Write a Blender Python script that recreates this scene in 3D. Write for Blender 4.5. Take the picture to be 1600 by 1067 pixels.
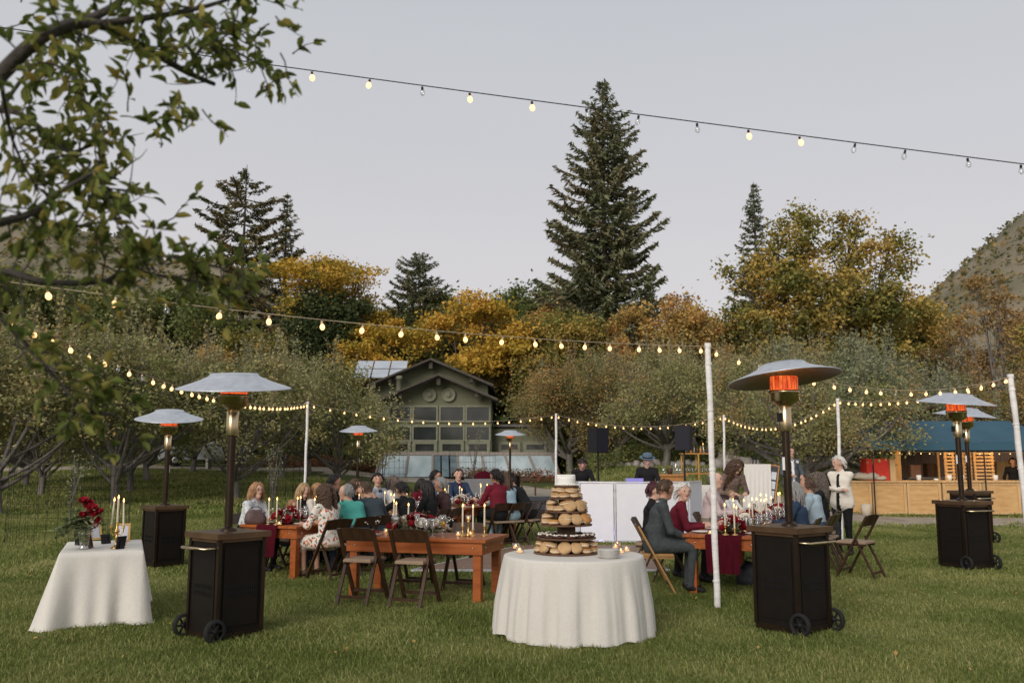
import bpy, math, random
import numpy as np
from mathutils import Vector, Matrix
for _o in list(bpy.data.objects): bpy.data.objects.remove(_o)
SC = bpy.context.scene
COL = SC.collection
R_ = math.radians
PI = math.pi
random.seed(7)
# ------------------------------------------------------------------ camera
FPX, HOR, CAMH = 1400.0, 719.0, 1.6
PITCH = math.atan((HOR - 533.5) / FPX)
cam = bpy.data.cameras.new('camera'); camo = bpy.data.objects.new('camera', cam); COL.objects.link(camo)
cam.sensor_width = 36.0; cam.lens = 36.0 * FPX / 1600.0; cam.clip_end = 3000; cam.clip_start = .05
camo.location = (0, 0, CAMH); camo.rotation_euler = (PI/2 + PITCH, 0, 0)
cam.dof.use_dof = True; cam.dof.focus_distance = 11.5; cam.dof.aperture_fstop = 2.6
SC.camera = camo
# ------------------------------------------------------------------ sky and light
SUN_EL, SUN_AZ = R_(24), R_(205)      # soft after-glow from behind the camera
wd = bpy.data.worlds.new('World'); SC.world = wd; wd.use_nodes = True
nt = wd.node_tree; nt.nodes.clear()
wo = nt.nodes.new('ShaderNodeOutputWorld'); bg = nt.nodes.new('ShaderNodeBackground')
sky = nt.nodes.new('ShaderNodeTexSky'); sky.sky_type = 'NISHITA'; sky.sun_disc = False
sky.sun_elevation = SUN_EL; sky.sun_rotation = SUN_AZ; sky.air_density = 1.2; sky.dust_density = 2.0
mx = nt.nodes.new('ShaderNodeMixRGB'); mx.inputs[0].default_value = .90
# veil of high cloud, a little warmer towards the horizon all round
wtc = nt.nodes.new('ShaderNodeTexCoord'); wsp = nt.nodes.new('ShaderNodeSeparateXYZ'); wrp = nt.nodes.new('ShaderNodeValToRGB')
nt.links.new(wtc.outputs['Generated'], wsp.inputs[0]); nt.links.new(wsp.outputs[2], wrp.inputs[0])
we = wrp.color_ramp.elements; we[0].position = 0.0; we[0].color = (.50, .462, .455, 1); we[1].position = 1.0; we[1].color = (.37, .385, .40, 1)
wq = we.new(.22); wq.color = (.462, .440, .446, 1); wq = we.new(.5); wq.color = (.392, .402, .418, 1)
wml = nt.nodes.new('ShaderNodeMixRGB'); wml.blend_type = 'MULTIPLY'; wml.inputs[0].default_value = 1; wml.inputs[2].default_value = (10, 10, 10, 1)
wcn = nt.nodes.new('ShaderNodeTexNoise'); wcn.inputs['Scale'].default_value = 2.2; wcn.inputs['Detail'].default_value = 5
wmp = nt.nodes.new('ShaderNodeMapping'); wmp.inputs['Scale'].default_value = (1, 1, 5); nt.links.new(wtc.outputs['Generated'], wmp.inputs[0]); nt.links.new(wmp.outputs[0], wcn.inputs[0])
wcr = nt.nodes.new('ShaderNodeMapRange'); wcr.inputs[3].default_value = .965; wcr.inputs[4].default_value = 1.035; nt.links.new(wcn.outputs[0], wcr.inputs[0])
wm2 = nt.nodes.new('ShaderNodeMixRGB'); wm2.blend_type = 'MULTIPLY'; wm2.inputs[0].default_value = 1
nt.links.new(wrp.outputs[0], wml.inputs[1]); nt.links.new(wml.outputs[0], wm2.inputs[1]); nt.links.new(wcr.outputs[0], wm2.inputs[2]); nt.links.new(wm2.outputs[0], mx.inputs[2])
nt.links.new(sky.outputs[0], mx.inputs[1]); nt.links.new(mx.outputs[0], bg.inputs[0])
bg.inputs[1].default_value = .10
nt.links.new(bg.outputs[0], wo.inputs[0])
sl = bpy.data.lights.new('sun', 'SUN'); sl.energy = 1.5; sl.angle = R_(32); sl.color = (1, .93, .86)
so = bpy.data.objects.new('sun', sl); COL.objects.link(so)
so.rotation_euler = (PI/2 - SUN_EL, 0, PI - SUN_AZ)
vs = SC.view_settings; vs.view_transform = 'Standard'; vs.look = 'None'; vs.gamma = 1; vs.exposure = .55
vs.use_curve_mapping = False
cy = SC.cycles; cy.max_bounces = 6; cy.diffuse_bounces = 2; cy.glossy_bounces = 3; cy.transmission_bounces = 5
cy.transparent_max_bounces = 12; cy.sample_clamp_indirect = 3.0; cy.use_denoising = True; cy.caustics_reflective = False; cy.caustics_refractive = False
# ------------------------------------------------------------------ pixels to places
_F = Vector((0, math.cos(PITCH), math.sin(PITCH))); _U = Vector((0, -math.sin(PITCH), math.cos(PITCH)))
def ray(px, py): return _F + Vector((1, 0, 0)) * ((px - 800) / FPX) + _U * ((533.5 - py) / FPX)
def G(px, py, h=0.0):
    d = ray(px, py); t = (h - CAMH) / d.z; return Vector((d.x*t, d.y*t, h))
def D(px, py, Y):
    d = ray(px, py); t = Y / d.y; return Vector((d.x*t, Y, CAMH + d.z*t))
def XA(px, Y, z=1.2): return (px - 800) / FPX * (Y*math.cos(PITCH) + (z - CAMH)*math.sin(PITCH))
_TC = [(-400, 15, .045), (200, 15, .045), (480, 15, .04), (600, 17, .026), (760, 18, .0225), (870, 19, .025), (940, 20, .065), (1000, 21, .085),
       (1130, 21, .085), (1230, 20, .08), (1310, 24, .05), (1380, 27, .03), (1500, 31, .02), (2000, 31, .02)]
def T(x, y):
    if y < 14: return 0.0
    p = 800 + 1400 * x / y
    p = min(max(p, -400), 1999)
    for a, b in zip(_TC, _TC[1:]):
        if p <= b[0]: break
    k = (p - a[0]) / (b[0] - a[0]); k = k*k*(3-2*k)
    Y0 = a[1] + (b[1]-a[1])*k; s = a[2] + (b[2]-a[2])*k
    d = y - Y0
    if d < -2: return 0.0
    e = (d + 2)**2 / 8 if d < 2 else d
    if e > 32: e = 32 + (e-32)*.6
    return s * e
def P(x, y, dz=0.0): return Vector((x, y, T(x, y) + dz))
def GT(px, py):
    d = ray(px, py); t = 3.0
    while t < 140:
        if CAMH + d.z*t <= T(d.x*t, d.y*t): break
        t += .05
    return P(d.x*t, d.y*t)
# ------------------------------------------------------------------ materials
MATS = {}
def M(name, col, rough=.6, metal=0.0, var=.12, scale=6.0, bump=0.0, bscale=None, stretch=None, col2=None, spec=.22, trans=0.0, coat=0.0, detail=4):
    if name in MATS: return MATS[name]
    m = bpy.data.materials.new(name); m.use_nodes = True; t = m.node_tree; b = t.nodes['Principled BSDF']
    b.inputs['Roughness'].default_value = rough; b.inputs['Metallic'].default_value = metal
    b.inputs['Specular IOR Level'].default_value = spec
    if coat: b.inputs['Coat Weight'].default_value = coat; b.inputs['Coat Roughness'].default_value = .15
    tc = t.nodes.new('ShaderNodeTexCoord'); mp = t.nodes.new('ShaderNodeMapping')
    t.links.new(tc.outputs['Object'], mp.inputs[0])
    if stretch: mp.inputs['Scale'].default_value = stretch
    n = t.nodes.new('ShaderNodeTexNoise'); n.inputs['Scale'].default_value = scale; n.inputs['Detail'].default_value = detail
    t.links.new(mp.outputs[0], n.inputs[0])
    r = t.nodes.new('ShaderNodeValToRGB'); r.color_ramp.elements[0].position = .3; r.color_ramp.elements[1].position = .7
    c2 = col2 if col2 else tuple(min(1, c*(1+var)) for c in col)
    c1 = col if col2 else tuple(c*(1-var) for c in col)
    r.color_ramp.elements[0].color = (*c1, 1); r.color_ramp.elements[1].color = (*c2, 1)
    t.links.new(n.outputs[0], r.inputs[0]); t.links.new(r.outputs[0], b.inputs['Base Color'])
    if bump:
        bp = t.nodes.new('ShaderNodeBump'); bp.inputs['Strength'].default_value = bump; bp.inputs['Distance'].default_value = .02
        n2 = t.nodes.new('ShaderNodeTexNoise'); n2.inputs['Scale'].default_value = bscale or scale*4; n2.inputs['Detail'].default_value = 5
        t.links.new(mp.outputs[0], n2.inputs[0]); t.links.new(n2.outputs[0], bp.inputs['Height']); t.links.new(bp.outputs[0], b.inputs['Normal'])
    if trans:
        tr = t.nodes.new('ShaderNodeBsdfTranslucent'); ms = t.nodes.new('ShaderNodeMixShader'); ms.inputs[0].default_value = trans
        t.links.new(r.outputs[0], tr.inputs[0]); t.links.new(b.outputs[0], ms.inputs[1]); t.links.new(tr.outputs[0], ms.inputs[2])
        t.links.new(ms.outputs[0], t.nodes['Material Output'].inputs[0])
    MATS[name] = m; return m
def ME(name, col, strength):
    if name in MATS: return MATS[name]
    m = bpy.data.materials.new(name); m.use_nodes = True; t = m.node_tree; b = t.nodes['Principled BSDF']
    b.inputs['Base Color'].default_value = (*[min(c, 1)*.6 for c in col], 1)
    b.inputs['Emission Color'].default_value = (*col, 1); b.inputs['Emission Strength'].default_value = strength
    MATS[name] = m; return m
def MG(name, tint=(1, 1, 1), refl=.12, rough=.03):      # thin clear glass
    if name in MATS: return MATS[name]
    m = bpy.data.materials.new(name); m.use_nodes = True; t = m.node_tree; t.nodes.remove(t.nodes['Principled BSDF'])
    tr = t.nodes.new('ShaderNodeBsdfTransparent'); tr.inputs[0].default_value = (*tint, 1)
    gl = t.nodes.new('ShaderNodeBsdfGlossy'); gl.inputs['Roughness'].default_value = rough
    lw = t.nodes.new('ShaderNodeLayerWeight'); lw.inputs[0].default_value = .35
    mm = t.nodes.new('ShaderNodeMath'); mm.operation = 'MULTIPLY_ADD'; mm.inputs[1].default_value = .55; mm.inputs[2].default_value = refl
    ms = t.nodes.new('ShaderNodeMixShader')
    t.links.new(lw.outputs['Facing'], mm.inputs[0]); t.links.new(mm.outputs[0], ms.inputs[0])
    t.links.new(tr.outputs[0], ms.inputs[1]); t.links.new(gl.outputs[0], ms.inputs[2]); t.links.new(ms.outputs[0], t.nodes['Material Output'].inputs[0])
    MATS[name] = m; return m
LEAFK = 1.7
def MLEAF(name, cols, trans=.25, rough=.55, nscale=.5, namt=.5, world=False):
    """foliage: colour from a per-leaf tint plus slow variation through the crown"""
    if name in MATS: return MATS[name]
    m = bpy.data.materials.new(name); m.use_nodes = True; t = m.node_tree; b = t.nodes['Principled BSDF']
    b.inputs['Roughness'].default_value = rough; b.inputs['Specular IOR Level'].default_value = .06
    at = t.nodes.new('ShaderNodeAttribute'); at.attribute_name = 'tint'
    tc = t.nodes.new('ShaderNodeTexCoord'); n = t.nodes.new('ShaderNodeTexNoise'); n.inputs['Scale'].default_value = nscale; n.inputs['Detail'].default_value = 6 if world else 2
    t.links.new(t.nodes.new('ShaderNodeNewGeometry').outputs['Position'] if world else tc.outputs['Object'], n.inputs[0])
    oi = t.nodes.new('ShaderNodeObjectInfo')
    a1 = t.nodes.new('ShaderNodeMath'); a1.operation = 'MULTIPLY_ADD'; a1.inputs[1].default_value = namt*2; a1.inputs[2].default_value = -namt
    t.links.new(n.outputs[0], a1.inputs[0])
    a2 = t.nodes.new('ShaderNodeMath'); a2.operation = 'ADD'; t.links.new(at.outputs['Fac'], a2.inputs[0]); t.links.new(a1.outputs[0], a2.inputs[1])
    a3 = t.nodes.new('ShaderNodeMath'); a3.operation = 'MULTIPLY_ADD'; a3.inputs[1].default_value = .24; a3.inputs[2].default_value = -.12
    t.links.new(oi.outputs['Random'], a3.inputs[0])
    a4 = t.nodes.new('ShaderNodeMath'); a4.operation = 'ADD'; t.links.new(a2.outputs[0], a4.inputs[0]); t.links.new(a3.outputs[0], a4.inputs[1])
    r = t.nodes.new('ShaderNodeValToRGB'); els = r.color_ramp.elements
    cols = [tuple(min(c*LEAFK, .75) for c in q) for q in cols]
    els[0].color = (*cols[0], 1); els[1].color = (*cols[-1], 1)
    for i, c in enumerate(cols[1:-1]):
        e = els.new((i+1)/(len(cols)-1)); e.color = (*c, 1)
    t.links.new(a4.outputs[0], r.inputs[0]); t.links.new(r.outputs[0], b.inputs['Base Color'])
    tr = t.nodes.new('ShaderNodeBsdfTranslucent'); ms = t.nodes.new('ShaderNodeMixShader'); ms.inputs[0].default_value = trans
    t.links.new(r.outputs[0], tr.inputs[0]); t.links.new(b.outputs[0], ms.inputs[1]); t.links.new(tr.outputs[0], ms.inputs[2])
    t.links.new(ms.outputs[0], t.nodes['Material Output'].inputs[0])
    MATS[name] = m; return m
# ------------------------------------------------------------------ mesh helpers
def basis(d, up=None):
    d = Vector(d).normalized(); u = Vector(up) if up is not None else (Vector((0, 0, 1)) if abs(d.z) < .95 else Vector((0, 1, 0)))
    x = u.cross(d)
    if x.length < 1e-6: x = Vector((1, 0, 0)).cross(d)
    x.normalize(); return x, d.cross(x).normalized(), d
class MB:
    def __init__(s): s.v = []; s.f = []; s.m = []; s.s = []
    def add(s, vs, fs, mi=0, sm=False):
        o = len(s.v); s.v += [tuple(p) for p in vs]
        for f in fs: s.f.append(tuple(i+o for i in f)); s.m.append(mi); s.s.append(sm)
        return s
    def box(s, c, sz, mi=0, R=None, taper=1.0, bev=0.0):
        hx, hy, hz = sz[0]/2, sz[1]/2, sz[2]/2; c = Vector(c)
        pts = []
        for z, k in ((-hz, 1), (hz, taper)):
            for x, y in ((-hx, -hy), (hx, -hy), (hx, hy), (-hx, hy)):
                p = Vector((x*k, y*k, z)); pts.append(c + (R @ p if R else p))
        return s.add(pts, [(3, 2, 1, 0), (4, 5, 6, 7), (0, 1, 5, 4), (1, 2, 6, 5), (2, 3, 7, 6), (3, 0, 4, 7)], mi)
    def beam(s, p0, p1, w, d, mi=0, up=None, w1=None, d1=None):
        p0 = Vector(p0); p1 = Vector(p1); x, y, z = basis(p1-p0, up); pts = []
        for p, a, b in ((p0, w, d), (p1, w1 or w, d1 or d)):
            for i, j in ((-1, -1), (1, -1), (1, 1), (-1, 1)): pts.append(p + x*(i*a/2) + y*(j*b/2))
        return s.add(pts, [(3, 2, 1, 0), (4, 5, 6, 7), (0, 1, 5, 4), (1, 2, 6, 5), (2, 3, 7, 6), (3, 0, 4, 7)], mi)
    def tube(s, pts, rad, n=6, mi=0, cap=True, sm=True):
        pts = [Vector(p) for p in pts]; m = len(pts)
        if not hasattr(rad, '__len__'): rad = [rad]*m
        vs = []; x = None
        for i, p in enumerate(pts):
            d = pts[min(i+1, m-1)] - pts[max(i-1, 0)]
            if d.length < 1e-9: d = Vector((0, 0, 1))
            d.normalize()
            if x is None: x, y, _ = basis(d)
            else:
                x = x - d*x.dot(d)
                if x.length < 1e-6: x = basis(d)[0]
                x.normalize()
            y = d.cross(x)
            for k in range(n):
                a = 2*PI*k/n; vs.append(p + (x*math.cos(a) + y*math.sin(a))*rad[i])
        fs = [(i*n+k, i*n+(k+1) % n, (i+1)*n+(k+1) % n, (i+1)*n+k) for i in range(m-1) for k in range(n)]
        s.add(vs, fs, mi, sm)
        if cap: s.add([vs[k] for k in range(n)][::-1], [tuple(range(n))], mi); s.add([vs[(m-1)*n+k] for k in range(n)], [tuple(range(n))], mi)
        return s
    def lathe(s, prof, n=16, mi=0, o=(0, 0, 0), R=None, sm=True, sx=1.0, sy=1.0):
        o = Vector(o); vs = []
        for r, z in prof:
            for k in range(n):
                a = 2*PI*k/n; p = Vector((r*math.cos(a)*sx, r*math.sin(a)*sy, z)); vs.append(o + (R @ p if R else p))
        fs = [(i*n+k, i*n+(k+1) % n, (i+1)*n+(k+1) % n, (i+1)*n+k) for i in range(len(prof)-1) for k in range(n)]
        return s.add(vs, fs, mi, sm)
    def ell(s, c, r, mi=0, R=None, nu=10, nv=6, sm=True):
        if not hasattr(r, '__len__'): r = (r, r, r)
        c = Vector(c); vs = []
        for j in range(nv+1):
            th = PI*j/nv
            for k in range(nu):
                a = 2*PI*k/nu; p = Vector((r[0]*math.sin(th)*math.cos(a), r[1]*math.sin(th)*math.sin(a), -r[2]*math.cos(th)))
                vs.append(c + (R @ p if R else p))
        fs = [(i*nu+k, i*nu+(k+1) % nu, (i+1)*nu+(k+1) % nu, (i+1)*nu+k) for i in range(nv) for k in range(nu)]
        return s.add(vs, fs, mi, sm)
    def mesh(s, name, mats):
        me = bpy.data.meshes.new(name); me.from_pydata(s.v, [], s.f)
        for m in (mats if isinstance(mats, (list, tuple)) else [mats]): me.materials.append(m)
        me.polygons.foreach_set('material_index', s.m); me.polygons.foreach_set('use_smooth', s.s); me.validate(); me.update(); return me
    def build(s, name, mats, parent=None): return link(name, s.mesh(name, mats), parent)
def link(name, data, parent=None, loc=None, rz=None):
    o = bpy.data.objects.new(name, data); COL.objects.link(o)
    if parent: o.parent = parent
    if loc is not None: o.location = loc
    if rz is not None: o.rotation_euler = (0, 0, rz)
    return o
def tag(o, label, cat, group=None):
    o['label'] = label; o['category'] = cat
    if group: o['group'] = group
    return o
def thing(name, label, cat, loc=(0, 0, 0), rz=0.0, group=None):
    return tag(link(name, None, None, loc, rz), label, cat, group)
def struct(o): o['kind'] = 'structure'; return o
def stuff(o): o['kind'] = 'stuff'; return o
KIDS = {}
def dup(root, loc, rz=None, label=None, group=None, scale=None):
    def cp(o, par):
        c = o.copy(); COL.objects.link(c); c.parent = par
        for ch in o.children: cp(ch, c)
        return c
    r = cp(root, None); r.location = loc
    if rz is not None: r.rotation_euler = (0, 0, rz)
    if scale is not None: r.scale = (scale,)*3 if not hasattr(scale, '__len__') else scale
    if label: r['label'] = label
    if group: r['group'] = group
    return r
def npmesh(name, V, Q, mats, tint=None, smooth=False):
    """quads from arrays"""
    me = bpy.data.meshes.new(name); V = np.asarray(V, np.float32); Q = np.asarray(Q, np.int32)
    k = Q.shape[1]
    me.vertices.add(len(V)); me.vertices.foreach_set('co', V.ravel())
    me.loops.add(Q.size); me.loops.foreach_set('vertex_index', Q.ravel())
    me.polygons.add(len(Q)); me.polygons.foreach_set('loop_start', np.arange(len(Q), dtype=np.int32)*k)
    me.polygons.foreach_set('use_smooth', np.full(len(Q), smooth))
    for m in (mats if isinstance(mats, (list, tuple)) else [mats]): me.materials.append(m)
    if tint is not None:
        a = me.attributes.new('tint', 'FLOAT', 'POINT'); a.data.foreach_set('value', np.asarray(tint, np.float32))
    me.update(calc_edges=True); return me
def leaf_quads(rng, C, L, W, up=.4, dirs=None, tint=None):
    """one diamond leaf at every centre"""
    n = len(C); N = rng.normal(size=(n, 3)); N[:, 2] = np.abs(N[:, 2]) + up; N /= np.linalg.norm(N, axis=1)[:, None]
    d = rng.normal(size=(n, 3)) if dirs is None else dirs + rng.normal(size=(n, 3))*.35
    d -= N*np.sum(d*N, axis=1)[:, None]; d /= np.linalg.norm(d, axis=1)[:, None]+1e-9
    s = np.cross(N, d); k = rng.uniform(.7, 1.3, (n, 1)); l = L*k; w = W*k
    V = np.empty((n, 4, 3)); V[:, 0] = C - d*l*.5; V[:, 1] = C + s*w*.5 + d*l*.05; V[:, 2] = C + d*l*.5 - N*l*.08; V[:, 3] = C - s*w*.5 + d*l*.05
    Q = np.arange(n*4).reshape(n, 4)
    tt = rng.uniform(0, 1, n) if tint is None else tint
    return V.reshape(-1, 3), Q, np.repeat(tt, 4)
# ================================================================== SETTING
rng = np.random.default_rng(11)
def graded(a, b, fine, far):
    out = list(np.arange(a, b+1e-6, fine)); s = fine; x = b
    while x < far: s *= 1.35; x += s; out.append(x)
    s = fine; x = a; pre = []
    while x > -far: s *= 1.35; x -= s; pre.append(x)
    return pre[::-1] + out
GX = graded(-30, 30, .6, 900); GY = [y for y in graded(-4, 66, .6, 900) if y > -60]
V = []
for y in GY:
    for x in GX:
        h = T(x, y) if y < 120 else T(x*110/y, 110)
        h += .025*math.sin(x*.9+1.3*math.sin(y*.6))*math.sin(y*.8+.5) if 3 < y < 60 else 0
        V.append((x, y, h - .03))
nx = len(GX); Q = [(j*nx+i, j*nx+i+1, (j+1)*nx+i+1, (j+1)*nx+i) for j in range(len(GY)-1) for i in range(nx-1)]
mg = M('lawn_soil', (.060, .080, .020), .95, var=.4, scale=.7, bump=.5, bscale=30, col2=(.12, .13, .042), detail=8)
struct(link('ground', npmesh('ground', V, Q, mg, smooth=True)))
# --- gravel lanes: polylines on the ground with uneven edges
mgr = M('gravel', (.30, .245, .19), .95, scale=2, bump=1, bscale=60, col2=(.47, .405, .33), detail=10)
LANES = []
def lane(name, pts, w):
    pts = [Vector((p[0], p[1])) for p in pts]; C = []
    for a, b in zip(pts, pts[1:]):
        n = max(2, int((b-a).length/.5))
        C += [a.lerp(b, i/n) for i in range(n)]
    C.append(pts[-1]); LANES.append((C, w))
    V = []; Q = []; m = 6
    for i, c in enumerate(C):
        d = (C[min(i+2, len(C)-1)] - C[max(i-2, 0)]).normalized(); n = Vector((-d.y, d.x))
        for j in range(m+1):
            k = (j/m - .5)*w*(1 + .12*math.sin(i*.7+j)+.1*math.sin(i*.23))
            p = c + n*k; V.append((p.x, p.y, T(p.x, p.y) + .025 - (.05 if j in (0, m) else 0)))
    for i in range(len(C)-1):
        for j in range(m): Q.append((i*(m+1)+j, i*(m+1)+j+1, (i+1)*(m+1)+j+1, (i+1)*(m+1)+j))
    struct(link(name, npmesh(name, V, Q, mgr, smooth=True)))
pts = [GT(px, py) for px, py in ((-250, 735), (-60, 735), (80, 732), (200, 729), (330, 731), (460, 735), (560, 738), (640, 745), (720, 755), (800, 764), (850, 772))]
end = [(4.6, 27.5), (8.5, 24.8), (11, 24.2), (14.5, 23.8), (20, 23), (30, 22)]
lane('gravel_path', [(p.x, p.y) for p in pts] + end, 3.6)
# --- hills
def hill(name, y0, y1, prof, x0, x1, n, mat, seed, rough):
    r = np.random.default_rng(seed); ph = r.uniform(0, 6, 12); V = []; Q = []; ny = 26
    for j in range(ny+3):
        t = min(j/ny, 1); y = y0 + (y1-y0)*(j/ny); s = t*t*(3-2*t)
        if j > ny: s = 1 - (j-ny)*.3
        for i in range(n+1):
            x = x0 + (x1-x0)*i/n; xx = x*y/y1
            h = prof(x)*s
            h += rough*t*sum(math.sin(xx*.03*(k+1)*1.3+ph[k])*math.sin(y*.025*(k+1)+ph[k+4])/(k+1) for k in range(5))
            V.append((xx, y, h + 2*(1-t)))
    for j in range(ny+2):
        for i in range(n): Q.append((j*(n+1)+i, j*(n+1)+i+1, (j+1)*(n+1)+i+1, (j+1)*(n+1)+i))
    o = struct(link(name, npmesh(name, V, Q, mat, smooth=True))); return np.array(V), o
mh = M('hill_scrub', (.125, .115, .070), 1, scale=.05, bump=1, bscale=.5, col2=(.26, .215, .15), detail=12)
def prof_far(x):      # ridge heights in metres at 300 m
    p = 800 + 1400*x/300
    ks = [(-600, 84), (0, 78), (110, 74), (200, 69), (240, 62), (330, 67), (420, 58), (540, 44), (700, 38), (900, 36), (1150, 38), (1400, 52), (1450, 53), (1480, 59), (1540, 69), (1600, 77), (1750, 97), (2200, 135)]
    for a, b in zip(ks, ks[1:]):
        if p <= b[0]: break
    k = min(max((p-a[0])/(b[0]-a[0]), 0), 1); return a[1] + (b[1]-a[1])*k
HV, _h = hill('hill', 95, 300, prof_far, -300, 300, 120, mh, 3, 3.0)
# brush and far woods on the slopes
MBR = MLEAF('brush_leaf', [(.045, .060, .030), (.075, .085, .040), (.12, .105, .045), (.20, .13, .045)], nscale=.02, namt=.5)
NBR = 8500
ids = rng.integers(4, 25, NBR)*121 + rng.integers(0, 119, NBR); ids2 = ids + rng.integers(0, 2, NBR); kk = rng.uniform(0, 1, (NBR, 1)); cen = HV[ids]*(1-kk) + HV[ids2]*kk; cen = cen*(1-(k2 := rng.uniform(0, 1, (NBR, 1)))) + (HV[ids+121]*(1-kk) + HV[ids2+121]*kk)*k2; cen[:, 2] -= .3
cs = np.repeat(cen, 6, axis=0); hs = np.repeat(rng.uniform(.4, 1.7, NBR)*np.clip(cen[:, 1]/300, .35, 1), 6)
off = rng.normal(size=cs.shape)*(.75, .75, .8); off[:, 2] = np.abs(off[:, 2])
V, Q, tt = leaf_quads(rng, cs + off*hs[:, None], 1.15, .85, tint=np.repeat(rng.uniform(0, 1, NBR), 6)*.7+rng.uniform(0, .3, len(cs)))
o = stuff(link('hillside_brush', npmesh('hillside_brush', V, Q, MBR, tt))); tag(o, 'mass of scrub and far trees covering the hill slopes behind', 'brush')

# ------------------------------------------------------------------ trees
BARK = M('bark_grey', (.105, .095, .083), .95, scale=9, bump=.8, stretch=(1, 1, .25), col2=(.21, .192, .17))
BARKD = M('bark_dark', (.045, .035, .027), .95, scale=6, bump=.8, stretch=(1, 1, .25), col2=(.10, .08, .062))
L_APPLE = MLEAF('apple_leaf', [(.072, .080, .028), (.122, .127, .046), (.172, .170, .070), (.215, .205, .105), (.21, .14, .05)], nscale=.9, namt=.35)
L_APPLEO = MLEAF('apple_leaf_rust', [(.075, .080, .030), (.13, .122, .048), (.20, .145, .058), (.27, .155, .062)], nscale=.8, namt=.4)
L_PALE = MLEAF('pale_leaf', [(.080, .090, .048), (.135, .145, .080), (.20, .205, .125)], nscale=.8, namt=.3)
L_YEL = MLEAF('yellow_leaf', [(.14, .125, .025), (.265, .19, .032), (.37, .245, .042), (.42, .235, .05)], nscale=.35, namt=.45)
L_GOLD = MLEAF('golden_leaf', [(.062, .076, .022), (.125, .122, .034), (.225, .172, .046), (.32, .215, .06)], nscale=.42, namt=.8)
L_OCH = MLEAF('ochre_leaf', [(.14, .115, .038), (.24, .175, .055), (.34, .23, .08), (.28, .155, .055)], nscale=.3, namt=.5)
L_DARK = MLEAF('dark_leaf', [(.018, .028, .012), (.036, .050, .020), (.065, .078, .032), (.085, .085, .04)], nscale=.3, namt=.4)
L_MID = MLEAF('mid_leaf', [(.048, .066, .022), (.080, .100, .034), (.12, .130, .046), (.165, .145, .05)], nscale=.3, namt=.5)
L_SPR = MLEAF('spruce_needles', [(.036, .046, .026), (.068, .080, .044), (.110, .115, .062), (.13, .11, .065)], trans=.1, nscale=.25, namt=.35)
L_PINE = MLEAF('pine_needles', [(.040, .045, .022), (.075, .072, .034), (.115, .095, .045), (.15, .095, .045)], trans=.1, nscale=.3, namt=.45)
L_BROWN = MLEAF('brown_leaf', [(.12, .085, .04), (.20, .13, .055), (.27, .165, .06)], nscale=.3, namt=.5)

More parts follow.
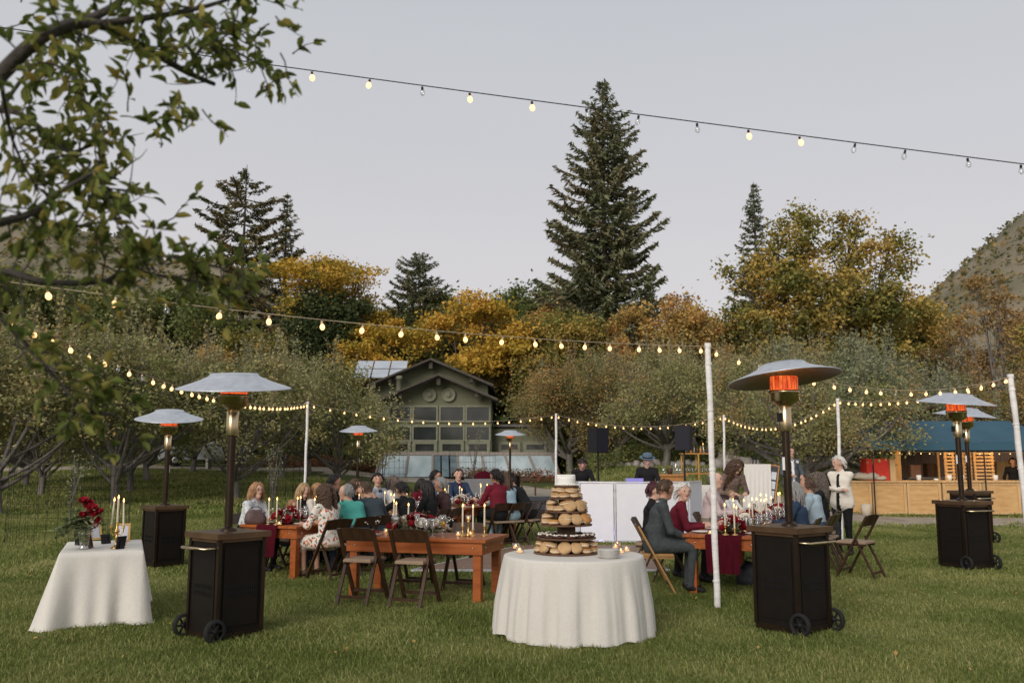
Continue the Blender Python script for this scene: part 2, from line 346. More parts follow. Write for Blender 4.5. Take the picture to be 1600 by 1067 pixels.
def bez(a, b, bow, n=6):
    a = Vector(a); b = Vector(b); m = a.lerp(b, .5) + Vector(bow); return [(a*(1-t)**2 + m*2*t*(1-t) + b*t*t) for t in [i/n for i in range(n+1)]]
def deciduous(seed, trunk_h, r0, lobes, nclump, nleaf, L, W, cr, leaf, bark=BARK, low=.25, flat=.7, up=.4, shoots=0, split=3, tw=1.0):
    r = np.random.default_rng(seed); rd = random.Random(seed); t = MB(); C = []; TI = []
    top = Vector((rd.uniform(-.1, .1)*trunk_h, rd.uniform(-.1, .1)*trunk_h, trunk_h))
    tp = bez((0, 0, -.15), top, (rd.uniform(-.12, .12)*trunk_h, rd.uniform(-.1, .1)*trunk_h, 0), 6)
    t.tube(tp, [r0*1.35] + [r0*(1-.3*i/6) for i in range(1, 7)], 9)
    tot = sum(l[3]*l[4]*l[5] for l in lobes)
    for lb in lobes:
        c = Vector(lb[:3]); rr = Vector(lb[3:6]); st = tp[rd.choice([3, 4, 5, 6])] if c.z > trunk_h*1.1 else tp[rd.choice([3, 4])]
        d = c - st; br = r0*rd.uniform(.38, .55)
        lp = bez(st, c + Vector((0, 0, rr.z*.3)), Vector((d.x*.25, d.y*.25, -abs(d.z)*.12 + rd.uniform(-.1, .1)*d.length)), 7)
        t.tube(lp, [br*(1-.78*i/7) for i in range(8)], 6)
        k = max(2, int(nclump*lb[3]*lb[4]*lb[5]/tot))
        dirs = r.normal(size=(k, 3)); dirs /= np.linalg.norm(dirs, axis=1)[:, None]
        cl = np.array(c) + dirs*np.array(rr)*(r.uniform(.15, 1, (k, 1))**.5)
        for i in range(k):
            tgt = Vector(cl[i]); s0 = lp[rd.choice([3, 4, 5, 6, 7])]
            if i % split == 0:
                m = (tgt - s0); t.tube(bez(s0, tgt, (m.x*.1, m.y*.1, rd.uniform(-.15, .2)*m.length), 4), [br*.3*tw, br*.24*tw, br*.18*tw, br*.12*tw, br*.06*tw], 4)
        n = int(nleaf/nclump)
        cc = np.repeat(cl, n, axis=0); szz = np.repeat(r.uniform(.55, 1.25, k), n)
        g = r.normal(size=cc.shape)*np.array((1, 1, flat))*cr*szz[:, None]
        C.append(cc + g); TI.append(np.clip(np.repeat(r.uniform(0, .75, k), n) + r.uniform(0, .35, len(cc)), 0, 1))
    for i in range(shoots):
        lb = lobes[rd.randrange(len(lobes))]; a = rd.uniform(0, 2*PI); q = rd.uniform(0, .8)
        b0 = Vector((lb[0]+math.cos(a)*lb[3]*q, lb[1]+math.sin(a)*lb[4]*q, lb[2]+lb[5]*.6*math.sqrt(1-q*q))); ln = rd.uniform(.5, 1.15)*trunk_h
        b1 = b0 + Vector((rd.uniform(-.15, .15), rd.uniform(-.15, .15), ln)); t.tube([b0, b1], [.012, .004], 3)
        m = 26; tt = r.uniform(0, 1, m)[:, None]
        C.append(np.array(b0)*(1-tt) + np.array(b1)*tt + r.normal(size=(m, 3))*.05); TI.append(np.full(m, .72) + r.uniform(0, .15, m))
    C = np.concatenate(C); TI = np.concatenate(TI); ok = C[:, 2] > low; C = C[ok]; TI = TI[ok]
    V, Q, tt = leaf_quads(r, C, L, W, up, tint=TI)
    return t.mesh('trunk', bark), npmesh('crown', V, Q, leaf, tt)
def conifer(seed, H, Rb, leaf, z0=.06, spray=.55, whorl=.42, droop=.25, dens=1.0, gap=0.0, shape=.85, bark=BARKD, lift=.25, prof=None):
    r = np.random.default_rng(seed); rd = random.Random(seed); t = MB(); C = []; DD = []; TI = []; SZ = []
    t.tube([(0, 0, -.2), (.1, 0, H*.3), (-.05, .05, H*.65), (0, 0, H)], [H*.016, H*.011, H*.006, .02], 8)
    z = H*z0
    while z < H*.993:
        f = 1-z/H; Lb = Rb*min(1, (f**shape)*1.12)*rd.uniform(.72, 1.14) + .10
        k = 7 if Lb > 1.5 else 5
        if prof: Lb = Rb*prof(z/H)*rd.uniform(.7, 1.15)
        a0 = rd.uniform(0, 6.28)
        for i in range(k):
            if rd.random() < gap: continue
            a = a0 + i*2*PI/k + rd.uniform(-.3, .3); ln = Lb*rd.choice([.6, .8, .95, 1.08]); u = Vector((math.cos(a), math.sin(a), 0))
            n = max(4, int(ln/.22)); pts = []
            for q in range(n+1):
                s = q/n; pts.append(Vector((0, 0, z)) + u*ln*s + Vector((0, 0, ln*(lift*f*s*.3 - droop*math.sin(s*PI*.75)*.8 + .22*s*s))))
            t.tube(pts[::max(1, n//3)] + [pts[-1]], [.012*ln+.01]*(len(pts[::max(1, n//3)])) + [.006], 4)
            m = int(n*6*dens); ss = r.uniform(.12, 1, m)**.75
            idx = np.clip((ss*n).astype(int), 0, n-1); pa = np.array([tuple(p) for p in pts]); base = pa[idx] + (pa[idx+1]-pa[idx])*(ss*n-idx)[:, None]
            side = r.choice([-1, 1], m)[:, None]*np.array((-u.y, u.x, 0)); lat = r.uniform(0, 1, (m, 1))*ln*.30*(1.1-ss)[:, None]
            SZ.append(np.full(m, min(1, .35+.9*math.sqrt(f)))); C.append(base + side*lat + r.normal(size=(m, 3))*.06 + np.array((0, 0, -1))*lat*.35)
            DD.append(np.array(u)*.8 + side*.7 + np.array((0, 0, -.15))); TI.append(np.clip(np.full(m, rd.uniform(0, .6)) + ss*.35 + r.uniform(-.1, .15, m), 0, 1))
        z += whorl*(.45 + .75*f)*rd.uniform(.8, 1.2)
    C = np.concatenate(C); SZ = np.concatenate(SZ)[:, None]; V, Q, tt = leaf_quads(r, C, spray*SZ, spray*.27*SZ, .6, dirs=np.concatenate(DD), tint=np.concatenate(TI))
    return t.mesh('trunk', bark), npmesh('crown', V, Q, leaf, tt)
def tree(name, label, meshes, loc, rz=0, sc=1.0, group=None, crown='crown'):
    t = thing(name, label, 'tree', loc, rz, group)
    t.scale = (sc,)*3 if not hasattr(sc, '__len__') else sc
    link('trunk', meshes[0], t); link(crown, meshes[1], t); return t
# orchard kinds (about 4.5 m tall)
def apple_lobes(rd, n=7, R=1.5, z=2.6, sz=.95):
    out = []
    for i in range(n):
        a = i*2*PI/n + rd.uniform(-.4, .4); q = R*rd.uniform(.5, 1.2); k = rd.uniform(.6, 1.15)
        out.append((math.cos(a)*q, math.sin(a)*q, z + rd.uniform(-.95, .75), k*rd.uniform(.8, 1.2), k*rd.uniform(.8, 1.2), sz*k*rd.uniform(.7, 1.2)))
        if rd.random() < .7: a += rd.uniform(-.5, .5); q = R*rd.uniform(1.0, 1.45); out.append((math.cos(a)*q, math.sin(a)*q, z + rd.uniform(-1.3, .2), .55, .55, .5))
    out.append((rd.uniform(-.5, .5), rd.uniform(-.5, .5), z+.8, .9, 1.0, .75)); out.append((rd.uniform(-1, 1), rd.uniform(-1, 1), z+1.15, .6, .6, .6)); return out
APP = [deciduous(20+i, 1.15, .115, apple_lobes(random.Random(i), 7, 1.6, 2.85, 1.0), 200, 14500, .105, .06, .25, (L_APPLE, L_APPLE, L_APPLEO, L_PALE)[i], low=.95, shoots=(60, 45, 50, 100)[i], split=2, tw=1.3) for i in range(4)]
BIGAPP = [deciduous(40+i, 1.7, .2, apple_lobes(random.Random(50+i), 10, 2.7, 3.3, 1.25), 300, 24000, .12, .068, .33, (L_APPLE, L_APPLEO, L_PALE)[i], low=.95, shoots=(90, 70, 160)[i], split=2) for i in range(3)]
ORCH = []
def orchard(px, Y, kind, sc, label, rz=None, group=None, big=False, name='apple_tree'):
    x = XA(px, Y); ORCH.append(tree(name, label, (BIGAPP if big else APP)[kind], P(x, Y), random.uniform(0, 6.28) if rz is None else rz, sc, group))
orchard(2, 22.3, 0, 1.05, 'olive green apple tree with dark leaning trunk left of the wire cage')
orchard(182, 24.3, 1, 1.02, 'apple tree with low forked grey trunk on lawn behind the candle table', rz=.6)
orchard(372, 27.0, 0, .98, 'apple tree whose grey trunk rises behind the blonde woman with glasses', rz=2.0)
orchard(527, 30.5, 1, .95, 'slim apple tree by the gravel lane left of the green house', rz=4.0)
GO = 'apple trees filling the orchard beside the lane'
for px, Y, k, s, lb in ((40, 32, 0, 1.1, 'stout apple tree with thick pale trunk by the lane bend'), (66, 27.5, 1, .92, 'small forked apple tree beside the thick pale trunk'), (205, 29, 1, 1.0, 'apple tree just behind the low forked one on the lawn'), (232, 34, 0, 1.05, 'apple tree at the lane edge left of the parked car'), (120, 38, 3, 1.15, 'silvery apple tree beyond the lane behind the wire cage'), (300, 40, 0, 1.1, 'apple tree overhanging the parked car'), (440, 37, 1, 1.1, 'apple tree beyond the lane left of the slim white pole'), (-40, 29, 1, 1.1, 'apple tree cut by the frame behind the dark leaning trunk'), (10, 44, 3, 1.25, 'tall silvery apple tree in the far orchard corner'), (200, 46, 1, 1.25, 'tall apple tree in the orchard behind the candle tapers'), (380, 50, 3, 1.25, 'silvery apple tree in front of the ivy clad tree'), (470, 47, 0, 1.1, 'apple tree at the foot of the ivy clad tree')):
    orchard(px, Y, k, s, lb, group=GO)
orchard(482, 41, 0, .80, 'rounded apple tree covering the left corner of the green house', rz=1.2, big=True)
orchard(893, 43.5, 1, .98, 'rust tinged apple tree covering the right side of the green house', rz=.3, big=True)
orchard(965, 41, 1, .9, 'orange flecked apple tree above the speakers', rz=2.3, big=True)
orchard(1040, 37, 0, .86, 'apple tree with pale twisted trunk behind the hatted man', rz=3.3, big=True)
orchard(1150, 39, 0, .92, 'broad olive apple tree behind the gold shelf', rz=4.3, big=True)
orchard(1262, 27, 0, .80, 'spreading apple tree with low dark limbs behind the standing suited man', rz=5.0, big=True)
orchard(1352, 33, 2, .92, 'pale green apple tree with upright shoots left of the blue canopy', rz=1.0, big=True)
orchard(1300, 45, 2, 1.12, 'tall silvery apple tree with many upright shoots under the golden maple', rz=2.0, big=True)
GO2 = 'apple trees behind the food stall'
for px, Y, k, s, lb in ((1440, 43, 2, .98, 'pale apple tree directly behind the shed gable'), (1530, 45, 0, .98, 'olive apple tree behind the wide bread rack'), (1620, 42, 1, 1.0, 'rust tinged apple tree behind the thick white pole'), (1215, 47, 0, 1.0, 'olive apple tree under the thin pointed fir'), (1085, 50, 0, 1.05, 'olive apple tree in front of the ochre tree by the maple'), (920, 52, 2, 1.0, 'pale apple tree at the foot of the tall spruce'), (1010, 54, 0, 1.0, 'olive apple tree under the pale ochre tree')):
    orchard(px, Y, k, s, lb, group=GO2, big=True)
# --- tall background trees
def far(px, Y, name, label, meshes, rz=0, sc=1.0, group=None, dz=0.0):
    x = XA(px, Y, 6); return tree(name, label, meshes, (x, Y, 2.0+dz), rz, sc, group)
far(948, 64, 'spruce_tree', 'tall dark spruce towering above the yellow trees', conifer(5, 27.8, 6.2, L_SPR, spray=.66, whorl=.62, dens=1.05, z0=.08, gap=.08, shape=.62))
PINE1 = conifer(6, 22, 4.6, L_PINE, z0=.40, spray=.62, whorl=1.25, dens=1.9, gap=.28, droop=.10, lift=.8, prof=lambda q: max(.08, math.sin(min(1, (1-q)/.62)**.75*PI*.86)))
FIR1 = conifer(8, 20, 3.2, L_SPR, z0=.2, spray=.55, whorl=.7, dens=.9, gap=.1, shape=.7)
far(371, 74, 'pine_tree', 'brownish open pine left of the narrow dark fir', PINE1, sc=1.12)
far(438, 76, 'fir_tree', 'narrow dark fir beside the brownish pine', FIR1, sc=1.14)
far(652, 68, 'pine_tree', 'blunt dark pine rising behind the house roof', conifer(9, 20, 5.4, L_SPR, z0=.2, spray=.75, whorl=.8, dens=1.1, gap=.12, shape=.42), sc=.78)
far(1190, 78, 'fir_tree', 'thin pointed fir peeking above the golden maple', FIR1, rz=2, sc=1.22)
far(1078, 84, 'fir_tree', 'small fir right of the tall spruce', FIR1, rz=4, sc=.78)
far(1020, 80, 'fir_tree', 'fir half hidden behind the right flank of the spruce', FIR1, rz=1, sc=.85)
def lobes(seed, n, R, z0, z1, r, rz):
    rd = random.Random(seed); out = []
    for i in range(n):
        a = rd.uniform(0, 2*PI); z = z0 + (z1-z0)*rd.random(); q = R*math.sqrt(rd.random())*(1 - .35*abs(2*(z-z0)/(z1-z0)-.9))
        out.append((math.cos(a)*q, math.sin(a)*q, z, r*rd.uniform(.7, 1.25), r*rd.uniform(.7, 1.25), rz*rd.uniform(.7, 1.2)))
    return out
YEL = deciduous(61, 7, .24, lobes(1, 13, 3.8, 8.8, 12.3, 1.5, .75), 170, 15000, .20, .12, .42, L_YEL, BARKD, low=6.5, flat=.42)
YEL2 = deciduous(62, 3, .16, lobes(2, 9, 2.4, 4, 7.5, 1.3, .7), 120, 12000, .19, .12, .38, L_YEL, BARKD, low=1.5, flat=.45)
IVY = deciduous(63, 5, .5, [(0, 0, 8.2, 2.0, 2, 2.4), (-.9, 0, 6, 1.9, 1.8, 2), (1.4, .2, 7.6, 1.5, 1.6, 1.8), (.5, 0, 4, 1.7, 1.7, 2.0), (0, 0, 2, 1.5, 1.5, 1.8), (-1.7, 0, 8.6, 1, 1, 1), (1.7, 0, 9.4, .9, 1, .8)], 330, 30000, .24, .17, .42, L_DARK, BARKD, low=.3)
far(508, 60, 'ivy_clad_tree', 'dark ivy clad tree under the yellow crown', IVY, sc=1.04)
far(480, 62, 'locust_tree', 'tall yellow locust spreading above the ivy clad tree', YEL, sc=1.12)
far(560, 66, 'locust_tree', 'yellow locust leaning right of the ivy clad tree', YEL, rz=2.2, sc=.88)
far(602, 60, 'locust_tree', 'yellow locust behind the left roof slope of the house', YEL2, rz=1.0, sc=1.12)
far(738, 60, 'locust_tree', 'bright yellow layered locust behind the right roof slope', YEL2, rz=3, sc=1.32)
MAPLE = deciduous(71, 6, .5, [(-5.2, 0, 8, 2.6, 2.6, 2.6), (-5.6, 0, 11.5, 1.5, 1.8, 1.5), (-2.2, -1, 10, 3.0, 2.8, 2.8), (-1.4, 0, 14.1, 2.0, 2, 2.3), (-3.4, 0, 13, 1.7, 1.7, 1.6), (2.2, 0, 13.6, 1.7, 2, 2.9), (1.2, -1, 9, 3, 3, 2.6), (5.0, 0, 13.2, 1.7, 1.7, 1.9), (4.6, -.5, 9.3, 2.6, 2.6, 2.3), (7.6, 0, 8.3, 1.9, 2, 1.7), (-4, -1, 5.2, 2.8, 2.6, 2), (0, -1, 5, 3, 3, 2.2), (4.3, -1, 5.4, 3, 3, 2.2), (8.6, 0, 6.4, 1.4, 1.4, 1.2)], 420, 46000, .27, .19, .52, L_GOLD, BARKD, low=1.5)
far(1292, 58, 'maple_tree', 'large golden brown maple rising above the heaters on the right', MAPLE, sc=(.92, .92, .98))
OCH = deciduous(72, 3.5, .2, lobes(4, 12, 2.8, 3, 9.5, 1.35, 1.3), 220, 20000, .2, .14, .36, L_OCH, BARKD, low=1)
MIDT = deciduous(73, 4, .25, lobes(6, 12, 3.2, 3.5, 9.5, 1.6, 1.4), 220, 20000, .24, .16, .42, L_MID, BARKD, low=1)
GLD = deciduous(74, 3.5, .22, lobes(7, 12, 3.0, 3, 9, 1.5, 1.2), 220, 20000, .22, .15, .4, L_GOLD, BARKD, low=1)
BRN = deciduous(75, 3, .18, lobes(8, 14, 2.6, 2.5, 9.5, 1.0, 1.1), 130, 6500, .2, .12, .34, L_BROWN, BARK, low=1, split=1, tw=1.6)
far(1008, 58, 'ochre_tree', 'pale ochre tree in front of the right side of the spruce', OCH, sc=1.12)
far(1095, 57, 'ochre_tree', 'ochre tree left of the golden maple', OCH, rz=2.4, sc=1.04)
far(1572, 50, 'bare_tree', 'thin brown tree with bare twigs beside right hill', BRN, sc=1.02)
far(1500, 55, 'bare_tree', 'sparse brown tree between golden maple and right hill', BRN, rz=2, sc=.8)
far(790, 63, 'golden_tree', 'golden tree between bright locust and tall spruce', GLD, rz=5, sc=.95)
far(1640, 46, 'golden_tree', 'golden tree behind the right end of the canopy', GLD, rz=1, sc=.72)
GB = 'mixed trees in the wood behind the orchard'
for px, Y, k, s, lb in ((830, 66, 1, 1.18, 'ochre tree at the left foot of the tall spruce'), (875, 70, 0, 1.3, 'green tree half behind the left side of the tall spruce'), (790, 76, 0, 1.32, 'tall airy green tree behind the bright yellow locust'), (720, 72, 0, 1.22, 'green tree between the blunt pine and the bright locust'), (850, 60, 2, 1.0, 'golden green tree just left of the spruce foot'), (690, 66, 0, 1.0, 'green tree above the house ridge'), (900, 58, 2, .95, 'golden tree in front of the spruce trunk'), (560, 78, 0, 1.25, 'green tree behind the leaning yellow locust'), (640, 72, 0, 1.0, 'green tree under the blunt dark pine'), (1150, 66, 2, 1.0, 'golden tree left of the large maple'), (1440, 62, 2, 1.0, 'golden tree right of the large maple'), (330, 62, 0, 1.0, 'green tree under the brownish pine'), (250, 66, 0, 1.15, 'green tree below the cliff on the left ridge'), (160, 60, 0, 1.1, 'green tree above the orchard behind the far left heater'), (70, 64, 0, 1.25, 'tall green tree behind the hanging apple boughs'), (-30, 58, 0, 1.2, 'green tree cut by the frame under the left ridge'), (400, 58, 2, .85, 'golden tree left of the ivy clad tree'), (340, 56, 1, .75, 'low ochre tree above the near left heater dome'), (1620, 60, 0, .62, 'small green tree under the right hill'), (1720, 56, 2, .9, 'golden tree at the frame edge under the right hill'), (1060, 68, 1, 1.0, 'ochre tree under the small fir'), (960, 72, 0, 1.0, 'green tree behind the spruce trunk'), (1380, 70, 0, 1.1, 'green tree behind the large maple')):
    far(px, Y, 'woodland_tree', lb, (MIDT, OCH, GLD)[k], rz=random.uniform(0, 6), sc=s, group=GB)
# dark undergrowth that fills the wood floor (one mass)
n = 5200; x = rng.uniform(-42, 42, n); y = rng.uniform(52, 92, n); hh = rng.uniform(1, 4.2, n)
cs = np.repeat(np.stack([x, y, 1.4+0*x], 1), 9, axis=0); cs[:, 2] += rng.uniform(0, 1, len(cs))*np.repeat(hh, 9); cs[:, :2] += rng.normal(size=(len(cs), 2))*.6
V, Q, tt = leaf_quads(rng, cs, .7, .5); o = stuff(link('undergrowth', npmesh('undergrowth', V, Q, L_MID, tt))); tag(o, 'dense dark undergrowth on the floor of the wood', 'undergrowth')
# --- saplings in wire cages
WIRE = M('dark_wire', (.03, .03, .028), .7, .6)
def sapling(px, Y, H, r, hc, label, n=26):
    p = P(XA(px, Y), Y); rd = random.Random(px); b = MB(); C = []
    for i in range(5):
        q = Vector((rd.uniform(-.35, .35)*H*.4, rd.uniform(-.3, .3)*H*.4, H*rd.uniform(.75, 1.0)))
        pt = bez((0, 0, H*.18*i*.5), q, (0, 0, .2), 5); b.tube(pt, [.016, .014, .011, .009, .006, .004], 4)
        C += [pt[rd.randint(2, 5)] + Vector((rd.gauss(0, .06), rd.gauss(0, .06), rd.gauss(0, .07))) for _ in range(34)]
    V, Q, tt = leaf_quads(np.random.default_rng(px), np.array(C), .065, .035)
    t = thing('sapling', label[0], 'tree', p); link('trunk', b.mesh('trunk', BARK), t); link('crown', npmesh('crown', V, Q, L_PALE, tt), t)
    c = MB()
    for i in range(n):
        a = 2*PI*i/n; c.tube([(math.cos(a)*r, math.sin(a)*r, 0), (math.cos(a)*r, math.sin(a)*r, hc)], .0035, 3, cap=False)
    k = thing('wire_cage', label[1], 'cage', p); c.build('upright_wires', WIRE, k)
    for j in range(1, 8): c = MB(); c.tube([(math.cos(2*PI*i/24)*r, math.sin(2*PI*i/24)*r, hc*j/7) for i in range(25)], .003, 3, cap=False); c.build('wire_ring', WIRE, k)
sapling(112, 17.2, 1.75, 1.05, 1.7, ('pale sapling with silvery leaves behind the flower vase', 'round wire cage guarding the sapling behind the flower vase'), 34)
sapling(428, 22, 1.7, .8, 1.5, ('pale sapling behind the blonde woman with glasses', 'wire cage guarding the sapling behind the blonde woman'))
sapling(598, 33, 2.4, .9, 1.6, ('young sapling at the left end of the glazed lean-to', 'wire cage round the sapling at the left end of the lean-to'))
sapling(738, 35, 2.7, .9, 1.6, ('young sapling in front of the middle glass panels', 'wire cage round the sapling in front of the middle glass panels'))
# --- rocks and flower beds
ROCK = M('field_stone', (.20, .185, .165), .95, scale=4, bump=.8, col2=(.36, .33, .30))
def rock(px, py, r, rd):
    p = GT(px, py); b = MB(); b.ell((0, 0, 0), (r, r*.8, r*.7), 0, None, 9, 6)
    b.v = [tuple(np.array(v)*(1+.16*math.sin(v[0]*9/r+px)+.13*math.sin(v[1]*11/r+py)+.1*math.sin(v[2]*13/r))) for v in b.v]
    o = b.build('rock', ROCK); o.location = p + Vector((0, 0, r*.3)); o.rotation_euler = (0, 0, rd.uniform(0, 6)); return o
rd = random.Random(3)
for px, py, r in ((1135, 728, .62), (1122, 731, .35), (1153, 730, .42), (1166, 731, .4), (1180, 732, .34), (1148, 735, .3)): tag(rock(px, py, r, rd), 'grey boulder on the bank behind the draped easel', 'rock', 'boulders behind the easel')
for i in range(15): tag(rock(935 + i*11.5 + rd.uniform(-3, 3), 727.5 + rd.uniform(-1, 1.5), rd.uniform(.12, .26), rd), 'small stone in the row edging the bank behind the speakers', 'rock', 'stones edging the bank')
for px, py, r in ((574, 733, .42), (612, 738, .5), (632, 741, .55), (645, 741, .4), (551, 731, .35)): tag(rock(px, py, r, rd), 'grey boulder in the flower bed by the lean-to', 'rock', 'boulders in the flower bed')
def bed(name, label, pts, n, h, cols, sp):
    C = []; r = np.random.default_rng(n)
    for _ in range(n):
        i = r.integers(0, len(pts)-1); k = r.uniform(); a = Vector(pts[i]).lerp(Vector(pts[i+1]), k)
        x, y = a.x + r.normal()*.3, a.y + r.normal()*sp; z = T(x, y); hh = h*r.uniform(.5, 1.1)
        for _k in range(10): C.append((x + r.normal()*.14, y + r.normal()*.14, z + hh*r.uniform(.05, 1)))
    V, Q, tt = leaf_quads(r, np.array(C), .11, .07); o = stuff(link(name, npmesh(name, V, Q, cols, tt))); tag(o, label, 'plants')
L_RED = MLEAF('red_flower_leaf', [(.05, .055, .022), (.10, .095, .035), (.20, .075, .05), (.30, .10, .075)], nscale=.5, namt=.5)
fp = [GT(px, py) for px, py in ((655, 743), (700, 746), (760, 750), (868, 753))]
bed('red_flower_bed', 'red leaved flowers along the foot of the glass lean-to', fp, 700, .6, L_RED, .35)
fp = [GT(px, py) for px, py in ((420, 728), (470, 729), (540, 732), (600, 737))]
bed('flower_bed', 'flower bed with red and green plants across the lane', fp, 800, .6, L_RED, .9)
fp = [GT(px, py) for px, py in ((270, 722), (330, 722), (420, 726))]
bed('weedy_bank', 'weedy bank above the lane by the tank', fp, 500, .5, L_MID, .8)
bed('shaded_shrubs', 'low shrubs in the shade behind the stones', [P(XA(px, 39), 39) for px in (900, 1000, 1100, 1200, 1300)], 800, .9, L_MID, .8)
bed('stall_shrubs', 'shrubs between the apple tree and the stall', [P(XA(px, 36), 36) for px in (1230, 1300, 1380)], 400, 1.3, L_MID, .8)
# ------------------------------------------------------------------ grass: tufts of blades over the lawn (one mass)
def tuft(seed, n, h, r, w):
    g = np.random.default_rng(seed); V = []; Q = []; tt = []
    for i in range(n):
        a, q = g.uniform(0, 6.28), r*math.sqrt(g.uniform()); x, y = q*math.cos(a), q*math.sin(a); b = g.uniform(0, 6.28); hh = h*g.uniform(.5, 1.15)
        lx, ly = g.normal()*.5*hh, g.normal()*.5*hh; dx, dy = math.cos(b)*w/2, math.sin(b)*w/2; o = len(V)
        V += [(x-dx, y-dy, -.01), (x+dx, y+dy, -.01), (x+lx*.4+dx*.7, y+ly*.4+dy*.7, hh*.6), (x+lx*.4-dx*.7, y+ly*.4-dy*.7, hh*.6), (x+lx*1.2, y+ly*1.2, hh*.92)]
        Q += [(o, o+1, o+2), (o, o+2, o+3), (o+3, o+2, o+4)]; tt += [g.uniform(0, 1)]*5
    return V, Q, tt
L_GRASS = MLEAF('grass_blade', [(.050, .070, .016), (.096, .120, .030), (.160, .176, .054), (.26, .24, .105)], trans=.3, rough=.5, nscale=.6, namt=.8, world=True)
def scatter(name, label, tuft_mesh, pts, rot, scl):
    src = bpy.data.objects.new('grass_tuft', tuft_mesh)
    me = bpy.data.meshes.new(name); me.vertices.add(len(pts)); me.vertices.foreach_set('co', np.asarray(pts, np.float32).ravel())
    a = me.attributes.new('rz', 'FLOAT', 'POINT'); a.data.foreach_set('value', np.asarray(rot, np.float32))
    a = me.attributes.new('sc', 'FLOAT', 'POINT'); a.data.foreach_set('value', np.asarray(scl, np.float32))
    o = stuff(link(name, me)); tag(o, label, 'grass')
    g = bpy.data.node_groups.new(name, 'GeometryNodeTree')
    g.interface.new_socket('Geometry', in_out='INPUT', socket_type='NodeSocketGeometry'); g.interface.new_socket('Geometry', in_out='OUTPUT', socket_type='NodeSocketGeometry')
    N = g.nodes; gi = N.new('NodeGroupInput'); go = N.new('NodeGroupOutput'); ip = N.new('GeometryNodeInstanceOnPoints'); oi = N.new('GeometryNodeObjectInfo'); oi.inputs[0].default_value = src
    nr = N.new('GeometryNodeInputNamedAttribute'); nr.data_type = 'FLOAT'; nr.inputs['Name'].default_value = 'rz'; cx = N.new('ShaderNodeCombineXYZ')
    ns = N.new('GeometryNodeInputNamedAttribute'); ns.data_type = 'FLOAT'; ns.inputs['Name'].default_value = 'sc'
    Lk = g.links.new; Lk(gi.outputs[0], ip.inputs['Points']); Lk(oi.outputs['Geometry'], ip.inputs['Instance']); Lk(nr.outputs['Attribute'], cx.inputs[2]); Lk(cx.outputs[0], ip.inputs['Rotation']); Lk(ns.outputs['Attribute'], ip.inputs['Scale'])
    Lk(ip.outputs[0], go.inputs[0]); md = o.modifiers.new('tufts', 'NODES'); md.node_group = g; return o
DF = (-1.44, 2.3, 13.4, 17.2)      # dance floor extent
def offlane(x, y):
    if DF[2] < y < DF[3] and DF[0]+.43*(y-DF[2]) < x < DF[1]: return False
    for C, w in LANES:
        for c in C:
            if (c.x-x)**2 + (c.y-y)**2 < (w*(.40+.07*math.sin(x*3.1+y*2.3)))**2: return False
    return True
def lawn_pts(y0, y1, per, half, seed):
    r = np.random.default_rng(seed); n = int(per*half*(y1*y1-y0*y0)); yy = np.sqrt(r.uniform(y0*y0, y1*y1, n)); xx = r.uniform(-half, half, n)*yy
    pat = np.sin(xx*1.7+2*np.sin(yy*.9))*np.sin(yy*2.1+1.5*np.sin(xx*1.1))
    keep = [(y < 13.4 or offlane(x, y)) and not (y > 38 and x > -9) for x, y in zip(xx, yy)]
    pts = [(x, y, T(x, y)-.02) for x, y, k in zip(xx, yy, keep) if k]; m = len(pts); pat = pat[np.array(keep)]
    return pts, r.uniform(0, 6.28, m), np.clip(1 + pat*.28 + r.normal(size=m)*.26, .4, 1.9)
def tm(seed, n, h, r, w):
    V, Q, tt = tuft(seed, n, h, r, w); return npmesh('grass_tuft', V, Q, L_GRASS, tt)
scatter('lawn_grass', 'short mown lawn grass around the tables', tm(1, 46, .050, .10, .0055), *lawn_pts(5.2, 12.5, 230, .66, 1))
scatter('lawn_grass', 'short lawn grass behind the dining tables', tm(2, 40, .05, .15, .010), *lawn_pts(12.5, 22, 70, .66, 2))
scatter('lawn_grass', 'grass on the far lawn by the lane', tm(3, 40, .075, .26, .018), *lawn_pts(22, 46, 16, .66, 3))

fl = np.random.default_rng(5); n = 420; yy = np.sqrt(fl.uniform(36, 400, n)); xx = fl.uniform(-.6, .6, n)*yy
V, Q, tt = leaf_quads(fl, np.stack([xx, yy, np.array([T(a, b) for a, b in zip(xx, yy)])+.03], 1), .045, .027, 1.5)
o = stuff(link('fallen_leaves', npmesh('fallen_leaves', V, Q, L_OCH, tt))); tag(o, 'scattered fallen leaves lying on the lawn', 'leaves')
# ================================================================== HOUSE
H_SID = M('sage_siding', (.115, .122, .075), .8, scale=3, bump=.3, stretch=(.3, .3, 8), col2=(.165, .172, .112))
H_TRIM = M('sage_trim', (.175, .18, .125), .7, scale=4, col2=(.225, .23, .165))
H_FASC = M('dark_fascia', (.055, .046, .036), .8, scale=4, stretch=(1, 1, 1), col2=(.085, .073, .058))
H_ROOF = M('shingle_roof', (.10, .095, .085), .95, scale=5, bump=.4, col2=(.17, .16, .15))
H_GLS = M('window_glass', (.018, .022, .022), .08, scale=1, col2=(.045, .05, .048), spec=.6)
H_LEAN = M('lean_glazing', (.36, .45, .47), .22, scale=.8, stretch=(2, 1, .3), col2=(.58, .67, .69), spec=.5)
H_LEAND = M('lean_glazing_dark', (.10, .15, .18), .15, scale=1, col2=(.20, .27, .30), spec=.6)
WOODG = M('weathered_wood', (.24, .20, .17), .9, scale=6, stretch=(4, 4, .4), col2=(.36, .31, .27), bump=.3)
SOLAR = M('solar_panel', (.33, .37, .42), .25, scale=1, col2=(.42, .46, .51), spec=.6)
HY = 48.0; HB = T(XA(690, HY), HY)
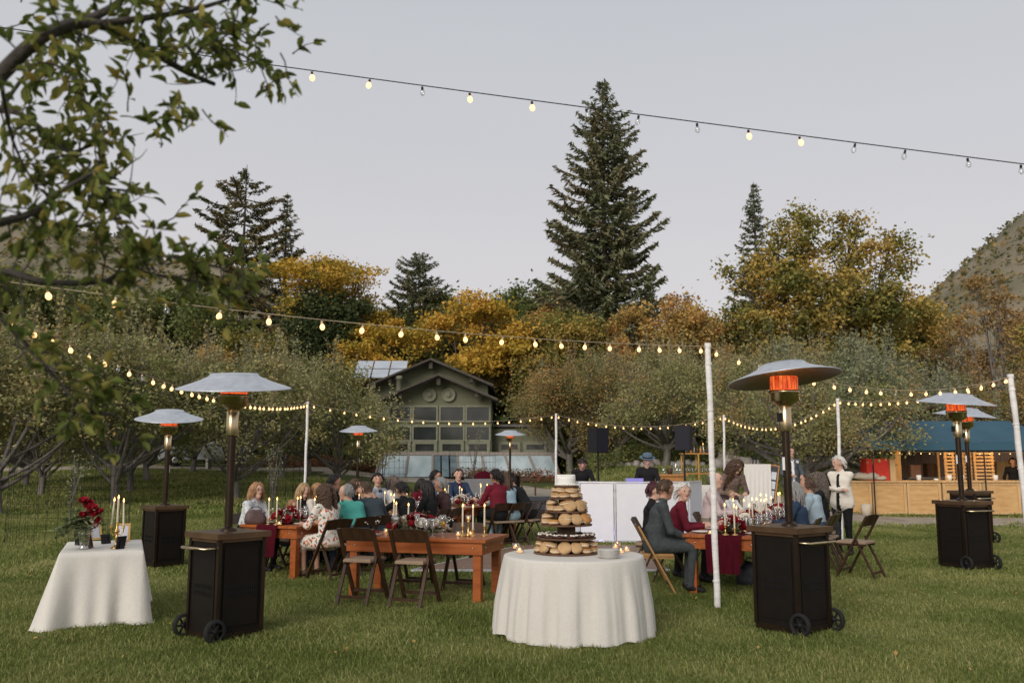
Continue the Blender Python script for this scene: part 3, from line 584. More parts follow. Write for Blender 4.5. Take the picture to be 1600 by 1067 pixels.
hs = thing('house', 'sage green gabled house with dark window grid and glass lean-to', 'house', (XA(690, HY), HY, HB))
hx = hs.location.x
def hX(px): return XA(px, HY, 3) - hx
def hZ(py): return D(800, py, HY).z - HB
# front wall (gable profile, extruded)
zl = hZ(624); pk = hZ(590); xL, xR = hX(605), hX(768)
b = MB(); yF = 0.0
def gable(b, x0, x1, z0, ze, zp, y0, y1, mi=0):
    xm = (x0+x1)/2; f = [(x0, z0), (x1, z0), (x1, ze), (xm, zp), (x0, ze)]
    b.add([(x, y0, z) for x, z in f] + [(x, y1, z) for x, z in f], [(0, 1, 2, 3, 4), (9, 8, 7, 6, 5)] + [(i, (i+1) % 5, (i+1) % 5+5, i+5)[::-1] for i in range(5)], mi)
gable(b, xL, xR, -.3, zl, pk, 0, 4.2); b.build('wall', H_SID, hs)
b = MB(); x0, x1 = hX(572), hX(776); y2 = 4.2
k = (HY+y2)/HY
x0, x1 = (XA(578, HY+y2, 3)-hx), (XA(770, HY+y2, 3)-hx); ze = D(800, 600, HY+y2).z-HB; zp = D(800, 562, HY+y2).z-HB
gable(b, x0+.3, x1-.3, -.3, ze-.1, zp-.15, y2, y2+10); b.build('wall', H_SID, hs)
b = MB(); b.box(((hX(766)+hX(872))/2, 2.6, 1.15), (hX(872)-hX(766)-.02, 3, 2.9)); b.build('wall', H_SID, hs)
def roof(x0, x1, ze, zp, y0, y1, th, over):
    b = MB(); xm = (x0+x1)/2; sl = (zp-ze)/(xm-x0)
    for s, xe in ((-1, x0-over), (1, x1+over)):
        zz = ze - sl*over; P_ = [(xm, zp), (xe, zz), (xe, zz+th), (xm, zp+th)]
        if s > 0: P_ = P_[::-1]
        b.add([(x, y0, z) for x, z in P_] + [(x, y1, z) for x, z in P_], [(0, 1, 2, 3), (7, 6, 5, 4)] + [(i, i+4, (i+1) % 4+4, (i+1) % 4) for i in range(4)])
    r = b.build('roof', H_ROOF, hs)
    for s, xe in ((-1, x0-over), (1, x1+over)):
        f = MB(); f.beam((xm, y0-.06, zp+th*.35), (xe, y0-.06, ze-sl*over+th*.35), .1, .5, up=(0, 1, 0)); f.build('fascia_board', H_FASC, r)
        f = MB(); f.box((xm + s*(x1-x0)*.36, y0+.2, zp-sl*(x1-x0)*.36-.12), (.18, .5, .3)); f.build('rafter_end', H_FASC, r)
    f = MB(); f.box((xm, y0+.2, zp-.22), (.2, .5, .5)); f.build('rafter_end', H_FASC, r)
    return r
roof(xL, xR, zl, pk, -.9, 4.1, .14, .35)
roof(x0+.3, x1-.3, ze-.1, zp-.15, y2-.9, y2+10.5, .16, .35)
b = MB(); b.box(((hX(766)+hX(880))/2+.2, 2.6, 2.75), (hX(880)-hX(766), 3.4, .14)); b.build('roof', H_ROOF, hs)
def window(ax, bx, ay, by, sub=False, y=0.0):
    X0, X1, Z1, Z0 = hX(ax), hX(bx), hZ(ay), hZ(by); w = MB(); fr = .09
    for c, s in ((((X0+X1)/2, y-.03, Z1+fr/2), (X1-X0+2*fr, .1, fr)), (((X0+X1)/2, y-.03, Z0-fr/2), (X1-X0+2*fr, .14, fr)), ((X0-fr/2, y-.03, (Z0+Z1)/2), (fr, .1, Z1-Z0)), ((X1+fr/2, y-.03, (Z0+Z1)/2), (fr, .1, Z1-Z0))): w.box(c, s)
    o = w.build('window', H_TRIM, hs); g = MB(); g.box(((X0+X1)/2, y-.005, (Z0+Z1)/2), (X1-X0, .02, Z1-Z0)); g.build('pane', H_GLS, o)
    if sub:
        i = MB(); t = .07
        for c, s in ((((X0+X1)/2, y-.05, Z1-t/2), (X1-X0-.004, .06, t)), (((X0+X1)/2, y-.05, Z0+t/2), (X1-X0-.004, .06, t)), ((X0+t/2, y-.05, (Z0+Z1)/2), (t, .055, Z1-Z0-2*t)), ((X1-t/2, y-.05, (Z0+Z1)/2), (t, .055, Z1-Z0-2*t))): i.box(c, s)
        i.build('sash', H_TRIM, o)
for a, c in ((609, 640.5), (646.5, 681.5), (688.5, 723.5), (729.5, 764)):
    window(a, c, 636, 657); window(a, c, 667, 687); window(a+1, c-1, 691.5, 706.5, True)
for a, c in ((781, 811), (821, 853)): window(a, c, 692, 704, True, 1.1)
for px in (670.5, 700.5):
    b = MB(); R = Matrix.Rotation(PI/2, 3, 'X'); b.lathe([(0, .18), (.12, .18), (.14, .12), (.3, .06), (.36, .16), (.38, .1), (.38, -.02), (0, -.02)], 20, 0, (hX(px), -.02, hZ(617)), R); b.build('wall_fan', H_TRIM, hs)
b = MB(); b.lathe([(.16, 0), (.16, 1.1), (.2, 1.1), (.2, 1.3), (0, 1.3)], 12, 0, (hX(610), 3.3, hZ(616))); b.build('vent_pipe', H_TRIM, hs)
# lean-to glazing: slanted bays
yt, yb = -.1, -2.2; zt = hZ(711.5); zb = .05
le = MB(); le.box(((hX(598)+hX(868))/2, -.06, zt+.1), (hX(868)-hX(598), .16, .16)); le.build('lean_to_header', WOODG, hs)
tx = [601, 639, 677, 715, 753, 789, 826, 862]; bx = [601, 642, 682, 721, 760, 800, 838, 870]
for i in range(7):
    n = 3 if i in (2,) else 1
    for q in range(n):
        a0, a1 = hX(tx[i]+(tx[i+1]-tx[i])*q/n)+.04, hX(tx[i]+(tx[i+1]-tx[i])*(q+1)/n)-.04
        c0, c1 = hX(bx[i]+(bx[i+1]-bx[i])*q/n)+.04, hX(bx[i]+(bx[i+1]-bx[i])*(q+1)/n)-.04
        g = MB(); ins = .03
        g.add([(c0, yb, zb), (c1, yb, zb), (a1, yt, zt), (a0, yt, zt), (c0, yb+.04, zb), (c1, yb+.04, zb), (a1, yt+.04, zt), (a0, yt+.04, zt)], [(0, 1, 2, 3), (7, 6, 5, 4), (0, 4, 5, 1), (3, 2, 6, 7), (0, 3, 7, 4), (1, 5, 6, 2)])
        g.build('glass_panel', H_LEAND if i == 2 else H_LEAN, hs)
for i in range(8):
    f = MB(); f.beam((hX(bx[i]), yb-.05, zb), (hX(tx[i]), yt-.05, zt), .09, .1, up=(1, 0, 0)); f.build('glazing_bar', WOODG, hs)
for px, lean in ((872, 8), (596, -1)):
    f = MB(); f.beam((hX(px), -2.2, -.1), (hX(px-lean), -.2, zt), .16, .1, up=(1, 0, 0)); f.build('brace', WOODG, hs)
for i in range(3):
    R = Matrix.Rotation(R_(38), 3, 'X'); f = MB(); f.box((XA(568+i*27, 55, 6)-hx, 7, D(800, 577, 55).z-HB), (.98, 1.9, .06), 0, R)
    o = f.build('solar_panel', SOLAR, hs); g = MB(); g.box((XA(568+i*27, 55, 6)-hx, 6.97, D(800, 577, 55).z-HB+.04), (.96, .03, .02), 0, R); g.build('panel_rib', H_FASC, o)
# --- far side: parked van, tank
CARP = M('silver_car_paint', (.48, .52, .54), .25, .3, coat=.6); RUB = M('black_rubber', (.018, .018, .018), .8); CHR = M('grey_steel', (.45, .45, .44), .35, .8)
REDP = M('red_paint', (.42, .02, .015), .4)
cp = P(XA(322, 45), 45); car = thing('parked_car', 'pale silver car parked beside the lane under the trees', 'car', cp, R_(8))
b = MB(); pr = [(-2.1, .35), (-2.15, .75), (-2.0, .95), (-1.2, 1.0), (-.75, 1.45), (.7, 1.5), (1.5, 1.02), (2.05, .9), (2.15, .6), (2.1, .35)]
n = len(pr); b.add([(x, -.85 + (.12 if z > 1.1 else 0), z) for x, z in pr] + [(x, .85 - (.12 if z > 1.1 else 0), z) for x, z in pr], [tuple(range(n)), tuple(range(2*n-1, n-1, -1))] + [(i, i+n, (i+1) % n+n, (i+1) % n) for i in range(n)]); b.build('body', CARP, car)
b = MB(); b.add([(-.95, -.86, 1.03), (1.2, -.86, 1.05), (.62, -.76, 1.42), (-.68, -.76, 1.38)], [(0, 1, 2, 3)]); b.build('side_window', H_GLS, car)
for x in (-1.3, 1.3):
    b = MB(); b.lathe([(0, -.1), (.2, -.1), (.32, -.08), (.33, .08), (0, .1)], 14, 0, (x, -.8, .33), Matrix.Rotation(PI/2, 3, 'X')); w = b.build('wheel', RUB, car); b = MB(); b.lathe([(0, .105), (.14, .105), (.15, .1)], 12, 0, (x, -.8, .33), Matrix.Rotation(PI/2, 3, 'X')); b.build('rim', CHR, w)
b = MB(); b.box((-2.1, -.6, .8), (.08, .3, .16)); b.build('tail_light', REDP, car)
tp = P(XA(342, 43), 43); tk = thing('fuel_tank', 'pale rounded fuel tank on legs beside the parked car', 'tank', tp)
TANK = M('tank_paint', (.42, .44, .40), .45); b = MB(); R = Matrix.Rotation(PI/2, 3, 'Y')
b.lathe([(0, -.85), (.25, -.8), (.42, -.6), (.46, -.4), (.46, .4), (.42, .6), (.25, .8), (0, .85)], 16, 0, (0, 0, .85), R); b.build('tank_shell', TANK, tk)
for x in (-.5, .5): b = MB(); b.box((x, 0, .24), (.12, .5, .5)); b.build('leg', CHR, tk)
b = MB(); b.lathe([(.12, 0), (.12, .16), (0, .2)], 10, 0, (0, 0, 1.3)); b.build('valve_cap', CHR, tk)

# ================================================================== FOOD STALL
PLY = M('plywood', (.50, .29, .115), .6, scale=2.2, stretch=(1, 1, 5), col2=(.66, .42, .19), bump=.1)
PINEW = M('pine_wood', (.52, .32, .14), .65, scale=4, stretch=(4, 4, .6), col2=(.66, .44, .22)); BLK = M('black_metal', (.02, .02, .022), .5, .3); TEAL = M('teal_canvas', (.035, .085, .128), .75, scale=1.5, col2=(.045, .108, .15), bump=.25, bscale=3)
DKW = M('dark_wood', (.055, .032, .02), .6, scale=5, stretch=(5, 5, .5), col2=(.10, .058, .034)); SHED = M('shed_boards', (.06, .035, .022), .8, scale=4, stretch=(6, 1, .4), col2=(.11, .065, .04))
GREY = M('grey_fabric', (.20, .20, .21), .9, scale=20); WHT = M('white_paint', (.78, .77, .74), .5, var=.04); BURL = M('canvas_cloth', (.55, .48, .38), .9, scale=14, bump=.4)
SY = 26.6; sx = lambda px, Y=SY: XA(px, Y, 1)
ct = thing('food_counter', 'long plywood serving counter with framed panels under blue canopy', 'counter', (0, SY, 0))
for a, c in ((1324, 1360), (1362, 1414.5), (1415.5, 1468.5), (1471, 1532), (1533, 1592), (1594, 1660)):
    b = MB(); b.box(((sx(a)+sx(c))/2, 0, .5), (sx(c)-sx(a), .04, .92)); o = b.build('panel', PLY, ct)
    for x in (sx(a)+.04, sx(c)-.04): f = MB(); f.box((x, -.035, .5), (.075, .03, .92)); f.build('batten', PINEW, o)
    for z in (.08, .92): f = MB(); f.box(((sx(a)+sx(c))/2, -.033, z), (sx(c)-sx(a)-.155, .026, .075)); f.build('batten', PINEW, o)
b = MB(); b.box(((sx(1322)+sx(1662))/2, .3, .985), (sx(1662)-sx(1322), .8, .045)); b.build('counter_top', PINEW, ct)
b = MB(); b.box(((sx(1322)+sx(1662))/2, .05, .02), (sx(1662)-sx(1322), .05, .06)); b.build('kick_board', BLK, ct)
cn = thing('canopy_tent', 'dark teal canopy tent on thin black legs over the food counter', 'canopy', (0, 0, 0))
cx0, cx1, cy0, cy1 = sx(1356), sx(1700), SY-.35, SY+3.4; ze_, zr = 2.16, 2.82
b = MB(); n = 8; V = []; F = []
cxr0, cxr1, cm = sx(1424), cx1-1.4, (cy0+cy1)/2
def sag(p, q, s, t): p = Vector(p).lerp(Vector(q), t); p.z -= s*4*t*(1-t); return p
rows = []
for j in range(n+1):
    t = j/n; z = ze_+(zr-ze_)*t - .10*4*t*(1-t)*.6
    rows.append((t, z))
for j, (t, z) in enumerate(rows):
    xa, xb = cx0+(cxr0-cx0)*t, cx1+(cxr1-cx1)*t; ya, yb_ = cy0+(cm-cy0)*t, cy1+(cm-cy1)*t
    ring = []
    for k in range(25): q = k/24; ring.append((xa+(xb-xa)*q, ya, z-.05*math.sin(q*PI*3)**2*(1-t)))
    for k in range(1, 9): q = k/8; ring.append((xb, ya+(yb_-ya)*q, z))
    for k in range(1, 25): q = k/24; ring.append((xb+(xa-xb)*q, yb_, z))
    for k in range(1, 8): q = k/8; ring.append((xa, yb_+(ya-yb_)*q, z))
    V += ring; m = len(ring)
for j in range(n):
    for k in range(m): F.append((j*m+k, j*m+(k+1) % m, (j+1)*m+(k+1) % m, (j+1)*m+k))
b.add(V, F, 0, True); roofc = b.build('canopy_roof', TEAL, cn)
b = MB(); ring = V[:m]; b.add([(x, y, z) for x, y, z in ring] + [(x + .012*math.sin(i*1.9), y + .012*math.sin(i*1.3), ze_-.27) for i, (x, y, z) in enumerate(ring)], [(k+m, (k+1) % m+m, (k+1) % m, k) for k in range(m)], 0, True); b.build('valance', TEAL, cn)
for x, y in ((cx0+.06, cy0+.05), (sx(1532), cy0+.06), (cx0+.06, cy1-.05), (sx(1640), cy0+.05)):
    b = MB(); b.tube([(x, y, 0), (x, y, ze_-.02)], .022, 6); b.build('leg', BLK, cn)
# stall backdrop: shed
sh = thing('shed', 'dark timber shed with low gable standing behind the food stall', 'shed', (0, 0, 0)); s2 = lambda px: XA(px, 33, 2)
b = MB(); b.box(((s2(1398)+s2(1700))/2, 33.5, 1.3), (s2(1700)-s2(1398), .2, 2.6)); b.build('wall', SHED, sh)
b = MB(); xa, xm, xb = s2(1415), s2(1452), s2(1489); zz, zp_ = D(800, 652, 33).z, D(800, 636, 33).z
b.add([(xa, 32.6, zz), (xm, 32.6, zp_), (xb, 32.6, zz), (xa, 37, zz), (xm, 37, zp_), (xb, 37, zz)], [(0, 1, 4, 3), (1, 2, 5, 4)]); b.build('roof', H_ROOF, sh)
for u, w in (((xa, 32.55, zz), (xm, 32.55, zp_)), ((xm, 32.55, zp_), (xb, 32.55, zz))): f = MB(); f.beam(u, w, .1, .14, up=(0, 1, 0)); f.build('fascia_board', DKW, sh)
b = MB(); b.add([(xa+.1, 32.7, zz-.6), (xb-.1, 32.7, zz-.6), (xb-.1, 32.7, zz-.05), (xm, 32.7, zp_-.1), (xa+.1, 32.7, zz-.05)], [(0, 1, 2, 3, 4)]); b.build('gable_wall', SHED, sh)
def crate(name, label, cat, px0, px1, py0, py1, Y, dep, mat, zbase=1.01, extra=None):
    X0, X1 = XA(px0, Y, 1.2), XA(px1, Y, 1.2); zt = D(800, py0, Y).z
    t = thing(name, label, cat, ((X0+X1)/2, Y, zbase)); b = MB(); w, h = X1-X0, zt-zbase; b.box((0, 0, h/2), (w, dep, h)); b.build('body', mat, t)
    f = MB(); f.box((0, 0, h+.012), (w+.03, dep+.03, .022)); f.build('lid', extra or mat, t); return t
REDB = M('red_tarp', (.50, .030, .020), .6, scale=5, col2=(.62, .05, .03))
crate('food_cabinet', 'bright red box standing on the food counter', 'box', 1349.5, 1384, 717.5, 745, SY+.3, .5, REDB)
crate('wooden_cabinet', 'yellow wood cabinet beside the red box on the counter', 'cabinet', 1385.5, 1394.5, 718, 745, SY+.3, .5, PINEW)
crate('wooden_post', 'plain upright timber post behind the counter', 'post', 1398, 1407, 704, 745, SY+1.6, .16, PINEW, 0)
def rack(px0, px1, py0, Y, label):
    X0, X1 = XA(px0, Y, 1.2), XA(px1, Y, 1.2); zt = D(800, py0, Y).z; t = thing('bread_rack', label, 'rack', ((X0+X1)/2, Y, 0)); w = X1-X0
    for x in (-w/2+.03, w/2-.03):
        for y in (-.22, .22): b = MB(); b.box((x, y, zt/2), (.05, .05, zt)); b.build('post', PINEW, t)
    n = 16
    for i in range(n):
        b = MB(); b.box((0, -.25, .25+(zt-.3)*i/(n-1)), (w+.02, .02, .055)); b.build('slat', PINEW, t)
rack(1471, 1486, 706, SY+1.3, 'narrow slatted bread rack nearest the shed door behind counter')
rack(1499, 1513, 706, SY+1.5, 'slim slatted bread rack beside the wide rack behind counter')
rack(1517, 1547, 706, SY+1.2, 'wide slatted bread rack behind the food counter')
wt = thing('work_table', 'folding work table inside the food stall', 'table', (XA(1446, SY+2.2, 1), SY+2.2, 0)); b = MB(); b.box((0, 0, 1.05), (1.3, .6, .05)); b.build('table_top', GREY, wt)
for x in (-.55, .55): b = MB(); b.beam((x, -.25, 0), (x, .25, 1.03), .04, .04); b.beam((x+.05, .25, 0), (x+.05, -.25, 1.03), .04, .04); b.build('leg', BLK, wt)
crate('wooden_crate', 'brown wooden crate on the work table in the stall', 'crate', 1446, 1462, 725, 735, SY+2.2, .3, DKW, 1.08)
crate('wooden_crate', 'flat pinkish crate on the left of the work table', 'crate', 1420, 1436, 727.5, 735, SY+2.2, .3, M('pink_crate', (.30, .18, .14), .7), 1.08)
crate('yellow_crate', 'yellow crate low at the right end of the stall', 'crate', 1553, 1590, 722, 736, SY+2.6, .4, PINEW, .9)
def blob(name, label, cat, px, Y, z, r, mat, grp=None):
    b = MB(); b.ell((0, 0, r[2]), r, 0, None, 14, 9); rr = random.Random(px); k = [rr.uniform(4, 9) for _ in range(3)]
    b.v = [(x*(1+.12*math.sin(k[0]*z/r[2]+x*9)), y*(1+.12*math.sin(k[1]*x/r[0])), max(0, z*(1+.15*math.sin(k[2]*x/r[0]+y*8)))) for x, y, z in b.v]
    o = b.build(name, mat); o.location = (XA(px, Y, z+.1), Y, z); return tag(o, label, cat, grp)
blob('cloth_bundle', 'crumpled cream cloth on the counter by the red box', 'cloth', 1355, SY+.15, 1.008, (.42, .2, .12), BURL)
blob('cloth_bundle', 'small cream cloth bundle right of the larger one', 'cloth', 1375, SY+.1, 1.008, (.2, .15, .07), BURL)
def cup(px, Y, z, r, h, mat, label, grp, name='cup'):
    b = MB(); b.lathe([(0, 0), (r*.8, 0), (r, h), (r*.93, h), (r*.75, .01), (0, .01)], 12); o = b.build(name, mat); o.location = (XA(px, Y, z), Y, z); return tag(o, label, 'cup', grp)
tag(cup(1354, SY-.45, .0, .15, .36, BURL, 'cream bucket on the grass at the foot of the counter', None, 'bucket'), 'cream bucket on the grass at the foot of the counter', 'bucket')
for px in (1436, 1484, 1503, 1463, 1556): cup(px, SY+.12, 1.009, .07, .16 if px != 1463 else .06, WHT, 'white tub standing on the food counter', 'tubs on the counter')
# ================================================================== HEATERS
HBLK = M('heater_black', (.010, .008, .0065), .6, .0, var=.2, scale=8, col2=(.013, .010, .008), spec=.12); HBRZ = M('heater_bronze', (.030, .020, .014), .35, .6, scale=6, col2=(.045, .03, .02)); BRASS = M('brass_steel', (.52, .40, .24), .25, 1.0, col2=(.62, .50, .33)); DOME = M('brushed_aluminium', (.60, .62, .66), .42, .75, scale=14, var=.1, stretch=(1, 1, 1), spec=.5); TOPM = M('heater_top', (.085, .050, .028), .3, .4, scale=4, col2=(.15, .09, .05))
GLOW = ME('heater_glow', (1.0, .10, .022), .75)
_t = GLOW.node_tree; _tc = _t.nodes.new('ShaderNodeTexCoord'); _mp = _t.nodes.new('ShaderNodeMapping'); _mp.inputs['Scale'].default_value = (28, 28, 9); _n = _t.nodes.new('ShaderNodeTexNoise'); _n.inputs['Scale'].default_value = 1; _r = _t.nodes.new('ShaderNodeValToRGB')
_r.color_ramp.elements[0].position = .32; _r.color_ramp.elements[0].color = (.42, .030, .006, 1); _r.color_ramp.elements[1].position = .7; _r.color_ramp.elements[1].color = (1, .19, .045, 1)
_t.links.new(_tc.outputs['Object'], _mp.inputs[0]); _t.links.new(_mp.outputs[0], _n.inputs[0]); _t.links.new(_n.outputs[0], _r.inputs[0]); _t.links.new(_r.outputs[0], _t.nodes['Principled BSDF'].inputs['Emission Color'])
HGL = bpy.data.lights.new('burner_light', 'POINT'); HGL.energy = 14; HGL.color = (1, .36, .12); HGL.shadow_soft_size = .15; GRIL = M('burner_mesh', (.25, .20, .15), .4, .8)
def heater():
    t = thing('patio_heater', 'x', 'patio heater')
    W = .45; b = MB(); b.box((0, 0, .47), (W, W, .82)); body = b.build('cabinet', HBLK, t)
    for sx_, sy_ in ((-1, -1), (1, -1), (1, 1), (-1, 1)): f = MB(); f.box((sx_*(W/2+.002), sy_*(W/2+.002), .47), (.035, .035, .83)); f.build('corner_trim', HBRZ, body)
    for a in range(4):
        R = Matrix.Rotation(a*PI/2, 3, 'Z'); f = MB(); f.box(R @ Vector((0, -W/2-.004, .46)), (W-.1, .010, .68), 0, R); pn = f.build('door_panel', HBLK, body)
        for q in range(2): f = MB(); [f.box(R @ Vector((-.13+.02*i, -W/2-.012, .40+.06*q)), (.006, .006, .035), 0, R) for i in range(14)]; f.build('vent_slots', BLK, pn)
    b = MB(); b.box((0, 0, .905), (W+.10, W+.10, .05)); b.box((0, 0, .865), (W+.03, W+.03, .03)); b.build('top_plate', TOPM, t)
    b = MB(); b.box((0, 0, .04), (W+.02, W+.02, .05)); b.build('base_plate', HBRZ, t)
    b = MB(); b.tube([(-.19, W/2, .80), (-.19, W/2+.12, .80), (.19, W/2+.12, .80), (.19, W/2, .80)], .013, 6); b.build('handle', BRASS, t)
    for s in (-1, 1):
        R = Matrix.Rotation(PI/2, 3, 'Y'); c = (s*(W/2+.03), W/2+.03, .10); f = MB(); f.lathe([(.075, -.02), (.10, -.02), (.105, 0), (.10, .02), (.075, .02), (.075, -.02)], 20, 0, c, R); w = f.build('wheel', RUB, t)
        f = MB(); f.lathe([(0, -.012), (.022, -.02), (.022, .02), (0, .02)], 8, 0, c, R); [f.beam(c, Vector(c)+Vector((0, math.cos(k*PI/3), math.sin(k*PI/3)))*.085, .012, .016) for k in range(6)]; f.build('rim', BLK, w)
    b = MB(); b.tube([(0, 0, .93), (0, 0, 1.83)], .037, 14); b.lathe([(.075, .93), (.075, .94), (.05, .965), (.038, .97)], 14); b.build('post', HBRZ, t)
    b = MB(); b.lathe([(.052, 1.80), (.058, 1.82), (.058, 2.02), (.05, 2.03)], 16); hd = b.build('valve_sleeve', BRASS, t); f = MB(); f.box((.06, -.01, 1.93), (.03, .05, .08)); f.build('control_knob', BLK, hd); f = MB(); f.box((.0365, -.008, 1.5), (.006, .026, .12)); f.build('sticker', WHT, hd)
    b = MB(); b.lathe([(.05, 2.03), (.085, 2.05), (.12, 2.075), (.135, 2.08), (.135, 2.15), (.142, 2.155), (.142, 2.18), (.13, 2.185), (0, 2.185)], 20); b.build('burner_bowl', BRASS, t)
    b = MB(); b.lathe([(.122, 2.186), (.128, 2.21), (.128, 2.30), (.118, 2.315)], 24); g = b.build('burner_screen', GLOW, t)
    f = MB()
    for k in range(22): a = 2*PI*k/22; f.beam((.131*math.cos(a), .131*math.sin(a), 2.186), (.131*math.cos(a), .131*math.sin(a), 2.315), .003, .003)
    f.build('guard_bars', GRIL, g)
    b = MB(); pf = [(.52, 2.285), (.525, 2.287), (.52, 2.295), (.43, 2.325), (.33, 2.36), (.25, 2.395), (.225, 2.41), (.215, 2.43), (0, 2.44)]; b.lathe(pf, 40); b.lathe([(.52, 2.286), (.40, 2.322), (.25, 2.385), (0, 2.41)][::-1], 40, 1)
    b.build('reflector_dome', [DOME, M('dome_underside', (.30, .28, .26), .35, .8)], t)
    return t
HT = heater(); HEATERS = []
def place_heater(px, py, rz, top_py, label, tilt=(0, 0), drop=0.0):
    g = GT(px, py) if py else None
    zt = D(px, top_py, g.y).z; s = (zt-g.z)/2.42
    o = dup(HT, g, R_(rz), label, scale=min(max(s, .92), 1.09)); HEATERS.append(o)
    lo = link('burner_light', HGL, o, (0, 0, 2.24))
    for c in o.children:
        if c.name.startswith('reflector_dome'):      # domes sit a little crooked
            R = Matrix.Rotation(-R_(rz), 4, 'Z') @ Matrix.Rotation(R_(tilt[0]), 4, 'X') @ Matrix.Rotation(R_(tilt[1]), 4, 'Y') @ Matrix.Rotation(R_(rz), 4, 'Z')
            c.matrix_local = Matrix.Translation((0, 0, 2.33-drop)) @ R @ Matrix.Translation((0, 0, -2.33))
    return o
place_heater(350, 993, 140, 577, 'black patio heater with wheels beside the white clothed candle table', (7.5, .5), .05)
place_heater(1240, 984, -143, 571, 'black patio heater beside white pole with glowing burner under tilted dome', (-6, -5))
place_heater(253, 884, 45, 642, 'dark patio heater on the lawn behind the candle table', (9, 2.5))
place_heater(1510, 888, 200, 616, 'dark patio heater with wheel in front of the plywood counter', (6, 3))
place_heater(1521, 848, 210, 638, 'dark patio heater half hidden behind the one at the counter', (6, 4))
place_heater(557, 806, 20, 666, 'distant patio heater rising behind the diners left of the house', (6, 0))
place_heater(797, 783, 50, 673, 'distant patio heater standing in front of the glass lean-to', (6, 0))
for c in list(HT.children_recursive) + [HT]: bpy.data.objects.remove(c)
# ================================================================== POLES AND STRING LIGHTS
POLEM = M('white_wrap', (.74, .72, .70), .6, scale=5, bump=.35, bscale=14, stretch=(1, 1, 3)); CORD = M('light_cord', (.50, .40, .28), .7); CORDD = M('dark_cord', (.03, .03, .03), .7); SOCK = M('socket_tan', (.62, .48, .32), .6); SOCKD = M('socket_dark', (.025, .015, .012), .6)
BULB = ME('bulb_lit', (1.0, .56, .23), 1.75); BULBG = MG('bulb_clear', (1, 1, 1), .16)
def pole(px, py, tpx, tpy, r, label, Y=None):
    g = GT(px, py) if Y is None else P(XA(px, Y), Y)
    tp = D(tpx, tpy, g.y); t = thing('white_pole', label, 'pole', g); d = tp-g; b = MB()
    n = 14; bow = Vector((0, 0, 0)); b.tube([d*(i/n) + Vector((math.sin(i*1.3)*.004, 0, 0)) for i in range(n+1)], [r*(1+.06*math.sin(i*2.2)) for i in range(n+1)], 12); sh_ = b.build('shaft', POLEM, t)
    for k in (.1, .3, .52, .75, .93): f = MB(); c = d*k; f.tube([c-d.normalized()*.012, c+d.normalized()*.012], r*1.16, 12); f.build('wrap_ring', POLEM, sh_)
    b = MB(); b.tube([d*.995, d*1.012], r*1.12, 12); b.build('cap', POLEM, t); return tp
T1 = pole(1121, 950, 1106, 541, .034, 'tall white wrapped pole leaning beside the right dining table')
T2 = pole(1604, 868, 1579, 588, .042, 'thick white wrapped pole at the right end of the lights', Y=13.4)
T3 = pole(476, 0, 481, 630, .028, 'slim white pole on the lawn left of the distant heater', Y=19.5)
T4 = pole(868, 0, 869, 648, .03, 'slim white pole behind the dessert stand', Y=23.5)
T5 = pole(1131, 0, 1131, 650, .032, 'slim white pole behind the woman holding the baby', Y=24.5)
T6 = pole(1311, 0, 1309, 625, .032, 'slim white pole behind the woman in cream jacket', Y=18.2)
bm = MB(); bm.lathe([(0, -.078), (.014, -.075), (.025, -.062), (.030, -.045), (.028, -.03), (.02, -.016), (.014, -.006)], 12); BME = bm.mesh('bulb', BULB); BMEU = bm.mesh('bulb', BULBG)
bm = MB(); bm.lathe([(0, .03), (.013, .03), (.014, -.008), (0, -.008)], 8); SOE = bm.mesh('socket', SOCK); SOED = bm.mesh('socket', SOCKD)
def span(a, b_, sagz, label, n, spacing=.38, lit=None, dark=False, r=.0038, t0=.02, t1=.98, bs=1.0):
    a = Vector(a); b_ = Vector(b_); f = lambda t: a.lerp(b_, t) - Vector((0, 0, sagz*4*t*(1-t)))
    t = thing('string_lights', label, 'string lights', a); w = MB(); w.tube([f(i/40)-a for i in range(41)], r, 5); w.build('wire', CORDD if dark else CORD, t)
    rr = random.Random(n+int(sagz*100))
    for i in range(n):
        q = t0 + (t1-t0)*(i + rr.uniform(-.12, .12))/(max(n-1, 1)); p = f(q) - a - Vector((0, 0, .03)); un = (lit is not None and i not in lit) or (lit is None and rr.random() < .04)
        o = link('bulb', BMEU if un else BME, t, p); o.rotation_euler = (rr.uniform(-.25, .25), rr.uniform(-.25, .25), 0); o.scale = (bs*.66,)*3
        link('socket', SOED if dark else SOE, o)
# overhead dark cord: bulbs where the photograph has them
A0, A1 = D(-60, 30, 6.2), D(1660, 259, 6.3)
span(A0+(A0-A1)*.25, A1+(A1-A0)*.30, .04, 'dark overhead cord of bulbs, some unlit, crossing the sky', 20, lit={4, 6, 7, 9, 10, 14, 15}, dark=True, t0=(.25+.0203)/1.55, t1=(.25+.9605)/1.55, r=.0042)
BA = D(-70, 424, 5.2); BA = BA + (BA-T1)*.06; _u = ((BA.x, BA.y))
t = thing('white_pole', 'white wrapped pole just outside the left edge holding two strings', 'pole', (BA.x, BA.y, 0)); b = MB(); b.tube([(0, 0, 0), (0, 0, BA.z+.02)], .034, 12); b.build('shaft', POLEM, t); b = MB(); b.tube([(0, 0, BA.z+.02), (0, 0, BA.z+.05)], .038, 12); b.build('cap', POLEM, t)
CA = BA + Vector((0, 0, .10))
span(BA, T1, .10, 'string of warm bulbs running to the tall white pole beside the right table', 21, t0=.03, t1=.985)
span(CA, T3, .36, 'sagging string of warm bulbs behind the heater beside the candle table', 42, t0=.02, t1=.99)
span(T3, T4, .28, 'string of warm bulbs in front of the green house', 20)
span(T4, T5, .30, 'string of warm bulbs above the speakers', 19)
span(T5, T6, .42, 'string of warm bulbs above the standing suited man', 24)
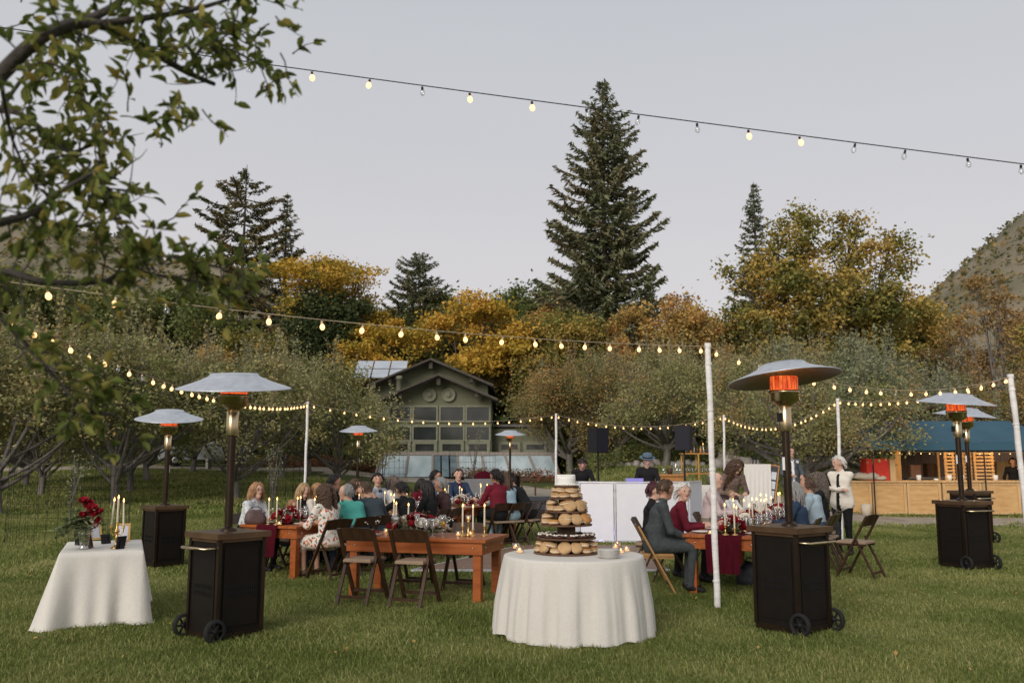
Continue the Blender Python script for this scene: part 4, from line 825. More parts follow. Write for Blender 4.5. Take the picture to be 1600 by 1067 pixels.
span(T6, T2, .16, 'string of warm bulbs over the front of the food stall', 18)
span(T1, T2, .34, 'string of warm bulbs behind the tilted dome heater', 19)
span((cx0+.2, cy0+.12, ze_-.28), (cx1-.5, cy0+.12, ze_-.28), .05, 'bulbs hung along the inner edge of the teal canopy', 20, r=.004, bs=.75)

SBL = bpy.data.lights.new('canopy_bulb_light', 'POINT'); SBL.energy = 9; SBL.color = (1, .62, .30); SBL.shadow_soft_size = .05
for px in (1385, 1430, 1480, 1530, 1580): link('canopy_bulb_light', SBL, cn, (sx(px), SY+.5, ze_-.36))
# ================================================================== DINING TABLES
TW = M('farm_wood', (.25, .060, .014), .38, scale=3.5, stretch=(.5, 6, 6), col2=(.40, .115, .028), bump=.12, coat=.25)
CHW = M('chair_wood', (.035, .018, .010), .4, scale=5, stretch=(3, 3, .6), col2=(.065, .034, .018), coat=.2); CHP = M('chair_pad', (.29, .205, .14), .5, scale=5, var=.1); CHL = M('light_chair_wood', (.30, .16, .06), .45, scale=5, col2=(.40, .23, .09))
STEEL = M('bolt_steel', (.6, .6, .58), .3, 1)
TH = .71
def farm_table(label, loc, rz, L, W, group=None, ov=.05):
    """long side along local x"""
    t = thing('farm_table', label, 'table', loc, rz, group)
    n = 6
    for i in range(n):
        b = MB(); b.box((0, -W/2 + W*(i+.5)/n, TH-.018), (L, W/n-.004, .034)); b.build('plank', TW, t)
    for s in (-1, 1):
        b = MB(); b.box((0, s*(W/2-.05), TH-.105), (L-.10, .028, .135)); o = b.build('apron', TW, t)
        for x in (-L/2+.16, L/2-.16): f = MB(); f.ell((x, s*(W/2-.034), TH-.10), .011, 0, None, 8, 5); f.build('bolt', STEEL, o)
        b = MB(); b.box((s*(L/2-.065), 0, TH-.105), (.028, W-.135, .135)); o = b.build('apron', TW, t)
        for y in (-W/2+.16, W/2-.16): f = MB(); f.ell((s*(L/2-.049), y, TH-.10), .011, 0, None, 8, 5); f.build('bolt', STEEL, o)
        for q in (-1, 1): b = MB(); b.box((s*(L/2-.125), q*(W/2-.115), (TH-.04)/2-.01), (.092, .092, TH-.04)); b.build('leg', TW, t)
    return t
def chair_proto():
    t = thing('folding_chair', 'x', 'chair'); w = .205
    for s in (-1, 1):
        b = MB(); b.beam((s*w, .20, 0), (s*w, -.235, .80), .024, .042, up=(1, 0, 0)); b.build('front_leg', CHW, t)
        b = MB(); b.beam((s*(w-.032), -.30, 0), (s*(w-.032), -.055, .52), .022, .036, up=(1, 0, 0)); b.build('rear_leg', CHW, t)
        b = MB(); b.box((s*(w-.055), .0, .425), (.02, .38, .03)); b.build('seat_rail', CHW, t)
    b = MB(); n = 8; V = []
    for i in range(n+1):
        x = -w+.012 + (2*w-.024)*i/n; c = -.02*(1-(2*i/n-1)**2); top = .80 + .012*(1-(2*i/n-1)**2)
        for y, z in ((-.165+c, .665), (-.150+c, .665), (-.220+c, top), (-.235+c, top)): V.append((x, y, z))
    F = [(0, 1, 2, 3), tuple(4*n+k for k in (3, 2, 1, 0))]
    for i in range(n):
        for k in range(4): F.append((4*i+k, 4*i+4+k, 4*i+4+(k+1) % 4, 4*i+(k+1) % 4))
    b.add(V, F, 0); b.build('backrest', CHW, t)
    b = MB(); pr = [(-.165, -.19), (.165, -.19), (.178, .19), (-.178, .19)]
    b.add([(x, y, .438) for x, y in pr] + [(x, y, .458) for x, y in pr] + [(x*.93, y*.93, .472) for x, y in pr], [(3, 2, 1, 0)] + [(i, (i+1) % 4, (i+1) % 4+4, i+4) for i in range(4)] + [(i+4, (i+1) % 4+4, (i+1) % 4+8, i+8) for i in range(4)] + [(8, 9, 10, 11)]); b.build('seat', CHP, t)
    b = MB(); b.beam((-w, .145, .10), (w, .145, .10), .02, .035); b.build('stretcher', CHW, t)
    b = MB(); b.beam((-w+.03, -.262, .08), (w-.03, -.262, .08), .02, .03); b.build('stretcher', CHW, t)
    return t
CH = chair_proto(); CHAIRS = []
def chair(loc, head, label, group=None, sc=1.0):
    o = dup(CH, loc, -R_(head), label, group, sc); CHAIRS.append(o); return o
# row 1 (left): three tables end to end; right-front corner A, running r1
def dirs(a): r = Vector((math.sin(R_(a)), math.cos(R_(a)))); return r, Vector((r.y, -r.x))
r1, q1 = dirs(25); CA_ = Vector((-2.93, 12.42)); W1 = 1.0; L1 = 2.44
for i in range(3):
    c = CA_ - q1*W1/2 + r1*(L1*(i+.5) + .02*i)
    farm_table(('farm table where the woman in floral dress sits', 'middle farm table of the left row behind the teal shirted man', 'far farm table of the left row beside the man in maroon')[i], P(c.x, c.y), PI/2 - R_(25), L1, W1)
r2, q2 = dirs(27); CB_ = Vector((2.06, 11.15))
for i in range(2):
    c = CB_ + q2*W1/2 + r2*(L1*(i+.5) + .02*i)
    farm_table(('farm table with wine red runner beside the white pole', 'second farm table behind the one with wine red runner')[i], P(c.x, c.y), PI/2 - R_(27), L1, W1)
NC = Vector((-1.03, 11.0)); NR = -R_(17)
farm_table('short farm table with two empty chairs tucked against it', (NC.x, NC.y, 0), NR, 1.80, .90)
nx_ = Vector((math.cos(NR), math.sin(NR))); ny_ = Vector((-math.sin(NR), math.cos(NR)))
for k, lb in ((-.52, 'empty brown folding chair at the left end of the short table'), (.12, 'empty brown folding chair by the wine glass end of the short table')):
    c = NC + nx_*k - ny_*.60; chair((c.x, c.y, 0), 17, lb, sc=1.04)
for k, lb in ((-.45, 'brown folding chair on far side of the short table, left'), (.25, 'brown folding chair on far side of the short table, right')):
    c = NC + nx_*k + ny_*.62; chair((c.x, c.y, 0), 197, 'brown folding chair on the far side of the short table', 'chairs behind the short table')
g = G(1340, 901); chair(g, -48, 'empty brown folding chair alone on the grass right of the heater', sc=1.06)
g = G(1290, 885); chair((g.x, g.y, 0), -62, 'brown folding chair with a handbag hung behind the tilted dome heater')
# --- runners
VEL = M('wine_velvet', (.040, .002, .006), .85, scale=7, stretch=(8, 8, .6), col2=(.075, .004, .011), spec=.1)
def runner(label, e, r, q, wid, L, hang):
    """cloth strip along the row from end point e, hanging over the end"""
    V = []; F = []; n = 22; rows = []
    for d, z, k in [(-.0, TH+.006, 0)] + [(0, 0, 0)]*0: pass
    prof = [(L, TH+.004), (L*.5, TH+.004), (.02, TH+.004), (-.012, TH-.004), (-.02, TH-.05)] + [(-.022-.012*i/5, TH-.05-(hang-.05)*i/5) for i in range(1, 6)]
    for j, (d, z) in enumerate(prof):
        for i in range(n+1):
            u = (i/n-.5)*wid; f = math.sin(i*1.55)*.013 + math.sin(i*.7+1)*.012 if j > 3 else 0; f *= min(1, (j-3)/4) if j > 3 else 0
            p = e + q*u*(1 if j < 4 else 1-.02*(j-3)) + r*(d - abs(f) - (.004 if j > 3 else 0)); V.append((p.x, p.y, z + T(e.x, e.y)))
    for j in range(len(prof)-1):
        for i in range(n): F.append((j*(n+1)+i, j*(n+1)+i+1, (j+1)*(n+1)+i+1, (j+1)*(n+1)+i))
    b = MB(); b.add(V, F, 0, True); o = b.build('table_runner', VEL); tag(o, label, 'table runner'); return o
runner('wine red velvet runner hanging off the floral dress table', CA_ - q1*.50 - r1*.002, r1, q1, .36, 7.0, .42)
runner('wine red velvet runner hanging beside the white pole', CB_ + q2*.52 - r2*.002, r2, q2, .44, 4.6, .44)
# --- tableware prototypes (local origin at base)
GLS = MG('clear_glass', (.97, .98, .98), .13); WINE = MG('white_wine', (.95, .78, .36), .1); RWINE = M('red_wine', (.12, .01, .02), .1); WAX = M('candle_wax', (.80, .72, .56), .45, var=.03, trans=.25); FLM = ME('flame', (1.0, .50, .14), 5.0); GOLD = M('antique_gold', (.58, .36, .12), .3, 1.0, col2=(.68, .45, .18)); PLT = M('plate', (.78, .76, .72), .25, var=.03); NAP = M('wine_napkin', (.15, .006, .020), .85, scale=9, col2=(.22, .012, .034))
def proto(parts):
    return [(n, b.mesh(n, m)) for n, b, m in parts]
def put(name, label, cat, parts, loc, rz=0.0, group=None, sc=1.0):
    if len(parts) == 1:
        o = link(name, parts[0][1], None, loc, rz); tag(o, label, cat, group)
    else:
        o = thing(name, label, cat, loc, rz, group); prev = {}
        for n, m in parts: link(n, m, o)
    o.scale = (sc,)*3; return o
b1 = MB().lathe([(.034, 0), (.032, .004), (.006, .01), (.005, .075), (.02, .088), (.036, .12), (.04, .165), (.038, .19), (.037, .19), (.038, .165), (.034, .12), (.015, .092), (0, .09)], 14)
GOB = proto([('goblet', b1, GLS)])
b1 = MB().lathe([(.032, 0), (.005, .008), (.004, .085), (.016, .10), (.024, .16), (.026, .215), (.024, .215), (.022, .16), (0, .105)], 12); FLU = proto([('flute', b1, GLS)])
b1 = MB().lathe([(.036, 0), (.006, .008), (.004, .085), (.025, .10), (.042, .14), (.040, .185), (.034, .225), (.032, .225), (.038, .185), (.040, .14), (.02, .102), (0, .09)], 16); b2 = MB().lathe([(0, .095), (.02, .105), (.038, .14), (.0395, .158), (0, .158)], 14); WGL = proto([('bowl', b1, GLS), ('wine', b2, WINE)])
b1 = MB().lathe([(.0, 0), (.034, 0), (.036, .14), (.034, .14), (.032, .006), (0, .006)], 12); b2 = MB().lathe([(0, .007), (.031, .007), (.031, .09), (0, .09)], 12); TUM = proto([('glass', b1, GLS), ('water', b2, MG('water', (.9, .95, .97), .08))])
b1 = MB().lathe([(0, 0), (.05, 0), (.07, .05), (.045, .14), (.035, .2), (.05, .24), (.047, .24), (.032, .2), (.06, .05), (0, .006)], 14); CAR = proto([('carafe', b1, GLS)])
def candle(h, sh):
    b1 = MB().lathe([(0, 0), (.045, 0), (.042, .008), (.014, .02), (.008, .03)] + [p for k in range(int(sh/.05)) for p in ((.008, .035+k*.05), (.014, .045+k*.05), (.008, .055+k*.05))] + [(.009, sh), (.020, sh+.01), (.018, sh+.025), (0, sh+.02)], 12)
    b2 = MB().lathe([(.011, sh+.012), (.0095, sh+.012+h), (.006, sh+.02+h), (0, sh+.02+h)], 10); z = sh+.02+h
    b3 = MB().lathe([(0, z), (.006, z+.006), (.0085, z+.014), (.005, z+.028), (0, z+.043)], 8)
    return proto([('holder', b1, GOLD), ('taper', b2, WAX), ('flame', b3, FLM)])
CN = [candle(.22, .10), candle(.25, .06), candle(.20, .15), candle(.24, .03)]
b1 = MB().lathe([(0, 0), (.028, 0), (.036, .015), (.034, .05), (.031, .05), (.033, .016), (0, .004)], 12); b2 = MB().lathe([(0, .006), (.027, .006), (.027, .022), (0, .022)], 10); b3 = MB().lathe([(0, .02), (.005, .025), (.007, .03), (0, .046)], 8); TEA = proto([('holder', b1, MG('frosted_glass', (1, .93, .84), .22, .25)), ('wax', b2, ME('lit_wax', (1.0, .62, .33), .9)), ('flame', b3, FLM)])
b1 = MB().lathe([(0, .004), (.06, 0), (.125, .012), (.13, .016), (.12, .016), (.07, .006), (0, .007)], 22); PLA = proto([('plate', b1, PLT)])
nb = MB(); V = []; F = []; rr = random.Random(4)
for j in range(7):
    for i in range(7): V.append(((i/6-.5)*.20, (j/6-.5)*.12 + .02*math.sin(i), .012 + .022*abs(math.sin(i*1.7+j*.8))*(1-abs(i/6-.5)) + .02*rr.random()))
for j in range(6):
    for i in range(6): F.append((j*7+i, j*7+i+1, (j+1)*7+i+1, (j+1)*7+i))
nb.add(V, F, 0, True); NAPK = proto([('napkin', nb, NAP)])
# flowers
PETR = M('red_petal', (.17, .004, .010), .7, scale=30, col2=(.28, .010, .018)); PETW = M('cream_petal', (.66, .60, .50), .7, scale=30, col2=(.76, .71, .62)); PETB = M('blush_petal', (.52, .34, .28), .7, scale=30)
def rose(r, mat):
    b = MB()
    for ring, (n, tilt, rad, h) in enumerate(((3, .15, .35, .75), (5, .35, .62, .7), (6, .75, .95, .55))):
        for i in range(n):
            a = 2*PI*i/n + ring*.6; u = Vector((math.cos(a), math.sin(a), 0)); v = Vector((-math.sin(a), math.cos(a), 0)); pts = []
            for s, hh in ((.18, -.4), (.75, 0.1), (1.0, h)):
                for k, wv in ((-1, .9), (0, 1.0), (1, .9)): pts.append((u*(s*rad*wv + (tilt*.2 if hh == h else 0)) + v*k*rad*(.25 if s < .3 else .62) + Vector((0, 0, hh*.8 - .08*abs(k))))*r)
            b.add(pts, [(0, 1, 4, 3), (1, 2, 5, 4), (3, 4, 7, 6), (4, 5, 8, 7)], 0, True)
    b.ell((0, 0, 0), (r*.5, r*.5, r*.55), 0, None, 6, 4); return b.mesh('flower', mat)
ROS = [rose(.062, PETR), rose(.068, PETR), rose(.06, PETW), rose(.055, PETR), rose(.048, PETB)]
L_EUC = MLEAF('bouquet_leaf', [(.045, .060, .025), (.085, .10, .045), (.15, .165, .085)], nscale=3, namt=.3)
def arrangement(label, loc, rz, L, W, H, n, seed, fol=260, name='flower_arrangement', group=None, leafL=.055):
    rd = random.Random(seed); t = thing(name, label, 'flowers', loc, rz, group); C = []
    for i in range(n):
        a, q = rd.uniform(0, 6.28), math.sqrt(rd.random()); x, y = math.cos(a)*q*L/2, math.sin(a)*q*W/2; z = H*math.sqrt(max(.05, 1-q*q*.85))*rd.uniform(.65, 1.05)
        o = link('flower', rd.choice(ROS), t, (x, y, z)); nrm = Vector((x/L*2, y/W*2, .8)).normalized(); o.rotation_euler = nrm.to_track_quat('Z', 'Y').to_euler(); k = rd.uniform(.75, 1.15); o.scale = (k, k, k)
    r = np.random.default_rng(seed); d = r.normal(size=(fol, 3)); d /= np.linalg.norm(d, axis=1)[:, None]; d[:, 2] = np.abs(d[:, 2]); C = d*np.array((L*.56, W*.58, H*.95))*r.uniform(.3, 1.05, (fol, 1)); C[:, 2] = np.maximum(C[:, 2], .02)
    V, Q, tt = leaf_quads(r, C, leafL, leafL*.5, dirs=d); o = stuff(link('foliage', npmesh('foliage', V, Q, L_EUC, tt), t))
    ns = 34; d = r.normal(size=(ns*6, 3)); ci = np.repeat(r.normal(size=(ns, 3))*np.array((L*.3, W*.33, H*.2)) + (0, 0, H*.75), 6, axis=0); V, Q, tt = leaf_quads(r, ci + d*.016, .022, .018); link('filler_blossom', npmesh('filler_blossom', V, Q, PETW, tt), t); return t
def on_tab(c0, r, q, along, across, z=TH+.001): p = c0 + r*along + q*across; return (p.x, p.y, z + T(p.x, p.y))
rd = random.Random(21)
# short table
def nt_(x, y, z=TH+.001): p = NC + nx_*x + ny_*y; return (p.x, p.y, z)
arrangement('red and cream rose arrangement on the short table', nt_(-.12, .02, TH+.01), NR, .80, .34, .20, 30, 5, 330)
for x, y, k in ((.47, -.02, 0), (.60, -.02, 1), (.72, .05, 0), (-.55, .26, 2), (-.50, .22, 0), (-.30, .14, 1)): put('candlestick', 'lit cream taper in gold holder on the short table', 'candle', CN[k], nt_(x, y), 0, 'tapers on the short table')
put('votive_stand', 'tall gold stemmed votive between the tapers on the short table', 'candle', proto([('stem', MB().lathe([(0, 0), (.045, 0), (.012, .03), (.01, .16), (.02, .175), (0, .18)], 12), GOLD), ('cup', MB().lathe([(.018, .178), (.032, .20), (.034, .245), (.031, .245), (.028, .2), (0, .185)], 12), MATS['frosted_glass']), ('flame', MB().lathe([(0, .20), (.007, .21), (0, .235)], 6), FLM)]), nt_(.545, -.03))
for x, y in ((.40, .02), (-.62, .2), (.52, .12)): put('tea_light', 'small glass tea light on the short table', 'candle', TEA, nt_(x, y), 0, 'tea lights on the short table')
put('wine_glass', 'stemmed glass of white wine on the short table', 'glass', WGL, nt_(.28, -.18), sc=1.12)
for x, y in ((.10, -.27), (.16, -.20)): put('goblet', 'cut glass goblet beside the white wine glass', 'glass', GOB, nt_(x, y), 0, 'goblets by the wine glass', 1.1)
for x, y in ((-.42, .0), (-.38, -.05)): put('goblet', 'cut glass goblet at left end of the short table', 'glass', GOB, nt_(x, y), 0, 'goblets at left end of short table', 1.1)
put('champagne_flute', 'tall flute among the roses on the short table', 'glass', FLU, nt_(-.06, -.15), sc=1.2); put('champagne_flute', 'flute at left end of the short table', 'glass', FLU, nt_(-.45, .06), sc=1.05)
for x, y, lb in ((-.62, -.27, 'left'), (-.02, -.28, 'middle')):
    put('plate', 'white plate on the short table before an empty chair', 'plate', PLA, nt_(x, y), 0, 'plates on the short table'); put('napkin', 'wine red folded napkin on a plate of the short table', 'napkin', NAPK, nt_(x, y, TH+.012), rd.uniform(0, 3), 'napkins on the short table', 1.2)
# long rows
def dress(c0, r, q, rot, L, tname, side, seed, fl):
    rd = random.Random(seed); mid = q*side
    k = 0
    while .45 + k*1.05 < L-.3:
        a = .45 + k*1.05; p = c0 + r*a + mid
        arrangement(fl + (' at its camera end', ' beyond the first', ' further along', ' towards its far end', ' near its far end', ' last in line', ' at the very end')[min(k, 6)].replace(' at its camera end', ', first in line'), (p.x, p.y, TH+.012+T(p.x, p.y)), rot, .62, .30, .19, 22, seed+k, 200); k += 1
    a = .1
    while a < L-.05:
        for _ in range(2):
            put('candlestick', 'lit taper candle in gold holder on ' + tname, 'candle', rd.choice(CN), on_tab(c0, r, q, a+rd.uniform(-.1, .1), side+rd.uniform(-.14, .14)), 0, 'tapers on '+tname)
        a += .52
    a = .12
    while a < L:
        put('tea_light', 'glowing tea light on ' + tname, 'candle', TEA, on_tab(c0, r, q, a, side+rd.choice([-1, 1])*rd.uniform(.1, .2)), 0, 'tea lights on '+tname); a += .6
    a = .35
    while a < L-.15:
        for s in (-1, 1):
            put('plate', 'white dinner plate set on ' + tname, 'plate', PLA, on_tab(c0, r, q, a, side+s*.33), 0, 'plates on '+tname)
            if rd.random() < .75: put('napkin', 'wine red napkin lying on ' + tname, 'napkin', NAPK, on_tab(c0, r, q, a+rd.uniform(-.03, .03), side+s*.33, TH+.014), rd.uniform(0, 3), 'napkins on '+tname)
            put('goblet', 'water goblet on ' + tname, 'glass', GOB, on_tab(c0, r, q, a+.17, side+s*.24), 0, 'goblets on '+tname)
            put('champagne_flute', 'champagne flute on ' + tname, 'glass', FLU, on_tab(c0, r, q, a+.10, side+s*.20), 0, 'flutes on '+tname)
        if rd.random() < .6: put('tumbler', 'tumbler of water on ' + tname, 'glass', TUM, on_tab(c0, r, q, a+.26, side+rd.choice([-1, 1])*.17), 0, 'tumblers on '+tname)
        a += .62
dress(CA_, r1, q1, PI/2-R_(25), 7.2, 'the left row of tables', -.5, 31, 'red and cream roses on the left row of tables')
dress(CB_, r2, q2, PI/2-R_(27), 4.8, 'the right row of tables', .5, 57, 'red and white roses on the right row of tables')
# --- handbags
LEA = M('plum_leather', (.075, .045, .045), .45, scale=9, bump=.4, col2=(.13, .085, .082)); BLKL = M('black_leather', (.02, .021, .024), .4, scale=9, bump=.4, col2=(.06, .065, .075))
def bag(label, loc, w, d, h, mat, rz=0):
    t = thing('handbag', label, 'bag', loc, rz); b = MB(); V = []; n = 16; ks = [(.0, .85), (.06, 1.0), (.35, 1.02), (.7, .86), (.92, .7), (1, .35)]
    for z, k in ks:
        for i in range(n): a = 2*PI*i/n; s = .12*math.sin(i*2.1+z*5); V.append((math.copysign(abs(math.cos(a))**.6, math.cos(a))*w/2*k*(1+s*.4), math.copysign(abs(math.sin(a))**.6, math.sin(a))*d/2*k*(1+s), h*z + .03*h*math.sin(i*1.7)*z))
    F = [(j*n+i, j*n+(i+1) % n, (j+1)*n+(i+1) % n, (j+1)*n+i) for j in range(len(ks)-1) for i in range(n)] + [tuple(range(n))[::-1], tuple((len(ks)-1)*n+i for i in range(n))]
    b.add(V, F, 0, True); b.build('bag_body', mat, t); b = MB(); b.tube([(math.cos(a)*w*.3, 0, h*.9+math.sin(a)*h*.35) for a in np.linspace(0, PI, 9)], .008, 5); b.build('strap', mat, t); return t
bag('plum leather handbag on table end before blonde woman', on_tab(CA_, r1, q1, .16, -.86), .30, .14, .19, LEA, .3)
g = G(1172, 914); bag('grey black handbag on the grass under the right table', g, .36, .22, .28, BLKL, .5)
g = G(1302, 868); bag('dark studded handbag hanging by the chair near the cream jacket', (g.x, g.y, .30), .30, .14, .36, BLKL, .2)
# ================================================================== DESSERT TABLE
CLO = M('ivory_linen', (.72, .69, .63), .9, scale=60, var=.04, bump=.2, bscale=16, trans=.12)
DC = G(897, 986); DR = .66
ct = thing('tablecloth', 'long ivory cloth hanging in folds over the round dessert table', 'tablecloth', DC)
b = MB(); n = 240; prof = [(0, .712), (.3, .712), (.6, .712), (DR-.015, .712), (DR, .708), (DR+.008, .69)]; V = []; F = []; rf = random.Random(8); ph = [rf.uniform(0, 6.28) for _ in range(8)]
def fold(a): s = .62*math.sin(a*15+ph[0]+.9*math.sin(a*3+ph[1])) + .38*math.sin(a*11+ph[2]+.7*math.sin(a*2+ph[3])); return (1-2*abs(s)**.75 if s < 0 else 1-.25*s)*.5 + .14*math.sin(a*29+ph[4])
for r, z in prof: V += [(r*math.cos(2*PI*i/n), r*math.sin(2*PI*i/n), z) for i in range(n)]
ml = 14
for j in range(1, ml+1):
    k = j/ml; z = .69*(1-k) + .0
    for i in range(n):
        a = 2*PI*i/n; f = fold(a); r = DR+.008 + .075*k**.8 + f*.072*min(1, k*1.6)
        V.append((r*math.cos(a), r*math.sin(a), z + .004 + (.03*max(0, math.sin(a*7+ph[5]))*math.sin(a*4+ph[6])*k**3) + .003*math.sin(i*1.1)*(1-k)))
R0 = len(prof)+ml
F = [(j*n+i, j*n+(i+1) % n, (j+1)*n+(i+1) % n, (j+1)*n+i) for j in range(R0-1) for i in range(n)]
b.add(V, F, 0, True); b.build('cloth', CLO, ct)
tb = thing('round_table', 'round folding table hidden under the long ivory cloth', 'table', DC); b = MB(); b.lathe([(0, .70), (DR-.02, .70), (DR-.02, .675), (0, .675)], 40); b.build('table_top', PINEW, tb)
for a in range(4): f = MB(); f.tube([(.42*math.cos(a*PI/2+.7), .42*math.sin(a*PI/2+.7), 0), (.42*math.cos(a*PI/2+.7), .42*math.sin(a*PI/2+.7), .675)], .015, 6); f.build('leg', CHR, tb)
STW = M('stand_wood', (.085, .042, .025), .5, scale=5, stretch=(1, 6, 1), col2=(.14, .075, .045)); SPC = DC + Vector((-.06, .10, .714))
stnd = thing('dessert_stand', 'six tier round wooden stand carrying cake and pastries', 'cake stand', SPC)
tiers = [(.315, .0), (.285, .137), (.25, .262), (.208, .388), (.162, .512), (.126, .628)]
for i, (r, z) in enumerate(tiers):
    b = MB(); b.lathe([(0, z), (r, z), (r+.002, z+.003), (r+.002, z+.012), (r, z+.015), (0, z+.015)], 40); b.build('tier_board', STW, stnd)
    if i < 5: b = MB(); s = .155-.012*i; b.box((0, 0, (z+.015+tiers[i+1][1])/2), (s, s, tiers[i+1][1]-z-.016), 0, Matrix.Rotation(.2, 3, 'Z')); b.build('tier_column', DKW, stnd)
CRU = M('golden_crust', (.33, .165, .06), .7, scale=16, col2=(.50, .30, .13), bump=.25, bscale=60); CRU2 = M('pale_crust', (.42, .25, .115), .7, scale=16, col2=(.56, .37, .19), bump=.25, bscale=60); CHO = M('chocolate_crumb', (.045, .020, .014), .6, scale=30, col2=(.08, .04, .03)); CRM = M('piped_cream', (.82, .76, .66), .6, var=.05); CUS = M('apricot_glaze', (.52, .24, .06), .25)
def pie(rr, seed, top):
    g = random.Random(seed); b = MB(); n = 16; k = g.uniform(2, 4)
    b.lathe([(0, 0), (rr*.7, .002), (rr*.98, .010), (rr, .016), (rr*.93, .020)], n); b.lathe([(rr*.90, .018), (rr*.97, .022), (rr*.90, .027)], n, 1)
    b.lathe([(rr*.93, .026), (rr, .030), (rr*.96, .037), (rr*.7, .046), (rr*.4, .049), (rr*.2, .0515), (0, .052)], n, 2)
    b.v = [(x*(1+.04*math.sin(math.atan2(y, x)*k+seed)), y*(1+.04*math.cos(math.atan2(y, x)*k)), z+.002*math.sin(x*90+seed)) for x, y, z in b.v]
    return b.mesh('pastry', [CRU2, CRM, top])
PIES = [pie(.062, 1, CRU), pie(.066, 2, CRU2), pie(.06, 3, CRU2)]; PIESG = [pie(.062, 5, CUS), pie(.062, 6, CRU2)]
b = MB(); b.lathe([(0, 0), (.05, 0), (.064, .022), (.055, .022), (0, .018)], 14); g = random.Random(2)
for i in range(16): a, q = g.uniform(0, 6.3), .05*math.sqrt(g.random()); b.ell((math.cos(a)*q, math.sin(a)*q, .024+g.random()*.006), (.014, .012, .009), 1 if i % 3 else 0, None, 6, 4)
TART = [b.mesh('tart', [CHO, CRM])]
rd = random.Random(12)
def pastries(r, z, n, lean, meshes, label, group, second=0, name='filled_pastry'):
    for i in range(n):
        a = 2*PI*i/n + rd.uniform(-.06, .06); q = r-.062; t = rd.random()
        o = link(name, rd.choice(meshes), None, SPC + Vector((math.cos(a)*q, math.sin(a)*q, z+.016))); tag(o, label, 'pastry', group)
        if t < lean: q2_ = r-.045; o.location = SPC + Vector((math.cos(a)*(q2_-.02), math.sin(a)*(q2_-.02), z+.058)); o.rotation_euler = Matrix.Rotation(a, 3, 'Z').to_euler(); o.rotation_euler = (Matrix.Rotation(a, 3, 'Z') @ Matrix.Rotation(R_(rd.uniform(48, 66)), 3, 'Y')).to_euler()
        else: o.rotation_euler = (rd.uniform(-.06, .06), rd.uniform(-.06, .06), rd.uniform(0, 6))
    for i in range(second):
        a = 2*PI*i/second + rd.uniform(-.2, .2); q = r-.075
        o = link(name, rd.choice(meshes), None, SPC + Vector((math.cos(a)*q, math.sin(a)*q, z+.066))); o.rotation_euler = (rd.uniform(-.2, .2), rd.uniform(-.2, .2), rd.uniform(0, 6)); tag(o, label, 'pastry', group)
pastries(.315, 0, 15, .6, PIES, 'round cream pastry leaning on the lowest stand tier', 'pastries on lowest tier', 6)
pastries(.285, .137, 13, 0, TART, 'dark berry tart topped with white cream', 'berry tarts', 0, 'berry_tart')
pastries(.25, .262, 11, .6, PIESG, 'glazed golden pastry on the third stand tier', 'pastries on third tier', 4)
pastries(.208, .388, 9, .5, PIES, 'golden pastry on the fourth stand tier', 'pastries on fourth tier', 4)
pastries(.162, .512, 7, 0, PIES, 'stacked golden pastry on the tier beneath the cake', 'pastries under the cake', 6)
ck = thing('cake', 'small round white cake with piped rim on top of the stand', 'cake', SPC + Vector((0, 0, .644))); ICE = M('white_icing', (.82, .80, .75), .6, var=.03)
b = MB(); b.lathe([(0, 0), (.092, 0), (.094, .01), (.092, .02), (.094, .035), (.092, .045), (.094, .06), (.092, .085), (.085, .09), (0, .09)], 36); b.build('sponge', ICE, ck)
b = MB()
for i in range(26): a = 2*PI*i/26; b.ell((.082*math.cos(a), .082*math.sin(a), .092), (.011, .011, .013), 0, None, 6, 4); b.ell((.096*math.cos(a), .096*math.sin(a), .008), (.010, .010, .009), 0, None, 6, 4)
b.build('piped_rim', ICE, ck)
b1 = MB().lathe([(0, .002), (.06, 0), (.105, .009), (.105, .012), (.06, .004), (0, .005)], 28); PM = proto([('plate', b1, PLT)])
pg = DC + Vector((XA(949, DC.y-.25)-DC.x, -.33, .713))
for i in range(9): put('dessert_plate', 'white dessert plate in the stack on ivory cloth', 'plate', PM, pg + Vector((0, 0, .0085*i)), 0, 'stacked dessert plates')
for px, py in ((806, 857), (812, 863), (962, 857), (970, 864), (979, 861), (965, 853)): put('tea_light', 'lit tea light on the ivory dessert table', 'candle', TEA, G(px, py, .716), 0, 'tea lights on dessert table', 1.1)
